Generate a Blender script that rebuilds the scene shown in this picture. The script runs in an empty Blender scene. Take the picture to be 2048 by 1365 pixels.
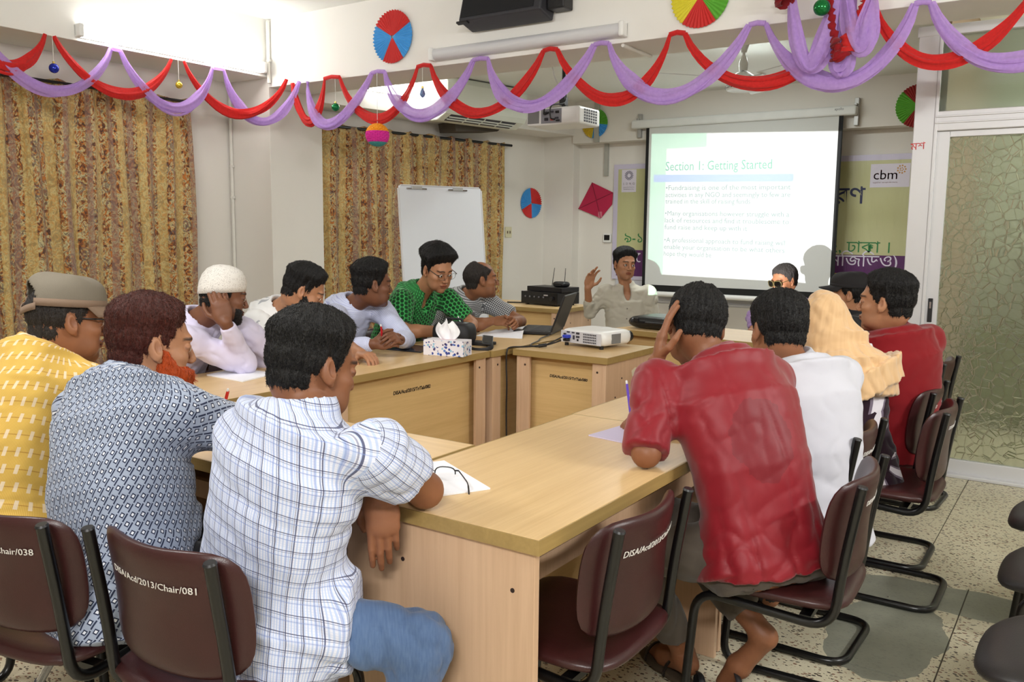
import bpy, bmesh, math, random
import numpy as np
from mathutils import Vector, Matrix, Euler
import openvdb

random.seed(7)
SC = bpy.context.scene
COL = SC.collection
PI = math.pi

# ------------------------------------------------------------------ camera
YAW, PIT, ROL = math.radians(34.0669), math.radians(7.1832), math.radians(0.5911)
cam_d = bpy.data.cameras.new('camera'); cam = bpy.data.objects.new('camera', cam_d); COL.objects.link(cam)
_f = Vector((-math.sin(YAW)*math.cos(PIT), math.cos(YAW)*math.cos(PIT), -math.sin(PIT)))
_r = Vector((math.cos(YAW), math.sin(YAW), 0)); _u = _r.cross(_f)
_r2 = _r*math.cos(ROL)+_u*math.sin(ROL); _u2 = _u*math.cos(ROL)-_r*math.sin(ROL)
cam.matrix_world = Matrix(((_r2.x, _u2.x, -_f.x, 0), (_r2.y, _u2.y, -_f.y, 0), (_r2.z, _u2.z, -_f.z, 1.4), (0, 0, 0, 1)))
cam_d.sensor_fit = 'HORIZONTAL'; cam_d.sensor_width = 36; cam_d.lens = 1727.5*36/2048
cam_d.clip_start = 0.02; cam_d.clip_end = 60
SC.camera = cam

# ------------------------------------------------------------------ world, exposure, lights
SC.view_settings.view_transform = 'Standard'
try: SC.view_settings.look = 'None'
except Exception: pass
SC.view_settings.gamma = 1.0; SC.view_settings.use_curve_mapping = False
SC.view_settings.exposure = 0.0
W = bpy.data.worlds.new('world'); SC.world = W; W.use_nodes = True
W.node_tree.nodes['Background'].inputs[0].default_value = (0.9, 0.95, 1, 1)
W.node_tree.nodes['Background'].inputs[1].default_value = 0.05

def area(name, loc, target, sx, sy, power, col=(1, 1, 1)):
    l = bpy.data.lights.new(name, 'AREA'); l.shape = 'RECTANGLE'; l.size = sx; l.size_y = sy; l.energy = power; l.color = col
    o = bpy.data.objects.new(name, l); COL.objects.link(o); o.location = loc
    o.rotation_euler = (Vector(target)-Vector(loc)).to_track_quat('-Z', 'Y').to_euler()
    return o
# tube lamps of the room, plus an added fill behind the glass (the lit fixtures in view also have their own emission)
area('tube_light_behind_camera', (0.6, -1.6, 2.95), (-1.8, 2.2, 0.9), 1.3, 0.25, 105, (1, 0.99, 0.98))
area('tube_light_room_middle', (-3.0, 0.6, 3.0), (-2.6, 2.6, 0.7), 1.3, 0.25, 45, (1, 0.99, 0.98))
area('tube_light_far_ceiling', (-2.9, 6.9, 2.82), (-2.9, 7.2, 0), 1.3, 0.2, 40, (0.95, 1, 0.97))
area('fill_light_glass_room', (0.9, 6.5, 2.8), (0.6, 6.2, 0), 1.2, 0.2, 85, (0.96, 1, 0.95))  # added lamp, brightens the patterned glass from behind
area('tube_light_right_wall', (2.1, 2.6, 2.6), (-0.6, 3.0, 0.2), 1.2, 0.15, 62, (1, 1, 0.98))

# ------------------------------------------------------------------ node helpers
def lin(c):
    return tuple(((v/255)/12.92 if v/255 <= 0.04045 else ((v/255+0.055)/1.055)**2.4) for v in c[:3])
class NB:
    def __init__(s, name):
        s.m = bpy.data.materials.new(name); s.m.use_nodes = True; s.t = s.m.node_tree
        s.b = s.t.nodes['Principled BSDF']; s.out = s.t.nodes['Material Output']
    def n(s, typ, *ins, **kw):
        x = s.t.nodes.new(typ)
        named = kw.pop('I', {})
        for k, v in kw.items(): setattr(x, k, v)
        for i, v in list(enumerate(ins))+list(named.items()):
            if v is None: continue
            if isinstance(v, bpy.types.NodeSocket): s.t.links.new(v, x.inputs[i])
            else: x.inputs[i].default_value = v
        return x
    def math(s, op, a, b=None, c=None, clamp=False):
        return s.n('ShaderNodeMath', a, b, c, operation=op, use_clamp=clamp).outputs[0]
    def mix(s, fac, a, b, blend='MIX'):
        x = s.t.nodes.new('ShaderNodeMix'); x.data_type = 'RGBA'; x.blend_type = blend
        for i, v in ((0, fac), (6, a), (7, b)):
            if isinstance(v, bpy.types.NodeSocket): s.t.links.new(v, x.inputs[i])
            else:
                if i > 0 and len(v) == 3: v = (*v, 1)
                x.inputs[i].default_value = v
        return x.outputs[2]
    def coord(s, kind='Object', scale=(1, 1, 1), rot=(0, 0, 0), loc=(0, 0, 0)):
        tc = s.n('ShaderNodeTexCoord'); mp = s.n('ShaderNodeMapping', tc.outputs[kind])
        mp.inputs['Scale'].default_value = scale; mp.inputs['Rotation'].default_value = rot; mp.inputs['Location'].default_value = loc
        return mp.outputs[0]
    def noise(s, vec, scale=5, detail=2, rough=0.5, dist=0):
        return s.n('ShaderNodeTexNoise', I={'Vector': vec, 'Scale': scale, 'Detail': detail, 'Roughness': rough, 'Distortion': dist})
    def vor(s, vec, scale=5, feature='F1', rnd=1):
        return s.n('ShaderNodeTexVoronoi', I={'Vector': vec, 'Scale': scale, 'Randomness': rnd}, feature=feature)
    def ramp(s, fac, stops, interp='LINEAR'):
        x = s.n('ShaderNodeValToRGB', fac); e = x.color_ramp.elements; x.color_ramp.interpolation = interp
        while len(e) < len(stops): e.new(0.5)
        for k, (p, c) in zip(e, stops): k.position = p; k.color = (*c, 1) if len(c) == 3 else c
        return x.outputs[0]
    def stripe(s, c, period, width, off=0.0):
        a = s.math('FRACT', s.math('ADD', s.math('DIVIDE', c, period), off))
        return s.math('LESS_THAN', s.math('ABSOLUTE', s.math('SUBTRACT', a, 0.5)), width/period/2)
    def bump(s, h, strength=0.2, dist=0.01):
        return s.n('ShaderNodeBump', I={'Height': h, 'Strength': strength, 'Distance': dist}).outputs[0]
    def set(s, **kw):
        for k, v in kw.items():
            k = {'color': 'Base Color', 'rough': 'Roughness', 'metal': 'Metallic', 'spec': 'Specular IOR Level', 'normal': 'Normal',
                 'emit': 'Emission Color', 'estr': 'Emission Strength', 'trans': 'Transmission Weight', 'alpha': 'Alpha', 'sheen': 'Sheen Weight',
                 'coat': 'Coat Weight', 'sss': 'Subsurface Weight', 'ior': 'IOR', 'sroll': 'Sheen Roughness'}.get(k, k)
            i = s.b.inputs[k]
            if isinstance(v, bpy.types.NodeSocket): s.t.links.new(v, i)
            else:
                if k in ('Base Color', 'Emission Color') and len(v) == 3: v = (*v, 1)
                i.default_value = v
        return s.m
_MC = {}
def plain(name, rgb, rough=0.5, metal=0.0, var=0.06, vscale=8, bump=0.0, bscale=60, spec=0.5, **kw):
    if name in _MC: return _MC[name]
    q = NB(name); c = lin(rgb); v = q.coord()
    n = q.noise(v, vscale, 3).outputs[0]
    col = q.mix(n, tuple(x*(1-var) for x in c), tuple(min(1, x*(1+var)) for x in c))
    q.set(color=col, rough=rough, metal=metal, spec=spec, **kw)
    if bump: q.set(normal=q.bump(q.noise(v, bscale, 3).outputs[0], bump, 0.004))
    _MC[name] = q.m; return q.m
def emission(name, rgb, strength):
    q = NB(name); q.set(color=(0.8, 0.8, 0.8), emit=lin(rgb), estr=strength); return q.m

# ------------------------------------------------------------------ mesh helpers
def link(name, me, mat=None, parent=None, loc=None, rot=None):
    o = bpy.data.objects.new(name, me); COL.objects.link(o)
    if mat is not None and me is not None and not me.materials: me.materials.append(mat)
    if parent is not None: o.parent = parent
    if loc is not None: o.location = loc
    if rot is not None: o.rotation_euler = rot
    return o
def thing(name, label, cat, loc=(0, 0, 0), rotz=0.0, group=None):
    o = bpy.data.objects.new(name, None); COL.objects.link(o); o.empty_display_size = 0.1
    o.location = loc; o.rotation_euler = (0, 0, rotz); return tag(o, label, cat, group)
def tag(o, label, cat, group=None):
    o['label'] = label; o['category'] = cat
    if group: o['group'] = group
    return o
def struct(o, label=None):
    o['kind'] = 'structure'
    if label: o['label'] = label
    return o
def dup(root, loc=None, rotz=None, label=None, group=None):
    r = root.copy(); COL.objects.link(r)
    if loc is not None: r.location = loc
    if rotz is not None: r.rotation_euler = (0, 0, rotz)
    if label: r['label'] = label
    if group: r['group'] = group
    for ch in list(root.children):
        c = ch.copy(); COL.objects.link(c); c.parent = r
        for g in list(ch.children):
            d = g.copy(); COL.objects.link(d); d.parent = c
    return r
class MB:
    def __init__(s): s.v = []; s.f = []; s.mi = []; s.cur = 0
    def add(s, vs, fs):
        b = len(s.v); s.v += [tuple(v) for v in vs]; s.f += [tuple(i+b for i in f) for f in fs]; s.mi += [s.cur]*len(fs); return s
    def box(s, c, d, R=None):
        hx, hy, hz = d[0]/2, d[1]/2, d[2]/2
        vs = [Vector((x, y, z)) for x in (-hx, hx) for y in (-hy, hy) for z in (-hz, hz)]
        if R is not None: vs = [R @ v for v in vs]
        vs = [v+Vector(c) for v in vs]
        return s.add(vs, [(0, 1, 3, 2), (4, 6, 7, 5), (0, 4, 5, 1), (2, 3, 7, 6), (0, 2, 6, 4), (1, 5, 7, 3)])
    def bx(s, x0, x1, y0, y1, z0, z1): return s.box(((x0+x1)/2, (y0+y1)/2, (z0+z1)/2), (x1-x0, y1-y0, z1-z0))
    def tube(s, pts, r, n=10, closed=False, cap=True, flat=1.0):
        pts = [Vector(p) for p in pts]; N = len(pts); rr = r if hasattr(r, '__len__') else [r]*N
        T = []
        for i in range(N):
            a = pts[(i-1) % N] if (closed or i > 0) else pts[i]; b = pts[(i+1) % N] if (closed or i < N-1) else pts[i]
            t = (b-a); T.append(t.normalized() if t.length > 1e-9 else Vector((0, 0, 1)))
        up = Vector((0, 0, 1)) if abs(T[0].z) < 0.9 else Vector((1, 0, 0))
        nrm = (up-T[0]*up.dot(T[0])).normalized(); vs = []
        for i in range(N):
            nrm = (nrm-T[i]*nrm.dot(T[i])); nrm = nrm.normalized() if nrm.length > 1e-6 else T[i].orthogonal().normalized()
            bi = T[i].cross(nrm)
            for k in range(n):
                a = 2*PI*k/n; vs.append(pts[i]+nrm*math.cos(a)*rr[i]+bi*math.sin(a)*rr[i]*flat)
        fs = []
        for i in range(N if closed else N-1):
            j = (i+1) % N
            for k in range(n): fs.append((i*n+k, i*n+(k+1) % n, j*n+(k+1) % n, j*n+k))
        if cap and not closed: fs += [tuple(range(n-1, -1, -1)), tuple((N-1)*n+k for k in range(n))]
        return s.add(vs, fs)
    def cyl(s, a, b, r0, r1=None, n=16): return s.tube([a, b], [r0, r0 if r1 is None else r1], n)
    def lathe(s, prof, c=(0, 0, 0), n=24, R=None):
        vs = []; fs = []; m = len(prof)
        for r, z in prof:
            for k in range(n):
                a = 2*PI*k/n; p = Vector((r*math.cos(a), r*math.sin(a), z))
                if R is not None: p = R @ p
                vs.append(p+Vector(c))
        for i in range(m-1):
            for k in range(n): fs.append((i*n+k, i*n+(k+1) % n, (i+1)*n+(k+1) % n, (i+1)*n+k))
        if prof[0][0] > 1e-5: fs.append(tuple(range(n-1, -1, -1)))
        if prof[-1][0] > 1e-5: fs.append(tuple((m-1)*n+k for k in range(n)))
        return s.add(vs, fs)
    def sphere(s, c, r, n=16, m=10, sc=(1, 1, 1)):
        vs = []; fs = []
        for i in range(m+1):
            t = PI*i/m
            for k in range(n):
                a = 2*PI*k/n; vs.append((c[0]+r*sc[0]*math.sin(t)*math.cos(a), c[1]+r*sc[1]*math.sin(t)*math.sin(a), c[2]+r*sc[2]*math.cos(t)))
        for i in range(m):
            for k in range(n): fs.append((i*n+k, (i+1)*n+k, (i+1)*n+(k+1) % n, i*n+(k+1) % n))
        return s.add(vs, fs)
    def prism(s, poly, z0, z1, M=None):
        n = len(poly); vs = [Vector((x, y, z0)) for x, y in poly]+[Vector((x, y, z1)) for x, y in poly]
        if M is not None: vs = [M @ v for v in vs]
        return s.add(vs, [tuple(range(n-1, -1, -1)), tuple(range(n, 2*n))]+[(i, (i+1) % n, n+(i+1) % n, n+i) for i in range(n)])
    def pad(s, w, h, t, fn, e=4.0, nr=7, na=40, edge=6):
        """cushion: superellipse outline w x h (local a,b), thickness t, fn maps (a,b,c) to 3-D"""
        vs = []; fs = []; rings = [0.0]+[math.sin(0.5*PI*(i+1)/nr) for i in range(nr)]
        def outline(a): 
            c, q = math.cos(a), math.sin(a); k = (abs(c)**e+abs(q)**e)**(-1/e); return c*k*w/2, q*k*h/2
        for side in (1, -1):
            b = len(vs)
            for i, r in enumerate(rings):
                th = t/2*max(0.0, 1-r**edge)**0.5
                if i == 0: vs.append(fn(0, 0, side*th)); continue
                for k in range(na):
                    x, y = outline(2*PI*k/na); vs.append(fn(x*r, y*r, side*th))
            for k in range(na):
                f = (b, b+1+k, b+1+(k+1) % na); fs.append(f if side > 0 else f[::-1])
            for i in range(nr-1):
                for k in range(na):
                    p = b+1+i*na; f = (p+k, p+na+k, p+na+(k+1) % na, p+(k+1) % na); fs.append(f if side > 0 else f[::-1])
        return s.add(vs, fs)
    def mesh(s, name, mats=None, smooth=None):
        me = bpy.data.meshes.new(name); me.from_pydata([tuple(v) for v in s.v], [], s.f)
        bm = bmesh.new(); bm.from_mesh(me); bmesh.ops.remove_doubles(bm, verts=bm.verts, dist=1e-6)
        bmesh.ops.recalc_face_normals(bm, faces=bm.faces)
        if len(bm.faces) == len(s.f):
            bm.faces.ensure_lookup_table()
        bm.to_mesh(me); bm.free()
        if len(me.polygons) == len(s.mi) and any(s.mi): me.polygons.foreach_set('material_index', s.mi)
        for m in (mats if isinstance(mats, (list, tuple)) else [mats]):
            if m is not None: me.materials.append(m)
        if smooth is not None:
            me.polygons.foreach_set('use_smooth', [True]*len(me.polygons))
            me.set_sharp_from_angle(angle=math.radians(smooth))
        return me
    def build(s, name, mat, parent=None, smooth=None, bevel=0.0, seg=2, loc=None, rot=None):
        o = link(name, s.mesh(name, mat, smooth), None, parent, loc, rot)
        if bevel:
            m = o.modifiers.new('bevel', 'BEVEL'); m.width = bevel; m.segments = seg; m.limit_method = 'ANGLE'; m.angle_limit = math.radians(40)
        return o
def fillet(P, rad, n=6):
    P = [Vector(p) for p in P]; out = [P[0]]
    for i in range(1, len(P)-1):
        a, b, c = P[i-1], P[i], P[i+1]; u = (a-b); v = (c-b); r = min(rad, u.length*0.49, v.length*0.49)
        p0 = b+u.normalized()*r; p1 = b+v.normalized()*r
        for k in range(n+1):
            t = k/n; out.append(p0*(1-t)**2+b*2*t*(1-t)+p1*t*t)
    out.append(P[-1]); return out
def spline(P, n=8):
    P = [Vector(p) for p in P]; out = []
    for i in range(len(P)-1):
        p0 = P[max(i-1, 0)]; p1 = P[i]; p2 = P[i+1]; p3 = P[min(i+2, len(P)-1)]
        for k in range(n):
            t = k/n; out.append(0.5*((2*p1)+(p2-p0)*t+(2*p0-5*p1+4*p2-p3)*t*t+(3*p1-p0-3*p2+p3)*t**3))
    out.append(P[-1]); return out
def text_mesh(body, size, align='CENTER', shear=0.0, ext=0.0004, space=1.0, res=3, bold=0.0):
    c = bpy.data.curves.new('lettering', 'FONT'); c.body = body; c.size = size; c.align_x = align; c.shear = shear; c.extrude = ext
    c.space_character = space; c.resolution_u = res; c.offset = bold
    o = bpy.data.objects.new('lettering', c); COL.objects.link(o)
    dg = bpy.context.evaluated_depsgraph_get(); dg.update()
    me = bpy.data.meshes.new_from_object(o.evaluated_get(dg)); bpy.data.objects.remove(o); bpy.data.curves.remove(c)
    me.materials.clear(); return me
def text(name, body, size, mat, parent, M, **kw):
    """M maps text plane (x right, y up, z towards reader) into the parent's space"""
    me = text_mesh(body, size, **kw); me.transform(M); me.name = name
    return link(name, me, mat, parent)
def plane_M(origin, right, up):
    r = Vector(right).normalized(); u = Vector(up).normalized(); n = r.cross(u)
    return Matrix(((r.x, u.x, n.x, origin[0]), (r.y, u.y, n.y, origin[1]), (r.z, u.z, n.z, origin[2]), (0, 0, 0, 1)))
# ------------------------------------------------------------------ materials
def wall_mat(name, rgb, var=0.05):
    q = NB(name); v = q.coord('Object'); c = lin(rgb)
    a = q.noise(v, 1.3, 4).outputs[0]; col = q.mix(a, tuple(x*(1-var) for x in c), tuple(min(1, x*(1+var)) for x in c))
    sp = q.noise(v, 90, 2, 0.6).outputs[0]
    q.set(color=col, rough=0.75, spec=0.25, normal=q.bump(sp, 0.12, 0.002)); return q.m
M_WALL = wall_mat('cream_paint', (233, 229, 222)); M_WALL2 = wall_mat('white_paint', (238, 236, 231)); M_CEIL = wall_mat('ceiling_paint', (240, 242, 238), 0.02)
M_DARKWALL = wall_mat('brown_wall_paint', (150, 128, 106))
def terrazzo():
    q = NB('terrazzo'); v = q.coord('Object')
    w = q.noise(v, 14, 2).outputs['Color']
    vv = q.n('ShaderNodeVectorMath', v, q.n('ShaderNodeVectorMath', w, (0.02, 0.02, 0.02), operation='MULTIPLY').outputs[0], operation='ADD').outputs[0]
    st = q.n('ShaderNodeMapping', vv); st.inputs['Scale'].default_value = (1, 1.7, 1); st.inputs['Rotation'].default_value = (0, 0, 0.7)
    d = q.vor(st.outputs[0], 70); dist = d.outputs['Distance']; rc = d.outputs['Color']
    sep = q.n('ShaderNodeSeparateColor', rc)
    big = q.math('LESS_THAN', dist, q.math('MULTIPLY', q.math('SUBTRACT', sep.outputs[0], 0.12), 0.62))
    chip = q.ramp(sep.outputs[1], [(0, lin((70, 58, 50))), (0.35, lin((128, 92, 74))), (0.6, lin((66, 60, 56))), (0.8, lin((150, 120, 96))), (1, lin((90, 82, 74)))], 'CONSTANT')
    d2 = q.vor(vv, 190); small = q.math('LESS_THAN', d2.outputs['Distance'], 0.22)
    base = q.mix(q.noise(v, 2.2, 4).outputs[0], lin((196, 188, 162)), lin((220, 212, 186)))
    col = q.mix(q.math('MULTIPLY', small, 0.35), base, lin((110, 96, 82)))
    col = q.mix(big, col, chip)
    # grey cement repair of the floor, a stain with its own ragged outline
    sx = q.n('ShaderNodeSeparateXYZ', v); nz = q.noise(v, 3.2, 4).outputs[0]; nz = q.math('SUBTRACT', nz, 0.5)
    def blob(cx, cy, rx, ry):
        a = q.math('POWER', q.math('DIVIDE', q.math('SUBTRACT', sx.outputs[0], cx), rx), 2)
        b = q.math('POWER', q.math('DIVIDE', q.math('SUBTRACT', sx.outputs[1], cy), ry), 2)
        return q.math('LESS_THAN', q.math('ADD', q.math('ADD', a, b), q.math('MULTIPLY', nz, 1.6)), 1.0)
    m = q.math('MAXIMUM', blob(-0.52, 3.16, 0.19, 0.36), blob(-0.34, 3.62, 0.42, 0.14))
    m = q.math('MAXIMUM', m, blob(-0.80, 3.52, 0.22, 0.12))
    cem = q.mix(q.noise(v, 9, 5).outputs[0], lin((112, 116, 106)), lin((150, 150, 136)))
    col = q.mix(q.math('MULTIPLY', m, 0.93), col, cem)
    q.set(color=col, rough=0.42, spec=0.4); return q.m
M_TERR = terrazzo()
M_GROUT = plain('dark_joint', (88, 80, 70), 0.8)
M_ALU = plain('white_aluminium', (214, 214, 216), 0.38, 0.25, 0.03)
M_BLACKMETAL = plain('black_enamel', (11, 11, 12), 0.28, 0.0, 0.1, spec=0.55)
M_BLACKPL = plain('black_plastic', (24, 24, 27), 0.42, var=0.12)
M_WHITEPL = plain('white_plastic', (236, 236, 234), 0.4, var=0.02)
M_CHROME = plain('chrome', (200, 200, 204), 0.2, 0.95, 0.03)
M_PIPE = plain('white_conduit', (226, 224, 216), 0.5)
M_DARKSCREW = plain('dark_screw', (46, 30, 26), 0.5)

# ------------------------------------------------------------------ floor (terrazzo slabs), walls, beams, pillars
fl = struct(link('floor', MB().bx(-6.7, 2.5, -2.7, 9.2, -0.12, -0.006).mesh('floor', M_GROUT)))
xs_a = [-0.33+0.92*k for k in range(-7, 4)]; xs_b = [-0.53+0.92*k for k in range(-7, 4)]
ys = [2.86+0.92*k for k in range(-6, 8)]
_slab = MB().bx(0.0025, 0.9175, 0.0025, 0.9175, -0.03, 0.0).mesh('floor_slab', M_TERR)
def floor_mesh(x0, y0):
    me = _slab.copy(); me.transform(Matrix.Translation((x0, y0, random.uniform(-0.0006, 0)))); return me
for j in range(len(ys)-1):
    for x0 in (xs_a if ys[j] < 3.7 else xs_b):
        if x0 < -7.1 or x0 > 2.3: continue
        link('floor_slab', floor_mesh(x0, ys[j]), None, fl)
def st(name, x0, x1, y0, y1, z0, z1, m=M_WALL, label=None):
    o = MB().bx(x0, x1, y0, y1, z0, z1).build(name, m, bevel=0.004); return struct(o, label)
LXF, CYF, CYB = -5.91, 5.04, 5.50
st('wall_left', -6.6, -6.44, -2.7, 5.64, -0.1, 3.3)
st('wall_right', 2.3, 2.45, -2.7, 9.05, -0.1, 3.3)
st('wall_front', -6.6, 2.45, -2.75, -2.6, -0.1, 3.3)
st('wall_back', -6.6, 2.45, 8.9, 9.05, -0.1, 3.3)
# angled left wall of the far bay
A0, A1 = Vector((-6.08, 5.64, 0)), Vector((-5.487, 8.75, 0)); AD = (A1-A0).normalized(); AN = Vector((AD.y, -AD.x, 0))
def far_wall_M(s_, n_, z): 
    p = A0+AD*s_+AN*n_; return (p.x, p.y, z)
def angled(name, s0, s1, n0, n1, z0, z1, m):
    c = [A0+AD*a+AN*b for a, b in ((s0, n0), (s1, n0), (s1, n1), (s0, n1))]
    return struct(MB().prism([(p.x, p.y) for p in c], z0, z1).build(name, m, bevel=0.003))
angled('wall_far_left', -0.3, 3.4, -0.15, 0, -0.1, 3.3, M_WALL)
angled('trim_6', -0.1, 3.3, 0, 0.42, 2.50, 2.9, M_WALL)
st('ceiling', -6.6, 2.45, -2.75, CYB, 3.14, 3.3, M_CEIL)
st('ceiling_far', -6.6, 2.45, CYB-0.05, 9.05, 2.87, 3.0, M_CEIL)
st('trim_1', -6.44, LXF, -2.6, CYF+0.02, 2.67, 3.15, M_WALL2)
st('trim_2', LXF-0.002, 2.3, CYF, CYB, 2.59, 3.15, M_WALL2)
st('trim_3', -6.5, LXF, CYF+0.002, 5.64, 0, 2.9, M_WALL)
st('trim_4', -6.3, -5.09, 8.75, 8.92, 0, 2.9, M_WALL)
st('trim_5', -5.09, -0.8, 8.72, 8.92, 2.41, 2.9, M_WALL)
st('wall_glass_room', -0.86, -0.80, 5.62, 8.92, -0.1, 2.9, M_DARKWALL)
st('wall_glass_room_back', -0.80, 2.3, 7.4, 7.5, -0.1, 2.9, wall_mat('grey_green_paint', (186, 192, 172)))
st('trim_12', -0.80, 2.3, 7.36, 7.4, 0, 0.72, wall_mat('olive_dado', (150, 158, 100)))
st('glass_room_cupboard', -0.05, 2.3, 6.9, 7.35, 0.42, 1.75, M_DARKWALL)  # brown cupboard added for the tone seen through the glass
# surface conduits
def conduit(name, pts, r, m=M_PIPE):
    return struct(MB().tube(fillet(pts, 0.03), r, 8).build(name, m, smooth=40))
conduit('trim_7', [(-6.40, 5.025, 0.02), (-6.40, 5.025, 2.66)], 0.014)
conduit('trim_8', [(LXF+0.03, 5.02, 2.62), (LXF+0.03, 5.02, 3.12)], 0.016)
conduit('trim_9', [(-2.60, 5.06, 2.58), (-2.60, 5.47, 2.58)], 0.012)
struct(MB().bx(-4.755, -4.71, 8.865, 8.9, 2.05, 2.41).bx(-4.80, -4.74, 8.69, 8.72, 2.41, 2.87).build('trim_10', plain('grey_duct', (178, 178, 170), 0.6)))
for p in ((LXF+0.03, 5.02, 2.80), (-6.40, 5.025, 1.95), (-6.40, 5.025, 1.68)):
    struct(MB().box(p, (0.05, 0.02, 0.022)).build('trim_11', M_PIPE, bevel=0.004))

# ------------------------------------------------------------------ sliding glass door and partition
def glass_mat(name, rgb, rough, pattern=True):
    q = NB(name); v = q.coord('Object')
    if pattern:
        e = q.vor(v, 20, 'DISTANCE_TO_EDGE', 0.9)
        h = q.math('MINIMUM', q.math('MULTIPLY', e.outputs['Distance'], 22.0), 1.0)
        nz = q.noise(v, 60, 2).outputs[0]
        h2 = q.math('ADD', h, q.math('MULTIPLY', nz, 0.6))
        nrm = q.bump(h2, 0.9, 0.008)
    else:
        nrm = q.bump(q.noise(v, 220, 2).outputs[0], 0.3, 0.002)
    q.set(color=lin(rgb), rough=rough, trans=0.86, ior=1.22, normal=nrm, spec=0.6); return q.m
M_GLASS1 = glass_mat('hexagon_patterned_glass', (196, 200, 186), 0.14)
M_GLASS2 = glass_mat('fine_frosted_glass', (200, 210, 200), 0.42, False)
PY = 5.55
part = thing('window_1', 'white aluminium partition frame with frosted fixed pane above the sliding door', 'window', (0, PY, 0)); part['kind'] = 'structure'; del part['category']
f_ = MB(); f_.bx(-0.955, -0.845, 0, 0.09, 0, 2.59); f_.bx(-0.965, 2.3, -0.002, 0.092, 2.53, 2.588); f_.bx(-0.845, 2.3, -0.005, 0.095, 2.00, 2.11); f_.bx(-0.86, 2.3, -0.03, 0.1, 0, 0.02)
f_.bx(0.72, 0.80, 0, 0.09, 0, 2.53)
f_.build('frame', M_ALU, part, bevel=0.004)
MB().bx(-0.845, -0.828, -0.006, 0.02, 0.02, 2.53).bx(-0.84, 2.3, -0.012, 0.0, 2.04, 2.05).bx(-0.84, 2.3, -0.012, 0.0, 2.075, 2.085).build('track_rib', M_ALU, part, bevel=0.002)
MB().bx(-0.85, 2.3, 0.04, 0.048, 2.11, 2.53).build('pane', M_GLASS2, part)
text('marking', 'মশ', 0.06, plain('red_marker_ink', (205, 60, 60), 0.6), part, plane_M((-0.925, -0.001, 1.90), (1, 0, 0.05), (0, 0, 1)), align='CENTER')
door = thing('door_1', 'sliding door of hexagon patterned glass in a white aluminium frame', 'door', (0, PY, 0)); door['kind'] = 'structure'; del door['category']
d_ = MB(); d_.bx(-0.835, -0.765, 0.02, 0.06, 0.02, 2.0); d_.bx(0.66, 0.72, 0.02, 0.06, 0.02, 2.0); d_.bx(-0.765, 0.66, 0.02, 0.06, 1.965, 2.0); d_.bx(-0.765, 0.66, 0.02, 0.06, 0.02, 0.10)
d_.build('door_frame', M_ALU, door, bevel=0.003)
MB().bx(-0.77, 0.665, 0.036, 0.044, 0.095, 1.97).build('pane', M_GLASS1, door)
MB().bx(-0.815, -0.79, 0.012, 0.022, 0.90, 1.04).build('lock', M_BLACKPL, door, bevel=0.003)
MB().bx(-0.808, -0.797, 0.008, 0.013, 0.98, 1.02).build('lock_plate', M_CHROME, door, bevel=0.002)

# ------------------------------------------------------------------ wood
def wood(name, c0, c1, axis='x', rough=0.38, coat=0.0):
    q = NB(name)
    sc = {'x': (1.6, 34, 34), 'y': (34, 1.6, 34), 'z': (34, 34, 1.6)}[axis]
    n1 = q.noise(q.coord('Object', sc), 1.0, 4, 0.6, 0.4).outputs[0]
    sc2 = tuple(x*4 for x in sc); n2 = q.noise(q.coord('Object', sc2), 1.0, 2, 0.6).outputs[0]
    f = q.math('ADD', q.math('MULTIPLY', n1, 0.75), q.math('MULTIPLY', n2, 0.3))
    col = q.ramp(f, [(0.25, lin(c0)), (0.75, lin(c1))])
    q.set(color=col, rough=rough, spec=0.45, coat=coat, normal=q.bump(n2, 0.05, 0.001)); return q.m
M_TOPX = wood('beech_laminate_top', (205, 170, 118), (226, 194, 144), 'x', 0.33)
M_EDGE = wood('olive_beech_edge_band', (150, 124, 74), (172, 144, 90), 'x', 0.4)
M_PANZ = wood('beech_panel_upright', (196, 160, 128), (216, 182, 150), 'z', 0.45)
M_PANX = wood('beech_panel_level', (200, 164, 108), (220, 186, 130), 'x', 0.45)
M_INK = plain('black_marker_ink', (40, 30, 24), 0.6)
TT = 0.034
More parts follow.
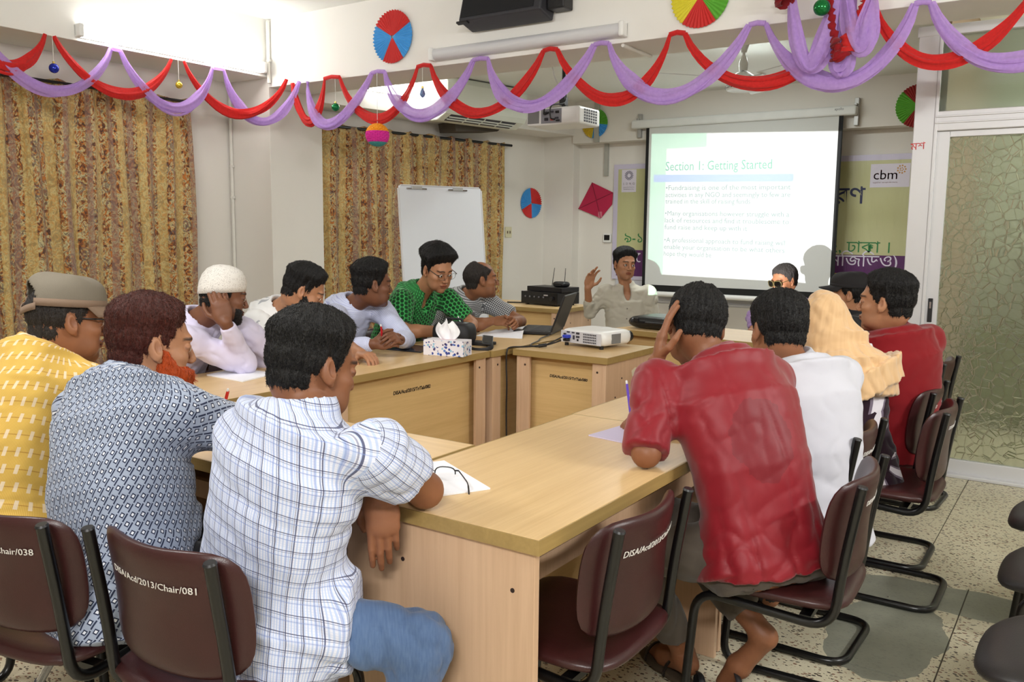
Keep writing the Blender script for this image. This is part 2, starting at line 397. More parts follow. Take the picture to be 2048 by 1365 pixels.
def table(label, loc, rotz, L=1.172, Wd=0.598, mark=None, msize=0.0255, group='wooden training tables', modesty='front', cat='table', scuff=False):
    """origin on the floor under the middle; local x = length, -y = the panelled front"""
    t = thing('training_table', label, cat, loc, rotz, group); hx, hy = L/2, Wd/2
    top = MB(); top.bx(-hx+0.004, hx-0.004, -hy+0.004, hy-0.004, 0.75-TT, 0.75)
    top.build('tabletop', M_TOPX, t, bevel=0.002)
    e = MB(); z0, z1 = 0.75-TT-0.0005, 0.7495
    e.bx(-hx, hx, -hy, -hy+0.004, z0, z1); e.bx(-hx, hx, hy-0.004, hy, z0, z1); e.bx(-hx, -hx+0.004, -hy+0.004, hy-0.004, z0, z1); e.bx(hx-0.004, hx, -hy+0.004, hy-0.004, z0, z1)
    e.build('edge_band', M_EDGE, t)
    for s in (-1, 1):
        p = MB().bx(s*(hx-0.036), s*(hx-0.016), -hy+0.016, hy-0.02, 0, 0.75-TT).build('side_panel', M_PANZ, t, bevel=0.0015)
        for yy, zz in ((-0.097, 0.616), (0.222, 0.616))+(((-0.17, 0.52),) if L < 1 else ()):
            MB().cyl((s*(hx-0.0165), yy, zz), (s*(hx-0.0145), yy, zz), 0.0055, n=10).build('screw', M_DARKSCREW, p)
    yb = -hy+0.075
    MB().bx(-hx+0.036, hx-0.036, yb, yb+0.018, 0.08, 0.75-TT).build('modesty_panel', M_PANX, t)
    MB().bx(-hx+0.036, hx-0.036, yb+0.018, hy-0.118, 0.585, 0.603).build('shelf', M_PANZ, t); MB().bx(-hx+0.036, hx-0.036, hy-0.118, hy-0.10, 0.585, 0.64).build('shelf_lip', M_PANZ, t)
    for s in (-1, 1):
        MB().bx(s*(hx-0.036), s*(hx-0.10), -hy+0.02, -hy+0.036, 0, 0.75-TT).build('corner_post', M_PANZ, t)
        MB().cyl((s*(hx-0.07), -hy+0.021, 0.665), (s*(hx-0.07), -hy+0.018, 0.665), 0.006, n=10).build('screw', M_DARKSCREW, t)
    if mark:
        text('inventory_marking', mark, msize, M_INK, t, plane_M((0.02, yb-0.001, 0.60), (1, 0, -0.01), (0, 0, 1)), shear=0.15, bold=0.0006)
    if scuff:
        MB().prism([(hx-0.0158, 0)]*0 or [(-0.03, -0.02), (0.01, -0.028), (0.05, -0.005), (0.055, 0.02), (0.0, 0.026), (-0.04, 0.012)], 0, 0.0006, plane_M((hx-0.0158, 0.06, 0.63), (0, 1, 0), (0, 0, 1))).build('paper_scuff', plain('torn_paper', (226, 216, 190), 0.9), t)
    return t
R90 = PI/2
table('near table of right column with two dark screws on its end', (-1.236, 2.082, 0), -R90, cat='table')
table('second table of right column where the man in shiny red writes', (-1.241, 3.254, 0), -R90)
table('far end table of right column beyond the woman in a scarf', (-1.24, 4.43, 0), -R90)
table('near row table between plaid shirt man and the near right table', (-2.132, 1.789, 0), PI)
table('left column table in front of the man in a white skullcap', (-3.036, 2.07, 0), R90)
table('left column table marked 082 under the floral tissue box', (-3.036, 3.246, 0), R90, mark='DISA/Acd/2015/Tr/Tab/082')
table('left column far table half behind the projector with dangling black cord', (-3.018, 4.425, 0), R90, mark='DISA/Acd/2015/Tr/Tab/083')
table('short table marked 080 carrying the white projector', (-2.389, 4.283, 0), 0, L=0.598, Wd=0.596, mark='DISA/Acd/2015/Tr/Tab/080', msize=0.0215, scuff=True)
table('back table with a black briefcase in front of grey shirt speaker', (-2.12, 5.50, 0), math.radians(-9))
table('corner desk against far wall carrying the black stereo set', (-4.36, 6.61, 0), 0, cat='desk')
# ------------------------------------------------------------------ cantilever chairs
def leather():
    q = NB('maroon_leatherette'); v = q.coord('Object')
    n = q.noise(v, 7, 4).outputs[0]; col = q.mix(n, lin((44, 17, 18)), lin((64, 26, 26)))
    h = q.vor(v, 420).outputs['Distance']
    q.set(color=col, rough=0.36, spec=0.5, normal=q.bump(h, 0.18, 0.0008)); return q.m
M_LEATH = leather()
M_PAINTW = plain('white_paint_lettering', (226, 222, 216), 0.6)
def back_surface(a, b, c):
    # a = sideways, b = up along the rest, c = thickness (+ to the front)
    z = 0.635+b; y = -0.222-0.10*b+0.055*(a/0.21)**2-c*-1.0+0.012*math.sin((b+0.145)*11)
    return (a, y, z - 0.018*(1-(a/0.21)**2)*(1 if b > 0 else 0)*(b/0.145))
def chair_parts(t):
    P = [(0.188, -0.238, 0.765), (0.188, -0.205, 0.56), (0.188, -0.185, 0.372), (0.188, 0.185, 0.398), (0.188, 0.215, 0.013), (0.188, -0.235, 0.013)]
    Rp = fillet(P, 0.075, 7)
    Lp = [Vector((-p.x, p.y, p.z)) for p in Rp]
    path = fillet(list(Rp)+[Vector((-0.188, -0.235, 0.013))], 0.06, 6)[:-1]
    full = fillet(P[:2]+P[2:]+[(-0.188, -0.235, 0.013), (-0.188, 0.215, 0.013), (-0.188, 0.185, 0.398), (-0.188, -0.185, 0.372), (-0.188, -0.205, 0.56), (-0.188, -0.238, 0.765)], 0.075, 7)
    MB().tube(full, 0.0132, 12).build('frame', M_BLACKMETAL, t, smooth=50)
    for s in (-1, 1):
        MB().cyl((s*0.188, -0.2385, 0.764), (s*0.188, -0.2393, 0.7685), 0.0145, 0.012, 14).build('tube_cap', M_BLACKPL, t, smooth=40)
    MB().bx(-0.188, 0.188, 0.12, 0.15, 0.392, 0.404).build('seat_bracket', M_BLACKMETAL, t); MB().bx(-0.188, 0.188, -0.13, -0.10, 0.378, 0.395).build('seat_bracket', M_BLACKMETAL, t)
    MB().pad(0.43, 0.44, 0.05, lambda a, b, c: (a, b+0.0, 0.425+c-0.03*(max(0, b-0.1)/0.12)**2*0.6+0.022*(a/0.21)**2*0.5), e=5, nr=8, na=44).build('seat', M_LEATH, t, smooth=60)
    MB().pad(0.425, 0.30, 0.042, back_surface, e=4.5, nr=8, na=48).build('backrest', M_LEATH, t, smooth=60)
def chair_mark(t, body, size=0.0245, up=0.05, x0=0.0):
    me = text_mesh(body, size, shear=0.12, res=2)
    for v in me.vertices:
        a, b = v.co.x+x0*0, v.co.y+up
        p = back_surface(a, b, -0.0215); q = Vector(p); q.y -= 0.0012+v.co.z; v.co = q
    me.name = 'inventory_marking'; return link('inventory_marking', me, M_PAINTW, t)
chair0 = thing('meeting_chair', 'maroon chair marked 081 under the man in the checked white shirt', 'chair', (-1.565, 1.215, 0), math.radians(4), 'maroon cantilever chairs')
chair_parts(chair0)
CH = []
def chair(loc, rz, label, mark=None):
    c = dup(chair0, (*loc, 0), rz, label); CH.append(c)
    if mark: chair_mark(c, mark, *(() if len(mark) > 14 else (0.024, 0.055, 0.06)))
    return c
chair((-2.06, 1.12), math.radians(10), 'maroon chair marked 038 under the man with the henna beard', 'DISA/Acd/2013/Chair/038')
chair((-2.50, 1.05), math.radians(6), 'maroon chair under the man in yellow at the left edge')
chair((-1.045, 1.80), R90, 'empty maroon chair with long white lettering at the near right table', 'DISA/Acd/2013/Chair/085')
chair((-0.70, 2.44), R90+0.05, 'maroon chair under the man in the shiny red shirt', 'DISA/Acd/2013')
chair((-0.82, 3.0), R90-0.02, 'maroon chair under the man in the plain white shirt', 'DISA/Acd/2013')
chair((-0.65, 3.60), R90, 'maroon chair behind the woman in a beige scarf', 'DISA/Acd/2013')
chair((-0.755, 4.02), R90, 'maroon chair under the man in the dark red polo shirt', 'DISA/Acd/2013')
chair((-0.83, 4.95), R90-0.05, 'empty maroon chair farthest along the right column, nearest the glass door')
for k, (y, who) in enumerate(((2.42, 'white skullcap'), (2.99, 'printed white shirt and beard'), (3.55, 'pale blue shirt'), (4.08, 'green shirt'), (4.66, 'checked shirt'))):
    chair((-3.66, y), -R90, 'maroon chair behind the left column under the man with %s' % who)
chair((-3.25, 6.60), PI+0.3, 'maroon chair under the grey shirt speaker by the screen')
chair((-2.20, 7.45), PI, 'maroon chair under the man in sunglasses before the screen')
chair((-1.22, 5.42), PI, 'maroon chair under the man in a black cap behind the red polo')
chair_mark(chair0, 'DISA/Acd/2013/Chair/081')
# three dark padded seats along the right edge
M_VINYL = plain('dark_grey_vinyl', (46, 44, 44), 0.42, var=0.1, bump=0.1, bscale=300)
def side_chair(y, label, x=0.05):
    t = thing('padded_chair', label, 'chair', (x, y, 0), R90, 'dark padded chairs along the right side')
    MB().pad(0.44, 0.46, 0.06, lambda a, b, c: (a, b, 0.432+c-0.035*(max(0, b-0.06)/0.17)**2), e=3.2, nr=8, na=44).build('seat', M_VINYL, t, smooth=60)
    for s in (-1, 1):
        MB().tube(fillet([(s*0.19, 0.19, 0.012), (s*0.19, 0.15, 0.40), (s*0.19, -0.22, 0.40), (s*0.19, -0.27, 0.82)], 0.05), 0.0125, 10).build('side_frame', M_BLACKMETAL, t, smooth=50)
        MB().tube(fillet([(s*0.19, -0.18, 0.40), (s*0.19, -0.27, 0.012)], 0.05), 0.0125, 10).build('rear_leg', M_BLACKMETAL, t, smooth=50)
    MB().pad(0.43, 0.30, 0.045, lambda a, b, c: (a, -0.245-0.11*b+c+0.03*(a/0.2)**2, 0.68+b), e=4, nr=7, na=40).build('backrest', M_VINYL, t, smooth=60)
side_chair(3.52, 'dark padded chair at right edge, farthest of three, beside the glass door', 0.03)
side_chair(2.92, 'dark padded chair at right edge, middle one of three', 0.05)
side_chair(2.30, 'dark padded chair at right edge, nearest of three, on a tube leg', 0.055)
t = thing('walking_stick', 'metal stick with a dark rubber end slanting under the chair marked 038', 'stick', (-2.1, 1.06, 0))
MB().cyl((0.10, -0.02, 0.42), (-0.07, -0.005, 0.235), 0.011, n=12).build('shaft', M_CHROME, t, smooth=40)
MB().cyl((-0.06, -0.006, 0.246), (-0.25, 0.02, 0.02), 0.014, 0.016, 12).build('rubber_end', plain('grey_rubber', (70, 70, 74), 0.7), t, smooth=40)

# ------------------------------------------------------------------ things on the tables
M_PAPER = plain('white_paper', (240, 240, 246), 0.8, var=0.015)
M_PAPER2 = plain('lilac_paper', (206, 196, 222), 0.7, var=0.03)
def sheet(name, label, pts, z=0.7505, th=0.004, m=M_PAPER, cat='paper', group=None, loc=None, curl=0.0):
    c = Vector((sum(p[0] for p in pts)/len(pts), sum(p[1] for p in pts)/len(pts)))
    t = thing(name, label, cat, (c.x, c.y, z), 0, group)
    b = MB(); n = 8; P = [Vector((p[0]-c.x, p[1]-c.y, 0)) for p in pts]; vs = []; fs = []
    for sd in (0, 1):
        for i in range(n+1):
            for j in range(n+1):
                u, v = i/n, j/n
                p = P[0]*(1-u)*(1-v)+P[1]*u*(1-v)+P[2]*u*v+P[3]*(1-u)*v
                vs.append((p.x, p.y, sd*th+curl*(u*u*v+0.4*math.sin(v*3)*u)))
    w = n+1
    for sd in (0, 1):
        for i in range(n):
            for j in range(n):
                a = sd*w*w+i*w+j; f = (a, a+1, a+w+1, a+w); fs.append(f[::-1] if sd == 0 else f)
    rim = [i*w for i in range(w)]+[n*w+j for j in range(1, w)]+[i*w+n for i in range(n-1, -1, -1)]+[j for j in range(n-1, 0, -1)]
    for k in range(len(rim)): a, d = rim[k], rim[(k+1) % len(rim)]; fs.append((a, d, d+w*w, a+w*w))
    b.add(vs, fs); b.build('pages', m, t)
    return t
sheet('note_pad', 'white note pad with lilac edge under the black eyeglasses on the near table', [(-1.236, 1.736), (-1.335, 1.551), (-1.596, 1.691), (-1.497, 1.876)], th=0.004)
sheet('notebook', 'lilac notebook the man in shiny red writes on', [(-1.319, 2.396), (-1.12, 2.364), (-1.09, 2.62), (-1.29, 2.65)], th=0.004, m=M_PAPER2)
sheet('note_pad', 'white note pad on the left table before the man in a skullcap', [(-3.259, 2.389), (-2.996, 2.375), (-3.05, 2.60), (-3.30, 2.60)], th=0.005)
sheet('note_pad', 'white paper beside the dark tablet under the pale blue shirt man', [(-3.20, 2.92), (-3.02, 2.94), (-3.05, 3.12), (-3.22, 3.11)], th=0.003)
sheet('note_pad', 'white folded paper on near row table at the henna bearded man', [(-2.36, 1.73), (-2.20, 1.70), (-2.17, 1.80), (-2.33, 1.84)], th=0.03)
sheet('tablet', 'dark blue flat folder lying by the pale blue shirt man', [(-3.22, 3.514), (-2.985, 3.54), (-3.05, 3.74), (-3.27, 3.73)], th=0.006, m=plain('dark_blue_cover', (44, 52, 66), 0.25), cat='folder')
sheet('paper_sheets', 'loose white sheets in front of the man in the checked shirt', [(-3.20, 4.33), (-2.90, 4.40), (-3.02, 4.60), (-3.27, 4.52)], th=0.003, curl=0.022)
sheet('paper_sheets', 'curled white sheet behind the loose sheets near the laptop', [(-3.26, 4.54), (-3.05, 4.60), (-3.10, 4.76), (-3.31, 4.70)], th=0.002, curl=0.035)
sheet('paper_sheets', 'white sheet lying on the back table near the white shirt man', [(-1.72, 5.40), (-1.58, 5.38), (-1.56, 5.52), (-1.70, 5.54)], th=0.003, m=plain('grey_paper', (150, 150, 152), 0.7))

# eyeglasses lying on the note pad
M_LENS = None
def lens_mat():
    q = NB('clear_lens'); q.set(color=(0.97, 0.98, 0.98), rough=0.02, trans=1.0, ior=1.05, alpha=0.35); return q.m
M_LENS = lens_mat()
M_FRAME = plain('black_glasses_frame', (18, 18, 20), 0.3)
def spectacles(parent_or_none, M, label=None, lens=M_LENS, frame=M_FRAME, fold=False, rim=0.0011, half=False, name='eyeglasses', w=0.052, h=0.036):
    """local: x across, y forward, z up, bridge at the origin; temples run to -y"""
    if parent_or_none is None:
        t = thing(name, label, 'glasses'); t.matrix_world = M
    else:
        t = link(name, None, None, parent_or_none); t.matrix_local = M; t.empty_display_size = .02
    fr = MB()
    for s in (-1, 1):
        cx = s*0.034; loop = []
        for k in range(25):
            a = 2*PI*k/24; c, q = math.cos(a), math.sin(a); e = (abs(c)**3+abs(q)**3)**(-1/3)
            loop.append((cx+c*e*w/2, -0.012*abs((cx+c*e*w/2)/0.06)**2, q*e*h/2))
        if half: loop = loop[:13]
        fr.tube(loop, rim, 6)
    fr.tube(spline([(-0.009, 0, 0.004), (0, 0.003, 0.008), (0.009, 0, 0.004)], 4), 0.0013, 6)
    for s in (-1, 1): fr.tube([(s*0.058, -0.011, 0.010), (s*0.068, -0.013, 0.010)], 0.0022, 6)
    root = fr.build('rim', frame, t, smooth=50)
    for s in (-1, 1):
        cx = s*0.034; poly = []
        for k in range(24):
            a = 2*PI*k/24; c, q = math.cos(a), math.sin(a); e = (abs(c)**3+abs(q)**3)**(-1/3); poly.append((cx+c*e*(w/2-0.001), q*e*(h/2-0.001)))
        L = MB(); n = len(poly); vs = []
        for d in (-0.0006, 0.0006): vs += [(x, -0.012*abs(x/0.06)**2+d, z) for x, z in poly]
        L.add(vs, [tuple(range(n)), tuple(range(2*n-1, n-1, -1))]+[(i, n+i, n+(i+1) % n, (i+1) % n) for i in range(n)])
        L.build('lens', lens, t)
        p = [(s*0.068, -0.013, 0.010), (s*0.072, -0.07, 0.010), (s*0.073, -0.105, 0.008), (s*0.071, -0.135, -0.012)]
        MB().tube(spline(p, 6), [0.0024]*13+[0.0036]*6, 6, flat=0.6).build('temple', frame, t, smooth=50)
    return t
gm = Matrix.Translation((-1.40, 1.703, 0.7735)) @ Euler((0.10, 0, math.radians(49.5)), 'XYZ').to_matrix().to_4x4() @ Matrix.Rotation(0.05, 4, 'Y')
spectacles(None, gm, 'black half rim eyeglasses resting on the note pad beside the checked shirt man', half=True, rim=0.0017)

def pen(label, p, d, rgb, tip=(230, 230, 230), L=0.14, r=0.0042, group='pens'):
    t = thing('pen', label, 'pen', p); d = Vector(d).normalized(); R = d.to_track_quat('Z', 'Y').to_matrix()
    c = plain('pen_%d_%d_%d' % rgb, rgb, 0.3)
    MB().lathe([(0.0, 0), (r*0.35, 0.002), (r, 0.018), (r, L-0.012), (r*0.8, L)], n=10, R=R).build('barrel', c, t, smooth=40)
    MB().lathe([(r*0.9, L-0.001), (r*0.9, L+0.008), (r*0.5, L+0.010)], n=10, R=R).build('cap', plain('pen_end_%d' % tip[0], tip, 0.4), t, smooth=40)
    MB().box(R @ Vector((r+0.0012, 0, L-0.022)), (0.0016, 0.004, 0.04), R).build('clip', c, t)
    return t

# tissue box
def tissue_mat():
    q = NB('floral_printed_card'); v = q.coord('Object'); s = q.n('ShaderNodeSeparateXYZ', v)
    d = q.vor(v, 60); hue = q.n('ShaderNodeSeparateColor', d.outputs['Color'])
    big = q.noise(v, 13, 2).outputs[0]
    m = q.math('MULTIPLY', q.math('LESS_THAN', d.outputs['Distance'], 0.42), q.math('GREATER_THAN', big, 0.44))
    col = q.ramp(hue.outputs[0], [(0, lin((52, 70, 150))), (0.35, lin((96, 130, 200))), (0.6, lin((150, 196, 222))), (0.8, lin((70, 60, 110))), (1, lin((186, 182, 196)))], 'CONSTANT')
    low = q.math('LESS_THAN', s.outputs[2], 0.0815)
    q.set(color=q.mix(q.math('MULTIPLY', m, low), lin((236, 232, 238)), col), rough=0.45); return q.m
tb = thing('tissue_box', 'white tissue box printed with blue flowers on table marked 082', 'tissue box', (-2.83, 3.575, 0.75), math.radians(14))
MB().bx(-0.115, 0.115, -0.058, 0.058, 0, 0.082).build('box', tissue_mat(), tb, bevel=0.002)
MB().prism([(0.055*math.cos(a*PI/8), 0.02*math.sin(a*PI/8)) for a in range(16)], 0.0823, 0.0826).build('opening', plain('pale_pink_film', (232, 200, 206), 0.4), tb)
def tissue_geo():
    b = MB(); vs = []; fs = []; n, m = 25, 15
    for j in range(m):
        v = j/(m-1)
        for i in range(n):
            u = i/(n-1)*2-1
            w = (0.040+0.030*math.sin(min(1, v*1.25)*PI*0.78)) if v < 0.8 else (0.040+0.030*math.sin(PI*0.78))*(1-(v-0.8)*1.5)
            z = 0.080+0.105*v-0.022*v*abs(u)+0.012*v*math.cos(u*7+1)
            y = 0.010*math.sin(u*6+v*3)*(0.4+v)+0.006*math.sin(u*15)*v
            vs.append((u*w-0.006*v, y, z))
    for j in range(m-1):
        for i in range(n-1): a = j*n+i; fs.append((a, a+1, a+n+1, a+n))
    b.add(vs, fs); return b
o = tissue_geo().build('tissue', plain('tissue_paper', (246, 246, 248), 0.9, var=0.01), tb, smooth=60)
md = o.modifiers.new('solid', 'SOLIDIFY'); md.thickness = 0.0008

# black camera bag behind the tissue box, phone and strap beside it
M_NYLON = plain('black_nylon', (26, 26, 30), 0.6, var=0.15, bump=0.2, bscale=400)
bag = thing('camera_bag', 'small black padded bag behind the tissue box', 'bag', (-3.06, 3.93, 0.75), math.radians(12))
MB().pad(0.24, 0.16, 0.13, lambda a, b, c: (a, b, 0.065+c), e=5, nr=7, na=36, edge=10).build('body', M_NYLON, bag, smooth=60)
MB().tube(fillet([(-0.05, 0, 0.128), (-0.05, 0, 0.15), (0.05, 0, 0.15), (0.05, 0, 0.128)], 0.02), 0.006, 8).build('handle', M_NYLON, bag, smooth=50)
MB().bx(0.06, 0.085, -0.02, 0.02, 0.129, 0.1305).build('logo_patch', plain('silver_badge', (190, 190, 196), 0.3, 0.5), bag)
ph = thing('mobile_phone', 'black phone propped on a leather wallet near the projector cable', 'phone', (-2.86, 3.98, 0.75), math.radians(35))
MB().box((0, 0, 0.035), (0.062, 0.13, 0.012), Euler((0.25, 0.1, 0)).to_matrix()).build('body', M_BLACKPL, ph, bevel=0.003)
MB().box((0.0, 0.0015, 0.0415), (0.054, 0.115, 0.001), Euler((0.25, 0.1, 0)).to_matrix()).build('screen', plain('dark_screen_glass', (30, 32, 38), 0.08), ph)
wl = thing('wallet', 'flat black wallet under the phone near the projector cable', 'wallet', (-2.93, 4.02, 0.75), math.radians(5))
MB().bx(-0.07, 0.07, -0.05, 0.05, 0, 0.018).build('cover', M_NYLON, wl, bevel=0.004)
MB().bx(-0.065, 0.068, -0.046, 0.046, 0.006, 0.012).build('lining', plain('brown_lining', (110, 80, 50), 0.7), wl)
strap = tag(MB().tube(spline([(-2.93, 3.86, 0.757), (-2.88, 3.82, 0.760), (-2.82, 3.80, 0.753), (-2.765, 3.83, 0.754), (-2.75, 3.87, 0.768), (-2.78, 3.92, 0.775)], 6), 0.013, 8, flat=0.2).build('camera_strap', M_NYLON, None, smooth=50), 'black strap looped at the table edge beside the tissue box', 'strap')

# white table projector with cables
M_VENT = plain('dark_vent', (60, 58, 66), 0.6)
pj = thing('projector', 'white projector on the short table marked 080', 'projector', (-2.385, 4.40, 0.75), math.radians(-11))
MB().pad(0.325, 0.28, 0.085, lambda a, b, c: (a, b, 0.058+c), e=9, nr=8, na=48, edge=16).build('case', M_WHITEPL, pj, smooth=45)
MB().bx(-0.150, 0.150, -0.1405, -0.137, 0.022, 0.090).build('rear_plate', plain('light_grey_plastic', (206, 206, 212), 0.45), pj, bevel=0.003)
for x, z, w_, h_, m_ in ((-0.118, 0.070, 0.02, 0.010, M_VENT), (-0.118, 0.058, 0.010, 0.010, M_BLACKPL), (-0.092, 0.083, 0.022, 0.008, M_VENT), (-0.055, 0.082, 0.02, 0.008, M_VENT), (-0.02, 0.080, 0.024, 0.012, M_VENT), (-0.02, 0.060, 0.026, 0.012, M_VENT), (-0.05, 0.055, 0.014, 0.024, M_VENT), (-0.02, 0.042, 0.012, 0.012, M_BLACKPL), (-0.095, 0.040, 0.03, 0.020, M_BLACKPL)):
    MB().bx(x-w_/2, x+w_/2, -0.1425, -0.138, z-h_/2, z+h_/2).build('socket', m_, pj)
g = MB().bx(0.018, 0.118, -0.1418, -0.139, 0.026, 0.088).build('vent_grille', M_VENT, pj)
gl = emission('projector_lamp_leak', (150, 90, 255), 1.6)
MB().bx(0.055, 0.072, -0.1414, -0.1412, 0.028, 0.086).build('lamp_glow', gl, g)
for k in range(5): MB().bx(0.018, 0.118, -0.1445, -0.141, 0.026+k*0.0145, 0.0305+k*0.0145).build('vent_rib', plain('light_grey_plastic', (206, 206, 212), 0.45), g)
for k in range(9): MB().bx(0.0205+k*0.0118, 0.0225+k*0.0118, -0.1438, -0.141, 0.026, 0.088).build('vent_rib', plain('light_grey_plastic', (206, 206, 212), 0.45), g)
MB().bx(0.161, 0.164, -0.06, 0.02, 0.03, 0.085).build('side_vent', plain('grey_vent', (120, 120, 120), 0.6), pj)
MB().lathe([(0.0, 0.101), (0.03, 0.103), (0.045, 0.100)], (0.0, 0.075, 0), 20).build('focus_dial', M_WHITEPL, pj, smooth=40)
MB().cyl((0.115, 0.139, 0.055), (0.115, 0.160, 0.057), 0.032, n=20).build('lens', M_BLACKPL, pj, smooth=40)
for x, y in ((-0.13, -0.11), (0.13, -0.11), (0, 0.11)): MB().cyl((x, y, 0), (x, y, 0.018), 0.012, n=12).build('foot', M_BLACKPL, pj)
MB().bx(-0.108, -0.07, -0.175, -0.142, 0.050, 0.068).build('video_plug', plain('blue_plug', (48, 66, 190), 0.4), pj, bevel=0.003)
MB().bx(-0.110, -0.078, -0.168, -0.142, 0.031, 0.047).build('power_plug', M_BLACKPL, pj, bevel=0.003)
def cable(name, label, pts, r=0.004, m=M_BLACKPL, extra=None):
    t = thing(name, label, 'cable', pts[0]); o = Vector(pts[0])
    MB().tube(spline([Vector(p)-o for p in pts], 8), r, 8).build('cord', m, t, smooth=60)
    if extra: MB().cyl(Vector(extra[0])-o, Vector(extra[1])-o, 0.010, n=12).build('ferrite', m, t, smooth=40)
    return t
cable('power_cable', 'black power cord hanging from the projector down between the tables', [(-2.515, 4.22, 0.788), (-2.57, 4.17, 0.765), (-2.63, 4.13, 0.756), (-2.665, 4.06, 0.756), (-2.70, 3.975, 0.758), (-2.708, 3.955, 0.735), (-2.708, 3.95, 0.66), (-2.70, 3.945, 0.55), (-2.705, 3.95, 0.38), (-2.70, 3.95, 0.2), (-2.70, 3.96, 0.012)], 0.0045)
cable('video_cable', 'black video cable looping from the projector toward the laptop', [(-2.51, 4.22, 0.808), (-2.555, 4.16, 0.775), (-2.60, 4.115, 0.757), (-2.66, 4.13, 0.756), (-2.70, 4.20, 0.756), (-2.74, 4.33, 0.756), (-2.80, 4.46, 0.757), (-2.83, 4.60, 0.758)], 0.004, extra=((-2.565, 4.145, 0.766), (-2.60, 4.115, 0.760)))

# laptop
lp = thing('laptop', 'black laptop open beside the white projector, seen edge on', 'laptop', (-3.02, 4.78, 0.75), math.radians(-72))
MB().bx(-0.18, 0.18, -0.125, 0.125, 0.004, 0.026).build('base', M_BLACKPL, lp, bevel=0.004)
MB().bx(-0.155, 0.155, -0.02, 0.10, 0.026, 0.0275).build('keyboard', plain('keys', (36, 36, 40), 0.6), lp)
sc = Euler((math.radians(-20), 0, 0)).to_matrix()
scr = MB().box(Vector((0, 0.125, 0.022))+sc @ Vector((0, 0, 0.125)), (0.36, 0.012, 0.25), sc).build('screen_lid', M_BLACKPL, lp, bevel=0.004)
MB().box(Vector((0, 0.125, 0.022))+sc @ Vector((0, -0.0068, 0.13)), (0.33, 0.001, 0.205), sc).build('display', plain('dark_screen_glass', (30, 32, 38), 0.08), lp)

# black briefcase on the back table
bc = thing('briefcase', 'flat black briefcase lying on the back table by the speaker', 'briefcase', (-2.42, 5.52, 0.75), math.radians(-8))
MB().pad(0.50, 0.36, 0.085, lambda a, b, c: (a, b, 0.045+c), e=7, nr=7, na=44, edge=9).build('shell', plain('black_leather', (22, 24, 26), 0.3, var=0.15, bump=0.15, bscale=180), bc, smooth=60)
MB().tube(fillet([(-0.07, -0.176, 0.045), (-0.07, -0.20, 0.05), (0.07, -0.20, 0.05), (0.07, -0.176, 0.045)], 0.015), 0.007, 8).build('handle', M_BLACKPL, bc, smooth=40)
for x in (-0.16, 0.16): MB().bx(x-0.02, x+0.02, -0.183, -0.172, 0.05, 0.075).build('clasp', M_BLACKPL, bc, bevel=0.002)
fo = thing('folder', 'pale green paper folder lying on the black briefcase', 'folder', (-2.30, 5.60, 0.842), math.radians(-14))
MB().bx(-0.11, 0.11, -0.08, 0.08, 0, 0.006).build('cover', plain('pale_green_card', (176, 206, 190), 0.6), fo, bevel=0.001)

# stereo amplifier, player, antennas on the corner desk
stx = thing('stereo_amplifier', 'black stereo amplifier with silver knobs on the corner desk', 'stereo', (-4.12, 6.70, 0.75), math.radians(-10))
MB().bx(-0.215, 0.215, -0.14, 0.16, 0.012, 0.118).build('case', M_BLACKPL, stx, bevel=0.004)
MB().bx(-0.217, 0.217, -0.15, -0.138, 0.010, 0.120).build('front_panel', plain('black_panel', (16, 16, 18), 0.22), stx, bevel=0.003)
for k in range(5):
    MB().cyl((-0.16+k*0.055, -0.15, 0.075), (-0.16+k*0.055, -0.158, 0.075), 0.008, n=12).build('knob', plain('grey_knob', (110, 110, 116), 0.4), stx, smooth=40)
MB().cyl((0.16, -0.15, 0.066), (0.16, -0.17, 0.066), 0.02, n=20).build('volume_knob', M_BLACKPL, stx, smooth=40)
MB().bx(0.06, 0.11, -0.1515, -0.15, 0.088, 0.10).build('label_plate', plain('silver_badge', (190, 190, 196), 0.3, 0.5), stx)
for x in (-0.17, 0.17):
    for y in (-0.11, 0.12): MB().cyl((x, y, 0), (x, y, 0.013), 0.015, n=12).build('foot', M_BLACKPL, stx)
rx = thing('wireless_receiver', 'thin black receiver with two antennas on top of the stereo', 'receiver', (-4.10, 6.72, 0.868), math.radians(-10))
MB().bx(-0.21, 0.21, -0.12, 0.12, 0.003, 0.046).build('case', M_BLACKPL, rx, bevel=0.003)
for x, dx in ((-0.10, 0.02), (0.05, 0.003)): MB().cyl((x, 0.10, 0.04), (x+dx, 0.11, 0.21), 0.0035, 0.0025, 8).build('antenna', M_BLACKPL, rx, smooth=40)
rt = thing('black_box', 'small rounded black box on top of the receiver', 'box', (-4.00, 6.70, 0.914), math.radians(-14))
MB().pad(0.15, 0.11, 0.05, lambda a, b, c: (a, b, 0.025+c), e=4, nr=6, na=32, edge=6).build('shell', M_BLACKPL, rt, smooth=60)
MB().bx(-0.05, 0.05, -0.057, -0.054, 0.012, 0.03).build('front_slot', plain('black_panel', (16, 16, 18), 0.22), rt)
cable('speaker_cable', 'black cable lying left of the stereo on the corner desk', [(-4.33, 6.74, 0.79), (-4.38, 6.70, 0.757), (-4.46, 6.62, 0.756), (-4.52, 6.60, 0.756)], 0.006)
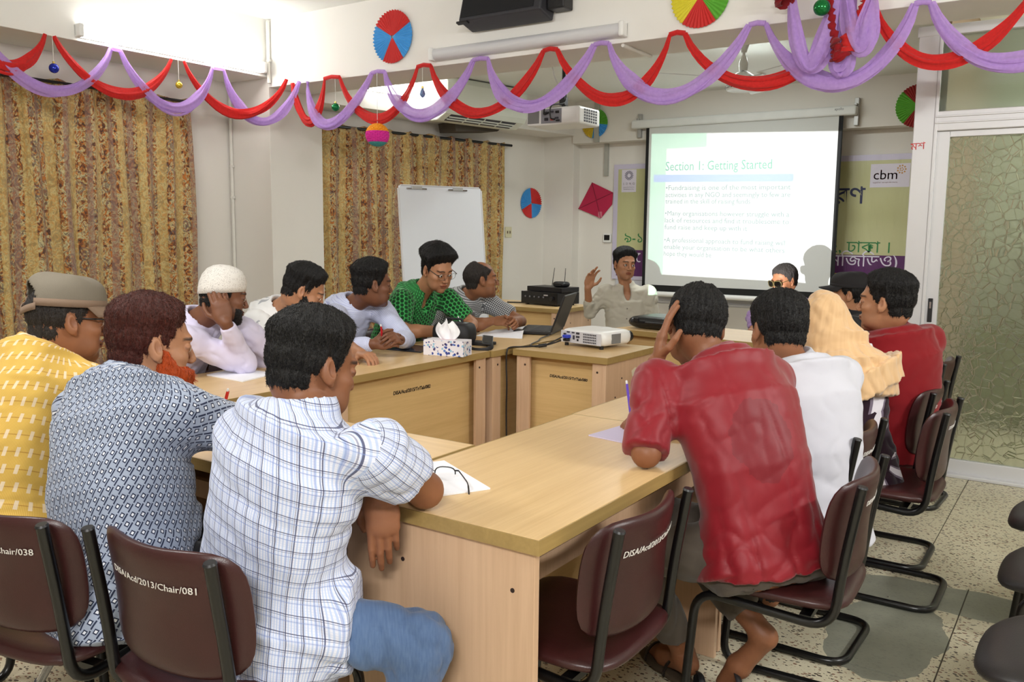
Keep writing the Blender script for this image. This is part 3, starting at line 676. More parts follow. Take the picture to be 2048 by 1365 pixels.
# ------------------------------------------------------------------ projection screen, banner, wall boards
SY = 8.64; SK = 0.971
scn = thing('projection_screen', 'white pull down projection screen with black borders on the far wall', 'screen', (-3.22*SK, SY, 1.4*(1-SK))); scn.scale = (SK, 1, SK)
X0, X1 = -1.035, 1.055
MB().bx(X0+0.035, X1-0.04, 0, 0.003, 0.83, 2.56).build('screen_fabric', plain('matte_screen', (214, 216, 214), 0.9, var=0.01), scn)
MB().bx(X0, X0+0.036, -0.001, 0.004, 0.76, 2.56).bx(X1-0.041, X1, -0.001, 0.004, 0.76, 2.56).bx(X0, X1, -0.001, 0.004, 0.76, 0.832).build('black_border', plain('black_border', (16, 17, 18), 0.8), scn)
MB().tube([(X0-0.02, 0, 0.735), (X1+0.02, 0, 0.735)], 0.028, 12).build('weight_bar', M_WHITEPL, scn, smooth=40)
MB().bx(-1.21, 1.18, -0.035, 0.045, 2.555, 2.645).build('roller_case', plain('white_case', (226, 228, 226), 0.5), scn, bevel=0.018, seg=3)
for x in (-1.14, 1.165):
    MB().bx(x-0.02, x+0.02, 0.03, 0.078, 2.46, 2.72).bx(x-0.012, x+0.012, -0.02, 0.05, 2.645, 2.665).build('wall_bracket', plain('steel_bracket', (180, 180, 178), 0.4, 0.4), scn, bevel=0.003)
text('brand_lettering', 'apollo', 0.035, plain('grey_lettering', (90, 94, 100), 0.6), scn, plane_M((1.02, -0.0355, 2.605), (1, 0, 0), (0, 0, 1)))
TXY = -0.0012
def slide_mat(nm, rgb): return plain(nm, rgb, 0.9, var=0.0)
S_T = slide_mat('slide_title_green', (128, 178, 160)); S_B = slide_mat('slide_text_grey', (140, 160, 158))
def slide_text(nm, body, x, z, width, h, m):
    me = text_mesh(body, h, align='LEFT', ext=0.0003, res=2); xs = [v.co.x for v in me.vertices]; k = width/(max(xs)-min(xs)); 
    for v in me.vertices: v.co.x = (v.co.x-min(xs))*k
    me.transform(plane_M((x, TXY, z), (1, 0, -0.012), (0, 0, 1))); me.name = nm; return link(nm, me, m, scn)
slide_text('slide_title', 'Section 1: Getting Started', -0.79, 2.085, 1.17, 0.14, S_T)
for k, (ln, z, w_) in enumerate((('•Fundraising is one of the most important', 1.875, 1.36), ('activities in any NGO and seemingly to few are', 1.80, 1.36), ('trained in the skill of raising funds', 1.73, 0.95), ('•Many organisations however struggle with a', 1.60, 1.36), ('lack of resources and find it troublesome to', 1.525, 1.36), ('fund raise and keep up with it', 1.45, 0.93), ('•A professional approach to fund raising will', 1.31, 1.33), ('enable your organisation to be what others', 1.235, 1.33), ('hope they would be', 1.16, 0.55))):
    slide_text('slide_text', ln, -0.78, z, w_, 0.075, S_B)
# the beam of the table projector: a real spot lamp whose picture is worked out from its own directions
PL = Vector((-2.14, 4.60, 0.822))
sp = bpy.data.lights.new('projector_beam', 'SPOT'); sp.energy = 930; sp.spot_size = math.radians(84); sp.spot_blend = 0.0; sp.shadow_soft_size = 0.006; sp.use_nodes = True
so = bpy.data.objects.new('projector_beam', sp); COL.objects.link(so); so.location = PL; so.rotation_euler = (PI/2, 0, 0)
def beam_nodes():
    nt = sp.node_tree
    em = [n for n in nt.nodes if n.type == 'EMISSION'][0]
    class Q(NB):
        def __init__(s): s.t = nt
    q = Q(); tc = q.n('ShaderNodeTexCoord'); s = q.n('ShaderNodeSeparateXYZ', tc.outputs['Normal'])
    az = q.math('ABSOLUTE', s.outputs[2]); D = SY-PL.y
    u = q.math('DIVIDE', q.math('ADD', q.math('MULTIPLY', q.math('DIVIDE', s.outputs[0], az), D), PL.x), SK)
    v = q.math('ADD', q.math('DIVIDE', q.math('ADD', q.math('MULTIPLY', q.math('DIVIDE', s.outputs[1], az), D), PL.z-1.4), SK), 1.4)
    def rng(x, a, b): return q.math('MULTIPLY', q.math('GREATER_THAN', x, a), q.math('LESS_THAN', x, b))
    # keystoned outline
    top = q.math('ADD', 2.49, q.math('MULTIPLY', q.math('ADD', u, 4.18), -0.040)); bot = q.math('ADD', 0.955, q.math('MULTIPLY', q.math('ADD', u, 4.18), -0.022))
    rgt = q.math('ADD', -2.20, q.math('MULTIPLY', q.math('SUBTRACT', v, 0.92), 0.018))
    m = q.math('MULTIPLY', q.math('MULTIPLY', q.math('GREATER_THAN', u, -4.19), q.math('LESS_THAN', u, rgt)), q.math('MULTIPLY', q.math('GREATER_THAN', v, bot), q.math('LESS_THAN', v, top)))
    left = q.math('LESS_THAN', u, -4.005); topb = q.math('MULTIPLY', q.math('LESS_THAN', u, -3.55), q.math('GREATER_THAN', v, 2.32))
    g = q.math('MAXIMUM', left, topb)
    bar = q.math('MULTIPLY', rng(u, -4.15, -2.615), rng(q.math('ADD', v, q.math('MULTIPLY', q.math('ADD', u, 4.15), 0.02)), 1.965, 2.045))
    col = q.mix(g, (1, 1, 1), (0.50, 0.86, 0.66)); col = q.mix(bar, col, (0.32, 0.50, 0.92))
    nt.links.new(col, em.inputs['Color']); nt.links.new(m, em.inputs['Strength'])
beam_nodes()

M_BAN = None
def banner_mat():
    q = NB('printed_banner_vinyl'); v = q.coord('Object'); s = q.n('ShaderNodeSeparateXYZ', v); x, z = s.outputs[0], s.outputs[2]
    n = q.noise(v, 1.4, 2).outputs[0]
    col = q.mix(n, lin((186, 186, 132)), lin((206, 206, 160)))
    pur = q.math('LESS_THAN', z, 0.335); pur = q.math('MULTIPLY', pur, q.math('GREATER_THAN', z, 0.04))
    col = q.mix(pur, col, lin((92, 42, 100)))
    ed = q.math('MAXIMUM', q.math('GREATER_THAN', z, 1.235), q.math('MAXIMUM', q.math('LESS_THAN', z, 0.04), q.math('LESS_THAN', x, -1.545)))
    col = q.mix(ed, col, lin((206, 200, 222)))
    w = q.noise(q.coord('Object', (9, 1, 1.2), (0, 0.5, 0)), 1.2, 3).outputs[0]
    q.set(color=col, rough=0.32, spec=0.5, normal=q.bump(w, 0.35, 0.03)); return q.m
ban = thing('banner', 'olive and purple printed banner with Bengali lettering behind the projection screen', 'banner', (-3.03, 8.876, 0.88))
MB().bx(-1.60, 1.60, 0, 0.004, 0, 1.29).build('vinyl', banner_mat(), ban)
B_NAVY = plain('navy_print', (38, 44, 84), 0.5); B_GREEN = plain('green_print', (44, 128, 70), 0.5); B_WHITE = plain('white_print', (230, 224, 240), 0.5); B_YEL = plain('yellow_print', (206, 180, 70), 0.5); B_RED = plain('maroon_print', (176, 40, 44), 0.5); B_CARD = plain('white_logo_card', (224, 218, 232), 0.5)
def btxt(body, size, m, x, z, al='LEFT', bold=0.0, sp=1.0): return text('lettering', body, size, m, ban, plane_M((x, -0.0008, z), (1, 0, 0), (0, 0, 1)), align=al, bold=bold, space=sp)
btxt('সম্পদ আহরণ', 0.235, B_NAVY, 1.11, 0.83, 'RIGHT', 0.002)
btxt('৯-১১ আগস্ট, ডিসা', 0.16, B_GREEN, -1.45, 0.42); btxt('মিরপুর-১/২, ঢাকা ।', 0.16, B_GREEN, 1.38, 0.36, 'RIGHT')
btxt('রে', 0.165, B_WHITE, -1.40, 0.20); btxt('(এনিজিডও)', 0.165, B_WHITE, 1.45, 0.225, 'RIGHT'); btxt('ম', 0.15, B_YEL, 0.86, 0.06)
c1 = MB().bx(1.15, 1.50, -0.0012, 0, 0.98, 1.20).build('logo_card', B_CARD, ban)
btxt('cbm', 0.13, B_RED, 1.175, 1.055); btxt('together we can do more', 0.021, B_RED, 1.175, 1.02)
dots = MB()
for k in range(9): a = 2*PI*k/9; dots.cyl((1.425+0.035*math.cos(a), -0.0018, 1.145+0.035*math.sin(a)), (1.425+0.035*math.cos(a), -0.0013, 1.145+0.035*math.sin(a)), 0.008, n=8)
for k in range(5): a = 2*PI*k/5; dots.cyl((1.425+0.014*math.cos(a), -0.0018, 1.145+0.014*math.sin(a)), (1.425+0.014*math.cos(a), -0.0013, 1.145+0.014*math.sin(a)), 0.006, n=8)
dots.build('logo_dots', plain('gold_print', (196, 140, 56), 0.5), ban)
MB().bx(-1.50, -1.32, -0.0012, 0, 0.98, 1.23).build('logo_card', B_CARD, ban)
ring = MB()
for k in range(16):
    a = 2*PI*k/16; ring.box((-1.41+0.042*math.cos(a), -0.0018, 1.165+0.042*math.sin(a)), (0.022, 0.001, 0.010), Matrix.Rotation(-a, 3, 'Y'))
ring.tube([(-1.41+0.026*math.cos(2*PI*k/20), -0.0016, 1.165+0.026*math.sin(2*PI*k/20)) for k in range(20)], 0.003, 6, closed=True)
B_GREY = plain('grey_print', (120, 116, 136), 0.5); ring.build('logo_emblem', B_GREY, ban)
btxt('S  D  R  O', 0.034, B_GREY, -1.41, 1.062, 'CENTER'); btxt('Social Development', 0.017, B_GREY, -1.41, 1.030, 'CENTER'); btxt('Rehabilitation Org.', 0.017, B_GREY, -1.41, 1.008, 'CENTER')
wb = thing('wall_whiteboard', 'pale grey writing board on the far wall below the banner and screen', 'whiteboard', (-3.05, 8.896, 0))
MB().bx(-1.52, 1.58, -0.008, 0, 0.66, 1.9).build('board', plain('grey_writing_board', (204, 206, 216), 0.3, var=0.02), wb)
MB().bx(-1.54, 1.60, -0.012, 0, 0.635, 0.662).bx(-1.54, -1.52, -0.012, 0, 0.635, 1.9).bx(1.58, 1.60, -0.012, 0, 0.635, 1.9).build('board_frame', M_ALU, wb, bevel=0.002)

# easel whiteboard left of the stereo desk
ez = thing('easel_whiteboard', 'white flip chart board with two clips standing before the far curtain', 'whiteboard', (-4.33, 5.525, 0), math.atan2(0.691, 0.303))
lean = Euler((math.radians(-7), 0, 0)).to_matrix(); piv = Vector((0, 0.06, 0.62))
def ezp(x, y, z): return piv+lean @ Vector((x, y, z-0.62))
MB().box(ezp(0, 0, 1.19), (0.755, 0.018, 1.16), lean).build('board', plain('whiteboard_enamel', (226, 230, 236), 0.22, var=0.01), ez, bevel=0.02, seg=3)
e_ = MB()
for x in (-0.379, 0.379): e_.box(ezp(x, 0, 1.19), (0.012, 0.024, 1.12), lean)
e_.box(ezp(0, 0, 1.772), (0.72, 0.024, 0.012), lean).box(ezp(0, 0, 0.608), (0.74, 0.024, 0.012), lean); e_.build('board_edge', M_ALU, ez, bevel=0.003)
for x in (-0.225, 0.15):
    c = MB().box(ezp(x, -0.016, 1.745), (0.18, 0.012, 0.014), lean).build('clip', M_CHROME, ez, bevel=0.003)
    MB().box(ezp(x, -0.022, 1.752), (0.09, 0.014, 0.026), lean).build('clip_plate', plain('steel_bracket', (180, 180, 178), 0.4, 0.4), c, bevel=0.003)
MB().box(ezp(0, -0.03, 0.60), (0.6, 0.06, 0.014), lean).build('pen_tray', M_ALU, ez)
for x in (-0.30, 0.30): MB().cyl(ezp(x, 0.03, 1.5), (x*1.15, 0.10, 0.0), 0.011, n=10).build('leg', M_BLACKMETAL, ez, smooth=40)
MB().cyl(ezp(0, 0.03, 1.6), (0, 0.52, 0.0), 0.011, n=10).build('leg', M_BLACKMETAL, ez, smooth=40)

# crimson paper kite
kt = thing('paper_kite', 'crimson square kite taped to the far wall beside the banner', 'kite', (-4.875, 8.885, 1.775))
K = [(-0.04, 0.205), (0.235, 0.085), (0.225, -0.05), (0.085, -0.205), (-0.215, -0.095)]
MB().prism(K, 0, 0.004, plane_M((0, 0, 0), (1, 0, 0), (0, 0, 1))).build('paper', plain('crimson_paper', (186, 30, 74), 0.6), kt)
MB().cyl((-0.215, -0.006, -0.095), (0.235, -0.006, 0.085), 0.003, n=6).build('spar', plain('dark_crimson_stick', (120, 24, 50), 0.6), kt)
MB().cyl((-0.04, -0.006, 0.205), (0.085, -0.006, -0.205), 0.003, n=6).build('spar', plain('dark_crimson_stick', (120, 24, 50), 0.6), kt)
MB().bx(0.05, 0.10, -0.0065, -0.0045, -0.20, -0.13).build('tape', plain('clear_tape', (214, 120, 140), 0.2), kt)

# ------------------------------------------------------------------ pleated paper fans
PAPER = {'red': plain('red_card', (206, 46, 44), 0.7), 'blue': plain('sky_blue_card', (70, 158, 226), 0.7), 'green': plain('leaf_green_card', (98, 176, 58), 0.7), 'yellow': plain('yellow_card', (226, 214, 60), 0.7), 'maroon': plain('dark_red_card', (156, 44, 44), 0.7), 'gold': plain('mustard_card', (206, 176, 44), 0.7)}
def rosette(label, M, r, sect, folds=44):
    """M: plane with z towards the room; sect: list of (start deg, end deg, colour), counter-clockwise"""
    t = thing('paper_fan', label, 'paper fan', group='pleated paper fan rosettes'); t.matrix_world = M
    for a0, a1, c in sect:
        n = max(2, 2*round((a1-a0)/360*folds)); vs = []; fs = []
        for i in range(n+1):
            a = math.radians(a0+(a1-a0)*i/n); hi = 0.016 if i % 2 else 0.004; rr = r*(1.0 if i % 2 else 0.965)
            vs += [(0.012*math.cos(a), 0.012*math.sin(a), 0.012), (rr*math.cos(a), rr*math.sin(a), hi), (rr*math.cos(a), rr*math.sin(a), hi-0.003), (0.012*math.cos(a), 0.012*math.sin(a), 0.009)]
        for i in range(n):
            b = i*4; fs += [(b, b+1, b+5, b+4), (b+3, b+7, b+6, b+2), (b+1, b+2, b+6, b+5)]
        MB().add(vs, fs).build('paper_segment', PAPER[c], t)
    return t
FX, FZ = (1, 0, 0), (0, 0, 1)
rosette('red and blue paper fan on the beam beside the black speaker', plane_M((-4.506, 5.035, 2.842), FX, FZ), 0.195, [(28, 150, 'red'), (150, 238, 'blue'), (238, 302, 'red'), (302, 388, 'blue')])
rosette('yellow red green paper fan cut by the top edge, on the beam', plane_M((-2.08, 5.035, 2.80), FX, FZ), 0.185, [(20, 110, 'red'), (110, 232, 'yellow'), (232, 304, 'red'), (304, 380, 'green')])
rosette('green blue yellow paper fan on the far wall beam behind the hanging projector', plane_M((-4.80, 8.715, 2.62), FX, FZ), 0.165, [(-8, 78, 'green'), (78, 190, 'red'), (190, 258, 'gold'), (258, 352, 'blue')])
rosette('dark red and green paper fan beside the glass partition', plane_M((-1.47, 8.715, 2.575), FX, FZ), 0.195, [(40, 135, 'maroon'), (135, 232, 'green'), (232, 318, 'maroon'), (318, 400, 'green')])
_p = A0+AD*((8.53-5.64)/AD.y); rosette('red and blue paper fan on the left wall above the light switch', plane_M((_p.x+0.004, _p.y, 1.738), AD, FZ), 0.175, [(-5, 95, 'red'), (95, 208, 'blue'), (208, 276, 'red'), (276, 355, 'blue')])
_p = A0+AD*((8.17-5.64)/AD.y)
sw = thing('light_switch', 'cream wall switch plate between the whiteboard and the paper fan', 'switch'); sw.matrix_world = plane_M((_p.x, _p.y, 1.40), AD, FZ)
MB().bx(-0.05, 0.05, -0.06, 0.06, 0, 0.014).build('plate', plain('cream_plastic', (220, 214, 180), 0.4), sw, bevel=0.004)
for x in (-0.02, 0.02): MB().bx(x-0.007, x+0.007, -0.015, 0.015, 0.012, 0.022).build('rocker', plain('brown_rocker', (120, 104, 84), 0.4), sw, bevel=0.002)
dv = thing('thermostat', 'small white wall control with a dark display under the kite', 'control', (-4.70, 8.89, 1.35))
MB().bx(-0.05, 0.05, -0.02, 0, -0.055, 0.045).build('case', M_WHITEPL, dv, bevel=0.004)
MB().bx(-0.035, 0.035, -0.022, -0.019, -0.03, 0.03).build('display', plain('dark_screen_glass', (30, 32, 38), 0.08), dv)

# ------------------------------------------------------------------ curtains
def curtain_mat(name, light):
    q = NB(name); uv = q.n('ShaderNodeUVMap').outputs[0]
    s = q.n('ShaderNodeSeparateXYZ', uv); u = s.outputs[0]
    def V(sx, sy, off=0):
        m = q.n('ShaderNodeMapping', uv); m.inputs['Scale'].default_value = (sx, sy, 1); m.inputs['Location'].default_value = (off, off*1.7, 0); return m.outputs[0]
    w = q.noise(V(9, 9), 1, 3).outputs['Color']
    warp = q.n('ShaderNodeVectorMath', V(1, 1), q.n('ShaderNodeVectorMath', w, (0.05, 0.05, 0), operation='MULTIPLY').outputs[0], operation='ADD').outputs[0]
    def VM(sx, sy, off):
        m = q.n('ShaderNodeMapping', warp); m.inputs['Scale'].default_value = (sx, sy, 1); m.inputs['Location'].default_value = (off, off, 0); return m.outputs[0]
    nA = q.noise(VM(24, 19, 3), 1, 2, 0.5, 1.2).outputs[0]
    col = q.ramp(nA, [(0.0, lin((70, 50, 46))), (0.36, lin((92, 64, 52))), (0.42, lin((160, 96, 52))), (0.48, lin((176, 150, 98))), (0.56, lin((206, 198, 152))), (0.62, lin((150, 130, 104))), (0.70, lin((186, 112, 48)))])
    nB = q.noise(VM(60, 48, 9), 1, 2, 0.5, 0.8).outputs[0]
    col = q.mix(q.math('MULTIPLY', q.math('GREATER_THAN', nB, 0.58), 0.75), col, lin((196, 120, 52))); col = q.mix(q.math('MULTIPLY', q.math('LESS_THAN', nB, 0.40), 0.65), col, lin((88, 70, 62)))
    d3 = q.vor(VM(6.5, 5.2, 21), 1); e3 = q.math('SINE', q.math('MULTIPLY', d3.outputs['Distance'], 52))
    pais = q.math('MULTIPLY', q.math('LESS_THAN', d3.outputs['Distance'], 0.36), q.math('GREATER_THAN', e3, 0.0))
    col = q.mix(q.math('MULTIPLY', pais, 0.6), col, lin((104, 92, 90)))
    st_ = q.stripe(u, 0.23, 0.075); col = q.mix(q.math('MULTIPLY', st_, 0.5), col, lin((212, 186, 118)))
    st2 = q.stripe(u, 0.23, 0.05, 0.42); col = q.mix(q.math('MULTIPLY', st2, 0.55), col, lin((150, 122, 112)))
    q.set(color=col, rough=0.75, spec=0.2, sheen=0.2); return q.m
def curtain(name, label, P0, P1, nrm, z0, z1, seed, m):
    t = thing(name, label, 'curtain', P0); P0 = Vector(P0); P1 = Vector(P1); L = (P1-P0).length; d = (P1-P0)/L; nrm = Vector(nrm).normalized()
    rr = random.Random(seed); n = int(L*110); nz = 30; vs = []; fs = []; us = []; ph = 0; u = 0; prev = None; prof = []
    per = [rr.uniform(0.075, 0.135) for _ in range(60)]; amp = [rr.uniform(0.035, 0.062) for _ in range(60)]; k = 0; acc = 0
    for i in range(n+1):
        s = L*i/n
        while s-acc > per[k]: acc += per[k]; k += 1
        f = (s-acc)/per[k]; y = amp[k]*(math.sin(PI*f)**0.7)*(1 if k % 2 else -0.6); p = (s, y)
        if prev: u += math.hypot(p[0]-prev[0], p[1]-prev[1])
        prev = p; prof.append((s, y, u, k))
    for j in range(nz+1):
        v = j/nz; z = z0+(z1-z0)*v
        for s, y, u, k in prof:
            g = 0.75+0.35*(1-v)+0.12*math.sin(k*2.1+v*5); top = 1-0.5*max(0, (v-0.93)/0.07)
            sag = -0.022*abs(math.sin(s/L*PI*9)) if j == nz else 0
            q = d*(s+0.012*math.sin(v*6+k))+nrm*(y*g*top); vs.append((q.x, q.y, z+sag)); us.append((u, z))
    w = n+1
    for j in range(nz):
        for i in range(n): a = j*w+i; fs.append((a, a+1, a+w+1, a+w))
    me = bpy.data.meshes.new('fabric'); me.from_pydata(vs, [], fs); uvl = me.uv_layers.new(name='UVMap')
    li = np.zeros(len(me.loops), np.int32); me.loops.foreach_get('vertex_index', li); uvl.data.foreach_set('uv', np.array(us, np.float32)[li].ravel())
    me.polygons.foreach_set('use_smooth', [True]*len(me.polygons)); me.materials.append(m); o = link('fabric', me, None, t)
    md = o.modifiers.new('solid', 'SOLIDIFY'); md.thickness = 0.003
    return t
M_CUR = curtain_mat('brown_paisley_curtain', 0)
cu1 = curtain('curtain', 'wide brown paisley curtain behind the man in yellow', (-6.35, 2.1, 0), (-6.35, 4.56, 0), (1, 0, 0), 0.06, 2.47, 3, M_CUR)
MB().cyl((0.02, -0.05, 2.44), (0.02, 2.50, 2.44), 0.011, n=10).build('rod', M_BLACKMETAL, cu1)
_a = A0+AD*0.02+AN*0.10; _b = A0+AD*2.42+AN*0.10
cu2 = curtain('curtain', 'brown paisley curtain in the far bay behind the easel whiteboard', (_a.x, _a.y, 0), (_b.x, _b.y, 0), AN, 0.06, 2.385, 11, M_CUR)
_rv = AD*2.42; MB().cyl((0, 0, 2.355), (_rv.x*1.035, _rv.y*1.035, 2.355), 0.014, n=10).build('rod', M_BLACKMETAL, cu2)

# ------------------------------------------------------------------ lamps, air conditioner, fan, hanging projector, loudspeaker
M_GLOW = emission('tube_glow', (255, 253, 248), 26.0); M_OFFTUBE = plain('unlit_diffuser', (214, 214, 218), 0.25, var=0.01)
def tube_lamp(label, M, L, lit, r=0.042):
    t = thing('tube_lamp', label, 'lamp', group='tube lamps on the beams'); t.matrix_world = M
    MB().bx(-L/2, L/2, -r, r, 0, 0.02).build('housing', M_WHITEPL, t, bevel=0.004)
    vs = []; fs = []; n = 12
    for x in (-L/2+0.03, L/2-0.03):
        for k in range(n+1): a = PI*k/n; vs.append((x, r*math.cos(a), 0.018+r*1.15*math.sin(a)))
    for k in range(n): fs.append((k, k+1, n+2+k, n+1+k))
    fs += [tuple(range(n+1))[::-1], tuple(range(n+1, 2*n+2))]
    MB().add(vs, fs).build('diffuser', M_GLOW if lit else M_OFFTUBE, t, smooth=50)
    for s in (-1, 1): MB().bx(s*L/2, s*(L/2-0.035), -r-0.003, r+0.003, 0, 0.075).build('end_cap', M_WHITEPL, t, bevel=0.012, seg=3)
    return t
tube_lamp('lit tube lamp on the left beam above the near curtain', plane_M((LXF, 4.17, 2.735), (0, 1, 0), FZ), 1.60, True)
tube_lamp('unlit round tube lamp on the middle beam below the speaker', plane_M((-3.335, CYF, 2.665), FX, FZ) , 1.56, False, 0.044)
_c = A0+AD*0.82+AN*0.42; tube_lamp('lit tube lamp in the far bay beside the air conditioner', plane_M((_c.x, _c.y, 2.70), AD, FZ), 1.05, True)

ac = thing('air_conditioner', 'long white air conditioner on the far left beam', 'air conditioner'); _c = A0+AD*1.62+AN*0.42; ac.matrix_world = plane_M((_c.x, _c.y, 2.46), AD, FZ)
def acprof(L0, L1, b):
    P = [(0.0, 0.0), (0.0, 0.11), (0.055, 0.235), (0.10, 0.265), (0.34, 0.27), (0.395, 0.245), (0.405, 0.20), (0.405, 0.0)]
    n = len(P); vs = [(x, z, y) for x in (L0, L1) for z, y in P]
    return b.add(vs, [tuple(range(n)), tuple(range(2*n-1, n-1, -1))]+[(i, n+i, n+(i+1) % n, (i+1) % n) for i in range(n)])
acprof(-0.54, 0.54, MB()).build('case', plain('off_white_plastic', (228, 232, 222), 0.4, var=0.02), ac, bevel=0.012, seg=3)
vb = MB(); nv = Vector((0.055, 0.125)); 
def acv(x, f, off):  # on the sloped lower lip
    z = 0.055*f; y = 0.11+0.125*f; l = math.hypot(0.055, 0.125); return (x, z-0.125/l*off, y+0.055/l*off)
def slot(b, x0, x1, f0, f1, o0, o1):
    vs = [acv(x, f, o) for x in (x0, x1) for f in (f0, f1) for o in (o0, o1)]
    return b.add(vs, [(0, 1, 3, 2), (4, 6, 7, 5), (0, 4, 5, 1), (2, 3, 7, 6), (0, 2, 6, 4), (1, 5, 7, 3)])
vt = slot(MB(), -0.46, 0.42, 0.08, 0.92, -0.004, 0.003).build('air_outlet', plain('dark_vent', (60, 58, 66), 0.6), ac)
for f in (0.33, 0.62): slot(MB(), -0.46, 0.42, f, f+0.07, 0.002, 0.012).build('louvre', plain('off_white_plastic', (228, 232, 222), 0.4), vt)
for x in (-0.24, -0.02, 0.20): slot(MB(), x, x+0.012, 0.08, 0.92, 0.002, 0.010).build('louvre', plain('off_white_plastic', (228, 232, 222), 0.4), vt)
vb = thing('dark_bracket', 'dark wooden wedge under the air conditioner above the curtain', 'bracket'); _c = A0+AD*1.75+AN*0.16; vb.matrix_world = plane_M((_c.x, _c.y, 2.43), AD, FZ)
MB().prism([(-0.30, 0.06), (0.38, 0.07), (0.30, 0.02), (-0.28, -0.03)], -0.05, 0.20).build('wedge', plain('dark_grey_wood', (74, 66, 56), 0.7), vb)

fan = thing('ceiling_fan', 'white ceiling fan hanging from the far ceiling', 'fan', (-2.29, 6.40, 2.46))
M_FAN = plain('white_fan_enamel', (228, 232, 230), 0.35, var=0.02)
MB().lathe([(0.118, 0.004), (0.122, 0.01), (0.125, 0.035), (0.10, 0.06), (0.085, 0.07), (0.085, 0.10), (0.05, 0.125), (0.026, 0.135)], n=32).build('motor', M_FAN, fan, smooth=35)
MB().lathe([(0.0, 0.012), (0.06, 0.010), (0.09, 0.002), (0.112, 0.0), (0.118, 0.006)], n=32).build('bottom_ring', M_FAN, fan, smooth=35)
MB().lathe([(0.030, 0.14), (0.034, 0.19), (0.022, 0.235), (0.014, 0.25)], n=20).build('lower_cup', M_FAN, fan, smooth=40)
MB().cyl((0, 0, 0.13), (0, 0, 0.41), 0.011, n=10).build('down_rod', M_FAN, fan, smooth=40)
MB().lathe([(0.018, 0.27), (0.05, 0.37), (0.056, 0.408)], n=24).build('canopy', M_FAN, fan, smooth=40)
for a in (229, 99, -31):
    ra = math.radians(a+0); Rb = Matrix.Rotation(ra, 3, 'Z')
    b = MB(); poly = [(0.20, -0.045), (0.68, -0.062), (0.70, -0.05), (0.70, 0.05), (0.68, 0.062), (0.20, 0.045)]
    vs = [Rb @ Vector((x, y, 0.085+0.006*(z)-y*0.18)) for z in (0, 1) for x, y in poly]; n = 6
    b.add(vs, [tuple(range(n-1, -1, -1)), tuple(range(n, 2*n))]+[(i, (i+1) % n, n+(i+1) % n, n+i) for i in range(n)]).build('blade', M_FAN, fan)
    vs = Rb
    MB().box(Rb @ Vector((0.155, 0, 0.082)), (0.15, 0.035, 0.008), Rb).build('blade_arm', M_FAN, fan)
me = text_mesh('DISA/ACD/2013/FAN/18', 0.036, res=2)
for v in me.vertices:
    a = -PI/2-0.33+v.co.x/0.128; v.co = (0.1262*math.cos(a), 0.1262*math.sin(a), 0.012+v.co.y+v.co.z)
me.name = 'lettering'; link('lettering', me, M_INK, fan)

hp = thing('projector', 'white projector hanging from the far ceiling beside the air conditioner', 'projector', (-3.62, 6.05, 2.235))
MB().bx(-0.24, 0.24, -0.17, 0.17, 0, 0.135).build('case', M_WHITEPL, hp, bevel=0.02, seg=3)
MB().bx(-0.225, -0.12, -0.174, -0.168, 0.018, 0.118).build('side_grille', plain('grey_vent', (150, 150, 150), 0.6), hp)
rp = MB().bx(-0.10, 0.085, -0.174, -0.168, 0.014, 0.122).build('socket_plate', plain('grey_panel', (130, 130, 136), 0.5), hp)
for x, z, w_, h_, m_ in ((-0.06, 0.095, 0.035, 0.016, M_BLACKPL), (0.0, 0.10, 0.03, 0.014, M_VENT), (0.05, 0.095, 0.03, 0.018, M_BLACKPL), (-0.05, 0.045, 0.03, 0.022, M_BLACKPL), (0.005, 0.04, 0.028, 0.014, plain('red_socket', (190, 50, 46), 0.5)), (0.045, 0.05, 0.03, 0.014, M_VENT), (0.055, 0.03, 0.03, 0.012, M_BLACKPL)):
    MB().bx(x-w_/2, x+w_/2, -0.182, -0.172, z-h_/2, z+h_/2).build('socket', m_, rp)
for i in range(6):
    for j in range(5): MB().bx(0.2405, 0.2415, -0.08+i*0.036-0.013, -0.08+i*0.036+0.013, 0.02+j*0.021, 0.035+j*0.021).build('grille_hole', M_VENT, hp)
MB().tube(spline([(-0.02, -0.185, 0.095), (-0.04, -0.23, 0.08), (-0.02, -0.22, 0.17), (-0.005, -0.1, 0.2), (0.005, 0.0, 0.3)], 6), 0.007, 8).build('cable', M_BLACKPL, hp, smooth=50)
MB().tube(spline([(0.03, -0.18, 0.04), (0.015, -0.22, 0.05), (0.01, -0.2, 0.14), (0.04, -0.06, 0.18), (0.03, -0.01, 0.26)], 6), 0.006, 8).build('cable', M_BLACKPL, hp, smooth=50)
MB().cyl((0, 0, 0.13), (0, 0, 0.636), 0.016, n=12).box((0, 0, 0.145), (0.16, 0.14, 0.012)).box((0, 0, 0.20), (0.05, 0.05, 0.06)).build('mount_pole', plain('black_mount', (34, 34, 36), 0.4), hp, smooth=40)
MB().tube(spline([(0.03, 0, 0.25), (-0.06, -0.02, 0.36), (-0.10, -0.02, 0.50), (-0.115, 0, 0.635)], 6), 0.007, 8).build('cable', M_WHITEPL, hp, smooth=50)

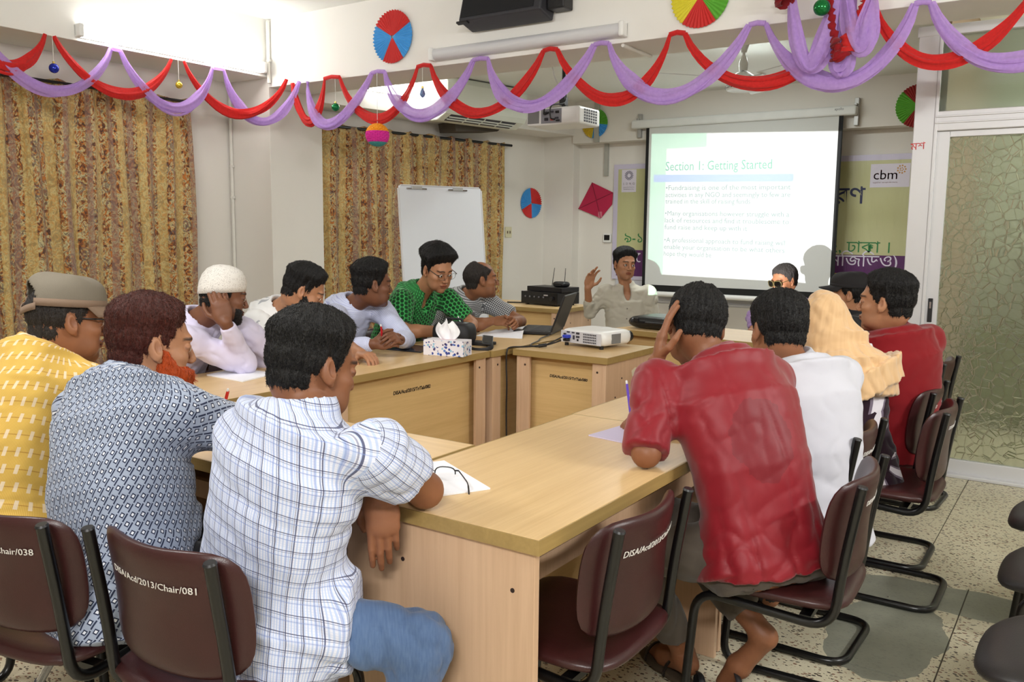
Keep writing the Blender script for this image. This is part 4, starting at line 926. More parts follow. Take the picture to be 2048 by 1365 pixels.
spk = thing('loudspeaker', 'black column loudspeaker on the middle beam at the top edge', 'loudspeaker', (-3.42, 4.93, 2.80))
Rs = Euler((math.radians(-16), 0, 0)).to_matrix()
MB().box(Rs @ Vector((0, 0, 0.125)), (0.66, 0.17, 0.25), Rs).build('cabinet', plain('charcoal_cabinet', (52, 52, 58), 0.5), spk, bevel=0.012, seg=3)
MB().box(Rs @ Vector((-0.02, -0.0865, 0.13)), (0.59, 0.006, 0.215), Rs).build('grille', plain('black_grille_cloth', (22, 23, 27), 0.9, bump=0.4, bscale=500), spk, bevel=0.004)
MB().box(Rs @ Vector((0.315, -0.088, 0.17)), (0.018, 0.004, 0.11), Rs).build('name_plate', plain('silver_badge', (190, 190, 196), 0.3, 0.5), spk)
MB().box((0.40, 0.05, 0.10), (0.13, 0.12, 0.14)).build('wall_bracket', M_BLACKPL, spk, bevel=0.01)
for x, z in ((0.365, 0.14), (0.43, 0.12)): MB().cyl((x, -0.012, z), (x, -0.022, z), 0.013, n=12).build('bolt', M_CHROME, spk, smooth=40)
MB().box(Rs @ Vector((-0.30, -0.07, -0.006)), (0.09, 0.03, 0.012), Rs).build('foot', M_BLACKPL, spk)

# ------------------------------------------------------------------ garlands, baubles and the honeycomb ball
def tulle(name, rgb, a=0.78):
    q = NB(name); v = q.coord('Object'); c = lin(rgb)
    n = q.noise(v, 60, 3).outputs[0]; col = q.mix(n, tuple(x*0.8 for x in c), tuple(min(1, x*1.15) for x in c))
    tr = q.n('ShaderNodeBsdfTransparent'); tl = q.n('ShaderNodeBsdfTranslucent'); q.t.links.new(col, tl.inputs['Color'])
    q.set(color=col, rough=0.7, spec=0.2, sheen=0.3)
    m1 = q.n('ShaderNodeMixShader', 0.35); q.t.links.new(q.b.outputs[0], m1.inputs[1]); q.t.links.new(tl.outputs[0], m1.inputs[2])
    lw = q.n('ShaderNodeLayerWeight', 0.35); fac = q.math('ADD', a, q.math('MULTIPLY', lw.outputs['Facing'], -0.30), clamp=True)
    m2 = q.n('ShaderNodeMixShader', fac); q.t.links.new(tr.outputs[0], m2.inputs[1]); q.t.links.new(m1.outputs[0], m2.inputs[2])
    q.t.links.new(m2.outputs[0], q.out.inputs['Surface']); return q.m
M_PUR = tulle('purple_tulle', (214, 176, 252), 0.80); M_RED = tulle('red_tulle', (232, 50, 48), 0.98); M_DRED = tulle('dark_red_tulle', (170, 26, 36), 0.97)
def swag(b, A, Lo, B, seed, w=0.034, nseg=26, nring=22):
    A, Lo, B = Vector(A), Vector(Lo), Vector(B); rr = random.Random(seed); ph = [rr.uniform(0, 6.28) for _ in range(8)]
    def pt(t):  # parabola-like curve through the three given points
        q0 = A*(1-t)+B*t; tl = 0.5; sag = (Lo-(A+B)/2); s = 4*t*(1-t); s = s**0.82
        return q0+sag*s
    rows = []
    for i in range(nseg+1):
        t = i/nseg; p = pt(t); d = (pt(min(1, t+0.01))-pt(max(0, t-0.01))).normalized()
        n1 = Vector((0, 0, 1)).cross(d); n1 = n1.normalized() if n1.length > 1e-3 else Vector((0, 1, 0)); n2 = d.cross(n1)
        wd = w*(0.38+0.62*min(1, min(t, 1-t)*5.0)**0.8)*(1+0.15*math.sin(t*9+ph[0])); row = []
        for k in range(nring):
            a = 2*PI*k/nring
            r = 1+0.20*math.sin(5*a+ph[1]+t*4)+0.14*math.sin(9*a+ph[2]-t*6)+0.08*math.sin(13*a+t*15+ph[3])
            row.append(p+n2*(math.cos(a)*wd*r)+n1*(math.sin(a)*wd*0.55*r))
        rows.append(row)
    vs = [v for r_ in rows for v in r_]; fs = []
    for i in range(nseg):
        for k in range(nring): fs.append((i*nring+k, i*nring+(k+1) % nring, (i+1)*nring+(k+1) % nring, (i+1)*nring+k))
    b.add(vs, fs)
    for z in range(2):
        off = Vector((rr.uniform(-.01, .01), rr.uniform(-.02, .02), rr.uniform(-0.05, 0.03)))
        pts = [pt(i/16)+off*math.sin(PI*i/16) for i in range(17)]
        b.tube(pts, [0.004+0.007*math.sin(PI*i/16) for i in range(17)], 7)
def hook(b, p): b.box(p, (0.03, 0.012, 0.02))
PUL = [((-5.88, 2.757, 2.62), (-5.88, 3.20, 2.305), (-5.88, 3.616, 2.658)), ((-5.88, 3.684, 2.657), (-5.88, 4.10, 2.305), (-5.88, 4.461, 2.659)), ((-5.88, 4.565, 2.664), (-5.80, 4.85, 2.28), (-5.50, 5.01, 2.60))]
PUC = [(-5.41, -5.16, -4.705, 2.235), (-4.578, -4.187, -3.741, 2.25), (-3.616, -3.25, -2.778, 2.238), (-2.677, -2.25, -1.769, 2.228), (-1.676, -1.25, -0.895, 2.222), (-0.819, -0.42, 0.0, 2.245)]
REL = [((-5.88, 2.62, 2.66), (-5.88, 2.90, 2.42), (-5.88, 3.155, 2.668)), ((-5.88, 3.211, 2.665), (-5.88, 3.67, 2.352), (-5.88, 4.098, 2.664)), ((-5.88, 4.205, 2.667), (-5.85, 4.66, 2.325), (-5.65, 5.01, 2.63))]
REC = [(-5.576, -5.40, -5.206, 2.275), (-5.041, -4.65, -4.243, 2.252), (-4.12, -3.68, -3.155, 2.228), (-3.05, -2.62, -2.256, 2.24), (-2.159, -1.68, -1.166, 2.262), (-1.083, -0.75, -0.36, 2.29), (-0.30, 0.15, 0.6, 2.28)]
b = MB()
for k, s_ in enumerate(PUL): swag(b, *s_, seed=k)
for k, (x0, xm, x1, zl) in enumerate(PUC): swag(b, (x0, 5.015, 2.592), (xm, 4.99, zl), (x1, 5.015, 2.595), seed=20+k, w=0.040)
for k in range(len(PUC)-1): b.tube([(PUC[k][2], 5.015, 2.595), ((PUC[k][2]+PUC[k+1][0])/2, 5.01, 2.600), (PUC[k+1][0], 5.015, 2.592)], 0.016, 8)
for k in range(2): b.tube([PUL[k][2], PUL[k+1][0]], 0.016, 8)
tag(b.build('tulle_garland', M_PUR, None, smooth=80), 'purple tulle garland swagged along the left and middle beams', 'garland')
b = MB()
for k, s_ in enumerate(REL): swag(b, *s_, seed=40+k, w=0.032)
for k, (x0, xm, x1, zl) in enumerate(REC): swag(b, (x0, 5.005, 2.592), (xm, 5.02, zl), (x1, 5.005, 2.595), seed=60+k, w=0.033)
for k in range(len(REC)-1): b.tube([(REC[k][2], 5.005, 2.595), ((REC[k][2]+REC[k+1][0])/2, 5.0, 2.602), (REC[k+1][0], 5.005, 2.592)], 0.016, 8)
tag(b.build('tulle_garland', M_RED, None, smooth=80), 'red tulle garland swagged along the left and middle beams', 'garland')
# bunch of tulle ends hanging at the middle of the beam
bu = thing('tulle_bunch', 'hanging bunch of purple and dark red tulle ends beside the green bauble', 'garland', (-1.25, 4.93, 2.62))
b = MB()
for k, (x0, x1, zl, dy) in enumerate(((-0.26, 0.0, -0.30, 0.0), (-0.05, 0.06, -0.33, 0.03), (0.02, 0.16, -0.25, -0.01))):
    swag(b, (x0, dy, 0.12), ((x0+x1)/2+0.02*k, dy-0.02, zl), (x1, dy, 0.20), seed=80+k, w=0.042)
b.build('purple_strand', M_PUR, bu, smooth=80)
def ruffle(pts, w, seed):
    b = MB(); P = spline(pts, 10); rr = random.Random(seed); n = len(P); rad = [w*(0.55+0.25*math.sin(i*1.9+seed)+0.2*rr.random()+0.5*(i/n)**4) for i in range(n)]
    b.tube([p+Vector((rr.uniform(-.004, .004), rr.uniform(-.004, .004), 0)) for p in P], rad, 12, flat=0.6); return b
ruffle([(-0.05, -0.03, 0.25), (-0.05, -0.03, 0.05), (-0.03, -0.03, -0.08), (-0.005, -0.035, -0.20), (0.01, -0.035, -0.27)], 0.026, 3).build('red_strand', M_DRED, bu, smooth=80)
ruffle([(0.16, 0.0, 0.22), (0.14, 0.0, 0.05), (0.12, -0.01, -0.05), (0.06, -0.02, -0.17), (0.05, -0.03, -0.26)], 0.040, 5).build('red_strand', M_RED, bu, smooth=80)
ruffle([(-0.32, -0.02, 0.22), (-0.30, -0.02, 0.10), (-0.29, -0.02, 0.06)], 0.065, 8).build('red_tuft', M_DRED, bu, smooth=80)
ruffle([(0.0, -0.04, -0.20), (0.01, -0.045, -0.25), (0.03, -0.05, -0.285)], 0.05, 11).build('red_tuft', M_DRED, bu, smooth=80)

def bauble(label, p, r, rgb, top, drop=False):
    t = thing('bauble', label, 'bauble', p, group='hanging ornaments'); m = plain('bauble_%d_%d_%d' % rgb, rgb, 0.12, 0.55, 0.25, 40)
    (MB().lathe([(0, -r*1.3), (r*0.6, -r*0.9), (r*0.95, -0.2*r), (r*0.75, r*0.7), (r*0.2, r*1.7), (0, r*1.8)], n=8).build('ball', m, t) if drop else MB().sphere((0, 0, 0), r, 20, 14).build('ball', m, t, smooth=60))
    h = r*1.75 if drop else r
    MB().cyl((0, 0, h-0.004), (0, 0, h+0.012), 0.008, n=10).build('cap', plain('gold_cap', (196, 170, 90), 0.3, 0.7), t)
    MB().cyl((0, 0, h+0.01), (0, 0, top-p[2]), 0.0016, n=5).build('string', plain('white_thread', (226, 226, 222), 0.8), t)
bauble('blue bauble hanging before the near curtain', (-5.86, 3.191, 2.452), 0.032, (36, 52, 170), 2.67)
bauble('gold bauble hanging before the near curtain', (-5.86, 4.14, 2.478), 0.026, (214, 184, 60), 2.67)
bauble('small green bauble hanging left of the honeycomb ball', (-5.085, 5.0, 2.365), 0.032, (26, 130, 76), 2.59)
bauble('pale blue glass drop hanging before the far tube lamp', (-4.193, 5.0, 2.398), 0.024, (134, 160, 210), 2.59, True)
bauble('larger green bauble hanging beside the tulle bunch', (-1.325, 4.86, 2.60), 0.044, (24, 120, 60), 2.80)
hb = thing('honeycomb_ball', 'orange and magenta paper honeycomb ball hanging on a white thread', 'paper ball', (-4.641, 5.0, 2.127))
def honey(z0, z1, m):
    b = MB(); R = 0.088; nr, na = 9, 30; vs = []; fs = []
    for i in range(nr*3+1):
        z = z0+(z1-z0)*i/(nr*3); r = math.sqrt(max(0, 1-z*z))
        for k in range(na*2):
            a = PI*k/na; f = 1+0.07*math.cos(na*a*0.5+PI*round(z*7))*abs(math.sin(z*7*PI))-0.03*(k % 2)
            vs.append((R*r*f*math.cos(a), R*r*f*math.sin(a), R*z))
    w = na*2
    for i in range(nr*3):
        for k in range(w): fs.append((i*w+k, i*w+(k+1) % w, (i+1)*w+(k+1) % w, (i+1)*w+k))
    b.add(vs, fs).build('paper_cells', m, hb)
honey(0.30, 1.0, plain('orange_tissue', (244, 160, 30), 0.8)); honey(-0.62, 0.30, plain('magenta_tissue', (222, 44, 160), 0.8)); honey(-1.0, -0.62, plain('teal_tissue', (70, 150, 150), 0.8))
MB().cyl((0, 0, 0.086), (0, 0, 0.465), 0.002, n=6).build('string', plain('white_thread', (226, 226, 222), 0.8), hb)
# ------------------------------------------------------------------ people: bodies grown as smooth solids, then meshed
f4 = np.float32
def V3(*a): return np.array(a, float)
def nrm(v): v = np.asarray(v, float); return v/(np.linalg.norm(v)+1e-12)
class Fld:
    def __init__(s, lo, hi, h):
        s.lo = np.asarray(lo, float); s.h = h; s.n = np.maximum(3, np.ceil((np.asarray(hi, float)-s.lo)/h).astype(int)+1); s.v = np.full(s.n, 0.5, f4)
    def blk(s, lo, hi):
        a = np.clip(np.floor((lo-s.lo)/s.h).astype(int), 0, s.n); b = np.clip(np.ceil((hi-s.lo)/s.h).astype(int)+1, 0, s.n)
        if np.any(b <= a): return None
        ax = [(s.lo[i]+s.h*np.arange(a[i], b[i])).astype(f4) for i in range(3)]
        return tuple(slice(a[i], b[i]) for i in range(3)), ax[0][:, None, None], ax[1][None, :, None], ax[2][None, None, :]
    def add(s, pr, k=0.01):
        r = s.blk(pr[0]-k-3*s.h, pr[1]+k+3*s.h)
        if r is None: return s
        sl, X, Y, Z = r; d = pr[2](X, Y, Z); o = s.v[sl]
        if k > 0: t = np.clip(0.5+0.5*(o-d)/k, 0, 1); s.v[sl] = o*(1-t)+d*t-k*t*(1-t)
        else: s.v[sl] = np.minimum(o, d)
        return s
    def sub(s, pr, k=0.005):
        r = s.blk(pr[0]-k-3*s.h, pr[1]+k+3*s.h)
        if r is None: return s
        sl, X, Y, Z = r; d = -pr[2](X, Y, Z); o = s.v[sl]; t = np.clip(0.5-0.5*(o-d)/max(k, 1e-6), 0, 1); s.v[sl] = o*(1-t)+d*t+k*t*(1-t); return s
    def mesh(s):
        g = openvdb.FloatGrid(0.5); g.copyFromArray(np.ascontiguousarray(s.v)); p, q = g.convertToQuads()
        return p.astype(float)*s.h+s.lo, q[:, ::-1].copy()
def cap(a, b, ra, rb):
    a = np.asarray(a, float); b = np.asarray(b, float); ab = b-a; L2 = float(ab@ab)+1e-9; m = max(ra, rb)
    def fn(X, Y, Z):
        x, y, z = X-f4(a[0]), Y-f4(a[1]), Z-f4(a[2]); t = np.clip((x*f4(ab[0])+y*f4(ab[1])+z*f4(ab[2]))/f4(L2), 0, 1)
        return np.sqrt((x-t*f4(ab[0]))**2+(y-t*f4(ab[1]))**2+(z-t*f4(ab[2]))**2)-(f4(ra)+t*f4(rb-ra))
    return np.minimum(a, b)-m, np.maximum(a, b)+m, fn
def ell(c, r, R=None):
    c = np.asarray(c, float); r = np.asarray(r, float); R = np.eye(3) if R is None else np.asarray(R, float); ext = np.sqrt(((R*r[:, None])**2).sum(0))
    def fn(X, Y, Z):
        x, y, z = X-f4(c[0]), Y-f4(c[1]), Z-f4(c[2]); q = [(x*f4(R[i, 0])+y*f4(R[i, 1])+z*f4(R[i, 2])) for i in range(3)]
        k0 = np.sqrt(sum((q[i]/f4(r[i]))**2 for i in range(3))); k1 = np.sqrt(sum((q[i]/f4(r[i]**2))**2 for i in range(3)))+f4(1e-6)
        return k0*(k0-1)/k1
    return c-ext, c+ext, fn
def loft(nodes, e=2.4):
    """nodes: (centre, right, fwd, half width, front depth, back depth); flat ends"""
    N = [(np.asarray(c, float), nrm(r), nrm(f), w, df, db) for c, r, f, w, df, db in nodes]; m = max(max(n[3], n[4], n[5]) for n in N)
    def fn(X, Y, Z):
        best = None
        for i in range(len(N)-1):
            a, b = N[i], N[i+1]; d = b[0]-a[0]; L = np.linalg.norm(d)+1e-9
            x, y, z = X-f4(a[0][0]), Y-f4(a[0][1]), Z-f4(a[0][2]); tt = (x*f4(d[0])+y*f4(d[1])+z*f4(d[2]))/f4(L*L); t = np.clip(tt, 0, 1)
            px, py, pz = x-t*f4(d[0]), y-t*f4(d[1]), z-t*f4(d[2]); r = a[1]; f = a[2]; r2 = b[1]; f_2 = b[2]
            u = px*(f4(r[0])+t*f4(r2[0]-r[0]))+py*(f4(r[1])+t*f4(r2[1]-r[1]))+pz*(f4(r[2])+t*f4(r2[2]-r[2]))
            v = px*(f4(f[0])+t*f4(f_2[0]-f[0]))+py*(f4(f[1])+t*f4(f_2[1]-f[1]))+pz*(f4(f[2])+t*f4(f_2[2]-f[2]))
            w = f4(a[3])+t*f4(b[3]-a[3]); df = f4(a[4])+t*f4(b[4]-a[4]); db = f4(a[5])+t*f4(b[5]-a[5])
            dd = np.where(v > 0, df, db); q = ((np.abs(u)/w)**f4(e)+(np.abs(v)/dd)**f4(e))**f4(1/e); g = (q-1)*np.minimum(w, dd)
            lo_ = f4(0.0 if i == 0 else 0.04); hi_ = f4(0.0 if i == len(N)-2 else 0.04); over = np.maximum(np.where(tt < 0, -tt*f4(L)-lo_, (tt-1)*f4(L)-hi_), 0)
            g = np.where(over > 0, np.sqrt(np.maximum(g, 0)**2+over**2), g); best = g if best is None else np.minimum(best, g)
        return best
    P = np.array([n[0] for n in N]); return P.min(0)-m, P.max(0)+m, fn
_rs = np.random.RandomState(5); _LAT = _rs.rand(32, 32, 32).astype(f4)
def vnoise(P, sc, seed=0):
    q = np.asarray(P, float)*np.asarray(sc, float)+seed*7.31; i = np.floor(q).astype(int); f = q-i; f = f*f*(3-2*f); r = 0
    for a in (0, 1):
        for b in (0, 1):
            for c in (0, 1):
                w = (f[:, 0] if a else 1-f[:, 0])*(f[:, 1] if b else 1-f[:, 1])*(f[:, 2] if c else 1-f[:, 2]); r = r+w*_LAT[(i[:, 0]+a) % 32, (i[:, 1]+b) % 32, (i[:, 2]+c) % 32]
    return r
def vnormals(p, q):
    n = np.cross(p[q[:, 2]]-p[q[:, 0]], p[q[:, 3]]-p[q[:, 1]]); o = np.zeros_like(p)
    for k in range(4): np.add.at(o, q[:, k], n)
    return o/(np.linalg.norm(o, axis=1, keepdims=True)+1e-12)
def relax(p, q, n=1):
    for _ in range(n):
        s = np.zeros_like(p); c = np.zeros(len(p))
        for k in range(4): np.add.at(s, q[:, k], p[q[:, (k+1) % 4]]+p[q[:, (k+3) % 4]]); np.add.at(c, q[:, k], 2)
        p = 0.5*p+0.5*s/np.maximum(c, 1)[:, None]
    return p
def npmesh(name, p, q, mat, parent, uv=None, paint=None):
    me = bpy.data.meshes.new(name); me.vertices.add(len(p)); me.vertices.foreach_set('co', np.asarray(p, f4).ravel())
    me.loops.add(4*len(q)); me.loops.foreach_set('vertex_index', q.astype(np.int32).ravel()); me.polygons.add(len(q))
    me.polygons.foreach_set('loop_start', np.arange(0, 4*len(q), 4, dtype=np.int32)); me.polygons.foreach_set('use_smooth', np.ones(len(q), bool))
    if uv is not None: me.uv_layers.new(name='UVMap').data.foreach_set('uv', np.asarray(uv, f4).ravel())
    if paint is not None:
        c = me.color_attributes.new('paint', 'FLOAT_COLOR', 'POINT'); c.data.foreach_set('color', np.concatenate([paint, np.ones((len(p), 1))], 1).astype(f4).ravel())
    me.update(calc_edges=True); me.validate(); me.materials.append(mat); o = link(name, me, None, parent); return o
def sm(x, a, b): t = np.clip((x-a)/(b-a), 0, 1); return t*t*(3-2*t)

# -------- materials
def skin_mat(name, rgb):
    q = NB(name); at = q.n('ShaderNodeAttribute', attribute_name='paint'); v = q.coord(); c = lin(rgb)
    n = q.noise(v, 26, 4).outputs[0]; col = q.mix(n, tuple(x*0.86 for x in c), tuple(min(1, x*1.1) for x in c)); col = q.mix(1.0, col, at.outputs['Color'], 'MULTIPLY')
    q.set(color=col, rough=0.5, spec=0.4, sss=0.06, normal=q.bump(q.noise(v, 380, 3).outputs[0], 0.12, 0.001)); q.b.inputs['Subsurface Radius'].default_value = (0.012, 0.005, 0.003); return q.m
SKIN = {'tan': skin_mat('brown_skin_tan', (136, 88, 60)), 'dark': skin_mat('brown_skin_deep', (118, 76, 54)), 'mid': skin_mat('brown_skin', (150, 100, 70)), 'light': skin_mat('brown_skin_light', (172, 122, 90))}
def hair_mat(name, c0, c1, rough=0.42):
    q = NB(name); v = q.coord('Object', (240, 240, 60)); n = q.noise(v, 1, 3, 0.6).outputs[0]; v2 = q.coord('Object', (900, 900, 120))
    n2 = q.noise(v2, 1, 2).outputs[0]; q.set(color=q.mix(n, lin(c0), lin(c1)), rough=rough, spec=0.35, normal=q.bump(q.math('ADD', n, n2), 0.7, 0.004)); return q.m
HAIR = {'black': hair_mat('black_hair', (8, 8, 9), (26, 24, 24)), 'grey': hair_mat('greying_black_hair', (22, 20, 20), (64, 58, 54)), 'henna': hair_mat('henna_dyed_hair', (28, 15, 12), (92, 34, 22)), 'orange': hair_mat('orange_henna_beard', (130, 40, 8), (206, 86, 26))}
def strand_mat(name, rgb):
    q = NB(name); hi = q.n('ShaderNodeHairInfo'); c = lin(rgb); q.set(color=q.mix(hi.outputs['Random'], tuple(x*.55 for x in c), tuple(min(1, x*1.5) for x in c)), rough=.42, spec=.4); return q.m
HSTR = {'black': strand_mat('black_hair_strand', (20, 18, 18)), 'grey': strand_mat('greying_hair_strand', (58, 52, 50)), 'henna': strand_mat('henna_hair_strand', (66, 28, 20)), 'orange': strand_mat('orange_beard_strand', (190, 76, 24))}
def cloth(name, fn, rough=0.8, sheen=0.15, spec=0.2, weave=1400, wb=0.15, **kw):
    q = NB(name); uv = q.n('ShaderNodeUVMap').outputs[0]; s = q.n('ShaderNodeSeparateXYZ', uv); q.uv = uv
    col = fn(q, s.outputs[0], s.outputs[1]); q.set(color=col, rough=rough, spec=spec, sheen=sheen, normal=q.bump(q.noise(uv, weave, 1).outputs[0], wb, 0.0006), **kw); return q.m
def mapuv(q, sx, sy, rot=0.0):
    m = q.n('ShaderNodeMapping', q.uv); m.inputs['Scale'].default_value = (sx, sy, 1); m.inputs['Rotation'].default_value = (0, 0, rot); return m.outputs[0]
def rotuv(q, rot): s = q.n('ShaderNodeSeparateXYZ', mapuv(q, 1, 1, rot)); return s.outputs[0], s.outputs[1]
def c_plaid(q, u, v):
    col = q.mix(q.stripe(u, 0.0052, 0.0022), lin((222, 224, 238)), lin((186, 200, 230))); col = q.mix(q.math('MULTIPLY', q.stripe(v, 0.0052, 0.0018), 0.35), col, lin((186, 200, 230)))
    for c, per in ((u, 0.0285), (v, 0.036)):
        col = q.mix(q.math('MULTIPLY', q.stripe(c, per, 0.0026, 0.34), 0.5), col, lin((120, 140, 200))); col = q.mix(q.math('MULTIPLY', q.stripe(c, per, 0.0018, 0.0), 0.85), col, lin((58, 58, 92))); col = q.mix(q.math('MULTIPLY', q.stripe(c, per, 0.0012, 0.11), 0.6), col, lin((74, 74, 110)))
    return col
def c_key(q, u, v):
    u, v = rotuv(q, 0.42); p = 0.024; a = q.math('DIVIDE', u, p); fl_ = q.math('FLOOR', a); fx = q.math('FRACT', a)
    fy = q.math('FRACT', q.math('ADD', q.math('DIVIDE', v, p), q.math('MULTIPLY', fl_, 0.5)))
    r = q.math('MAXIMUM', q.math('ABSOLUTE', q.math('SUBTRACT', fx, 0.30)), q.math('ABSOLUTE', q.math('SUBTRACT', fy, 0.5)))
    sq = q.math('LESS_THAN', r, 0.24); inn = q.math('LESS_THAN', r, 0.13)
    bar = q.math('MULTIPLY', q.math('LESS_THAN', q.math('ABSOLUTE', q.math('SUBTRACT', fx, 0.74)), 0.085), q.math('LESS_THAN', q.math('ABSOLUTE', q.math('SUBTRACT', fy, 0.42)), 0.45))
    col = q.mix(q.math('MAXIMUM', sq, bar), lin((160, 170, 190)), lin((40, 48, 74))); return q.mix(inn, col, lin((228, 230, 236)))
def c_yellow(q, u, v):
    col = q.mix(q.noise(q.uv, 9, 3).outputs[0], lin((192, 148, 58)), lin((216, 178, 84))); col = q.mix(q.math('MULTIPLY', q.stripe(u, 0.0045, 0.0014), 0.45), col, lin((236, 208, 130)))
    col = q.mix(q.math('MULTIPLY', q.stripe(v, 0.047, 0.0024), 0.6), col, lin((150, 96, 30)))
    a = q.math('DIVIDE', u, 0.040); b = q.math('DIVIDE', v, 0.047); fx = q.math('FRACT', q.math('ADD', a, q.math('MULTIPLY', q.math('FLOOR', b), 0.37))); fy = q.math('FRACT', b)
    m = q.math('MULTIPLY', q.math('LESS_THAN', q.math('ABSOLUTE', q.math('SUBTRACT', fx, 0.5)), 0.15), q.math('LESS_THAN', q.math('ABSOLUTE', q.math('SUBTRACT', fy, 0.5)), 0.27))
    return q.mix(q.math('MULTIPLY', m, 0.85), col, lin((226, 208, 180)))
def c_green(q, u, v):
    p = 0.026; a = q.math('DIVIDE', u, p*0.87); fl_ = q.math('FLOOR', a); fx = q.math('SUBTRACT', q.math('FRACT', a), 0.5); fy = q.math('SUBTRACT', q.math('FRACT', q.math('ADD', q.math('DIVIDE', v, p), q.math('MULTIPLY', fl_, 0.5))), 0.5)
    d = q.math('SQRT', q.math('ADD', q.math('MULTIPLY', fx, fx), q.math('MULTIPLY', fy, fy))); n = q.noise(q.uv, 160, 2).outputs[0]
    col = q.mix(q.math('LESS_THAN', d, 0.47), lin((76, 176, 96)), lin((24, 110, 50))); return q.mix(q.math('LESS_THAN', q.math('ADD', d, q.math('MULTIPLY', n, 0.1)), 0.41), col, lin((26, 62, 34)))
def c_check(q, u, v):
    col = lin((226, 228, 230)); a = q.stripe(u, 0.013, 0.0062); b = q.stripe(v, 0.013, 0.0058); x = q.mix(q.math('MULTIPLY', a, 0.75), col, lin((40, 44, 54))); return q.mix(q.math('MULTIPLY', b, 0.75), x, lin((40, 44, 54)))
def c_fine(q, u, v):
    x = q.mix(q.math('MULTIPLY', q.stripe(u, 0.0085, 0.0016), 0.6), lin((212, 218, 240)), lin((130, 134, 196))); return q.mix(q.math('MULTIPLY', q.stripe(v, 0.0085, 0.0016), 0.5), x, lin((130, 134, 196)))
def c_motif(q, u, v):
    d = q.vor(q.uv, 15, rnd=0.6); w = q.noise(q.uv, 60, 2).outputs[0]; m = q.math('MULTIPLY', q.math('LESS_THAN', d.outputs['Distance'], q.math('MULTIPLY', w, 0.52)), q.math('GREATER_THAN', d.outputs['Distance'], 0.10)); return q.mix(q.math('MULTIPLY', m, 0.7), lin((228, 228, 228)), lin((132, 136, 148)))
def c_flower(q, u, v):
    d = q.vor(q.uv, 9, rnd=0.8); uvv = q.n('ShaderNodeVectorMath', q.n('ShaderNodeVectorMath', q.uv, (9, 9, 9), operation='MULTIPLY').outputs[0], d.outputs['Position'], operation='SUBTRACT'); s = q.n('ShaderNodeSeparateXYZ', uvv.outputs[0])
    an = q.math('ARCTAN2', s.outputs[0], s.outputs[1]); pet = q.math('SINE', q.math('ADD', q.math('MULTIPLY', an, 9), q.math('MULTIPLY', d.outputs['Distance'], 3)))
    m = q.math('MULTIPLY', q.math('GREATER_THAN', pet, -0.15), q.math('LESS_THAN', d.outputs['Distance'], 0.62)); m = q.math('MULTIPLY', m, q.math('GREATER_THAN', d.outputs['Distance'], 0.10)); edge = q.math('MULTIPLY', q.math('GREATER_THAN', pet, 0.5), m)
    col = q.mix(m, lin((40, 20, 34)), lin((120, 108, 124))); return q.mix(edge, col, lin((226, 220, 228)))
def c_stripes(q, u, v): return q.mix(q.stripe(u, 0.012, 0.004), lin((104, 72, 120)), lin((170, 140, 180)))
def c_flat(rgb, var=0.08, sc=7):
    c = lin(rgb); return lambda q, u, v: q.mix(q.noise(q.uv, sc, 4).outputs[0], tuple(x*(1-var) for x in c), tuple(min(1, x*(1+var)) for x in c))
def c_satin(q, u, v):
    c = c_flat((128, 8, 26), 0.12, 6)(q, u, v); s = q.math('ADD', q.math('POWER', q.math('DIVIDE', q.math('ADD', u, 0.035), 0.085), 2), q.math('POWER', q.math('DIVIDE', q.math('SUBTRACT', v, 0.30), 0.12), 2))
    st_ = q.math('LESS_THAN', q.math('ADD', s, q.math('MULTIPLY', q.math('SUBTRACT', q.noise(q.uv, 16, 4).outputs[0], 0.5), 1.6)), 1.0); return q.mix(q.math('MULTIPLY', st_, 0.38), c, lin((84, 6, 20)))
def c_denim(q, u, v):
    a = q.mix(q.noise(mapuv(q, 5, 3), 1, 4).outputs[0], lin((38, 58, 96)), lin((84, 112, 154))); return q.mix(q.math('MULTIPLY', q.noise(mapuv(q, 160, 40), 1, 3).outputs[0], 0.5), a, lin((122, 144, 176)))
def c_scarf(q, u, v):
    col = q.mix(q.noise(mapuv(q, 60, 5), 1, 3).outputs[0], lin((206, 164, 118)), lin((232, 196, 150))); d = q.vor(q.uv, 22, rnd=1); e = q.n('ShaderNodeSeparateColor', d.outputs['Color']); return q.mix(q.math('MULTIPLY', q.math('LESS_THAN', d.outputs['Distance'], 0.05), q.math('GREATER_THAN', e.outputs[0], 0.5)), col, lin((110, 60, 40)))
CL = {'plaid': cloth('plaid_cotton', c_plaid), 'key': cloth('key_pattern_cotton', c_key), 'yellow': cloth('yellow_handloom', c_yellow), 'green': cloth('green_disc_print', c_green), 'check': cloth('black_white_check', c_check), 'fine': cloth('fine_blue_check', c_fine), 'motif': cloth('white_sprig_print', c_motif), 'flower': cloth('dark_flower_print', c_flower), 'violet': cloth('violet_stripe', c_stripes),
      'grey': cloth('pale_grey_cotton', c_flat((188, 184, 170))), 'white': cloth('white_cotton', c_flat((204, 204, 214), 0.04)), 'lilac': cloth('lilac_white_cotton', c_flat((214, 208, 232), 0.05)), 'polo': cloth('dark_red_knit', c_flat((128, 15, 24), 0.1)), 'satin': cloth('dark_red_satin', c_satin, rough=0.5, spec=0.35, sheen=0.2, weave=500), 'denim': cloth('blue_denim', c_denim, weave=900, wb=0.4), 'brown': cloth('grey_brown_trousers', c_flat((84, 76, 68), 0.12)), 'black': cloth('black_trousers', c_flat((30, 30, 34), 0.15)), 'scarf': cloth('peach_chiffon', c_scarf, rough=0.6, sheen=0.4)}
M_EYE = plain('eye_white', (226, 220, 212), 0.2, var=0.02); M_IRIS = plain('dark_iris', (30, 18, 12), 0.1)
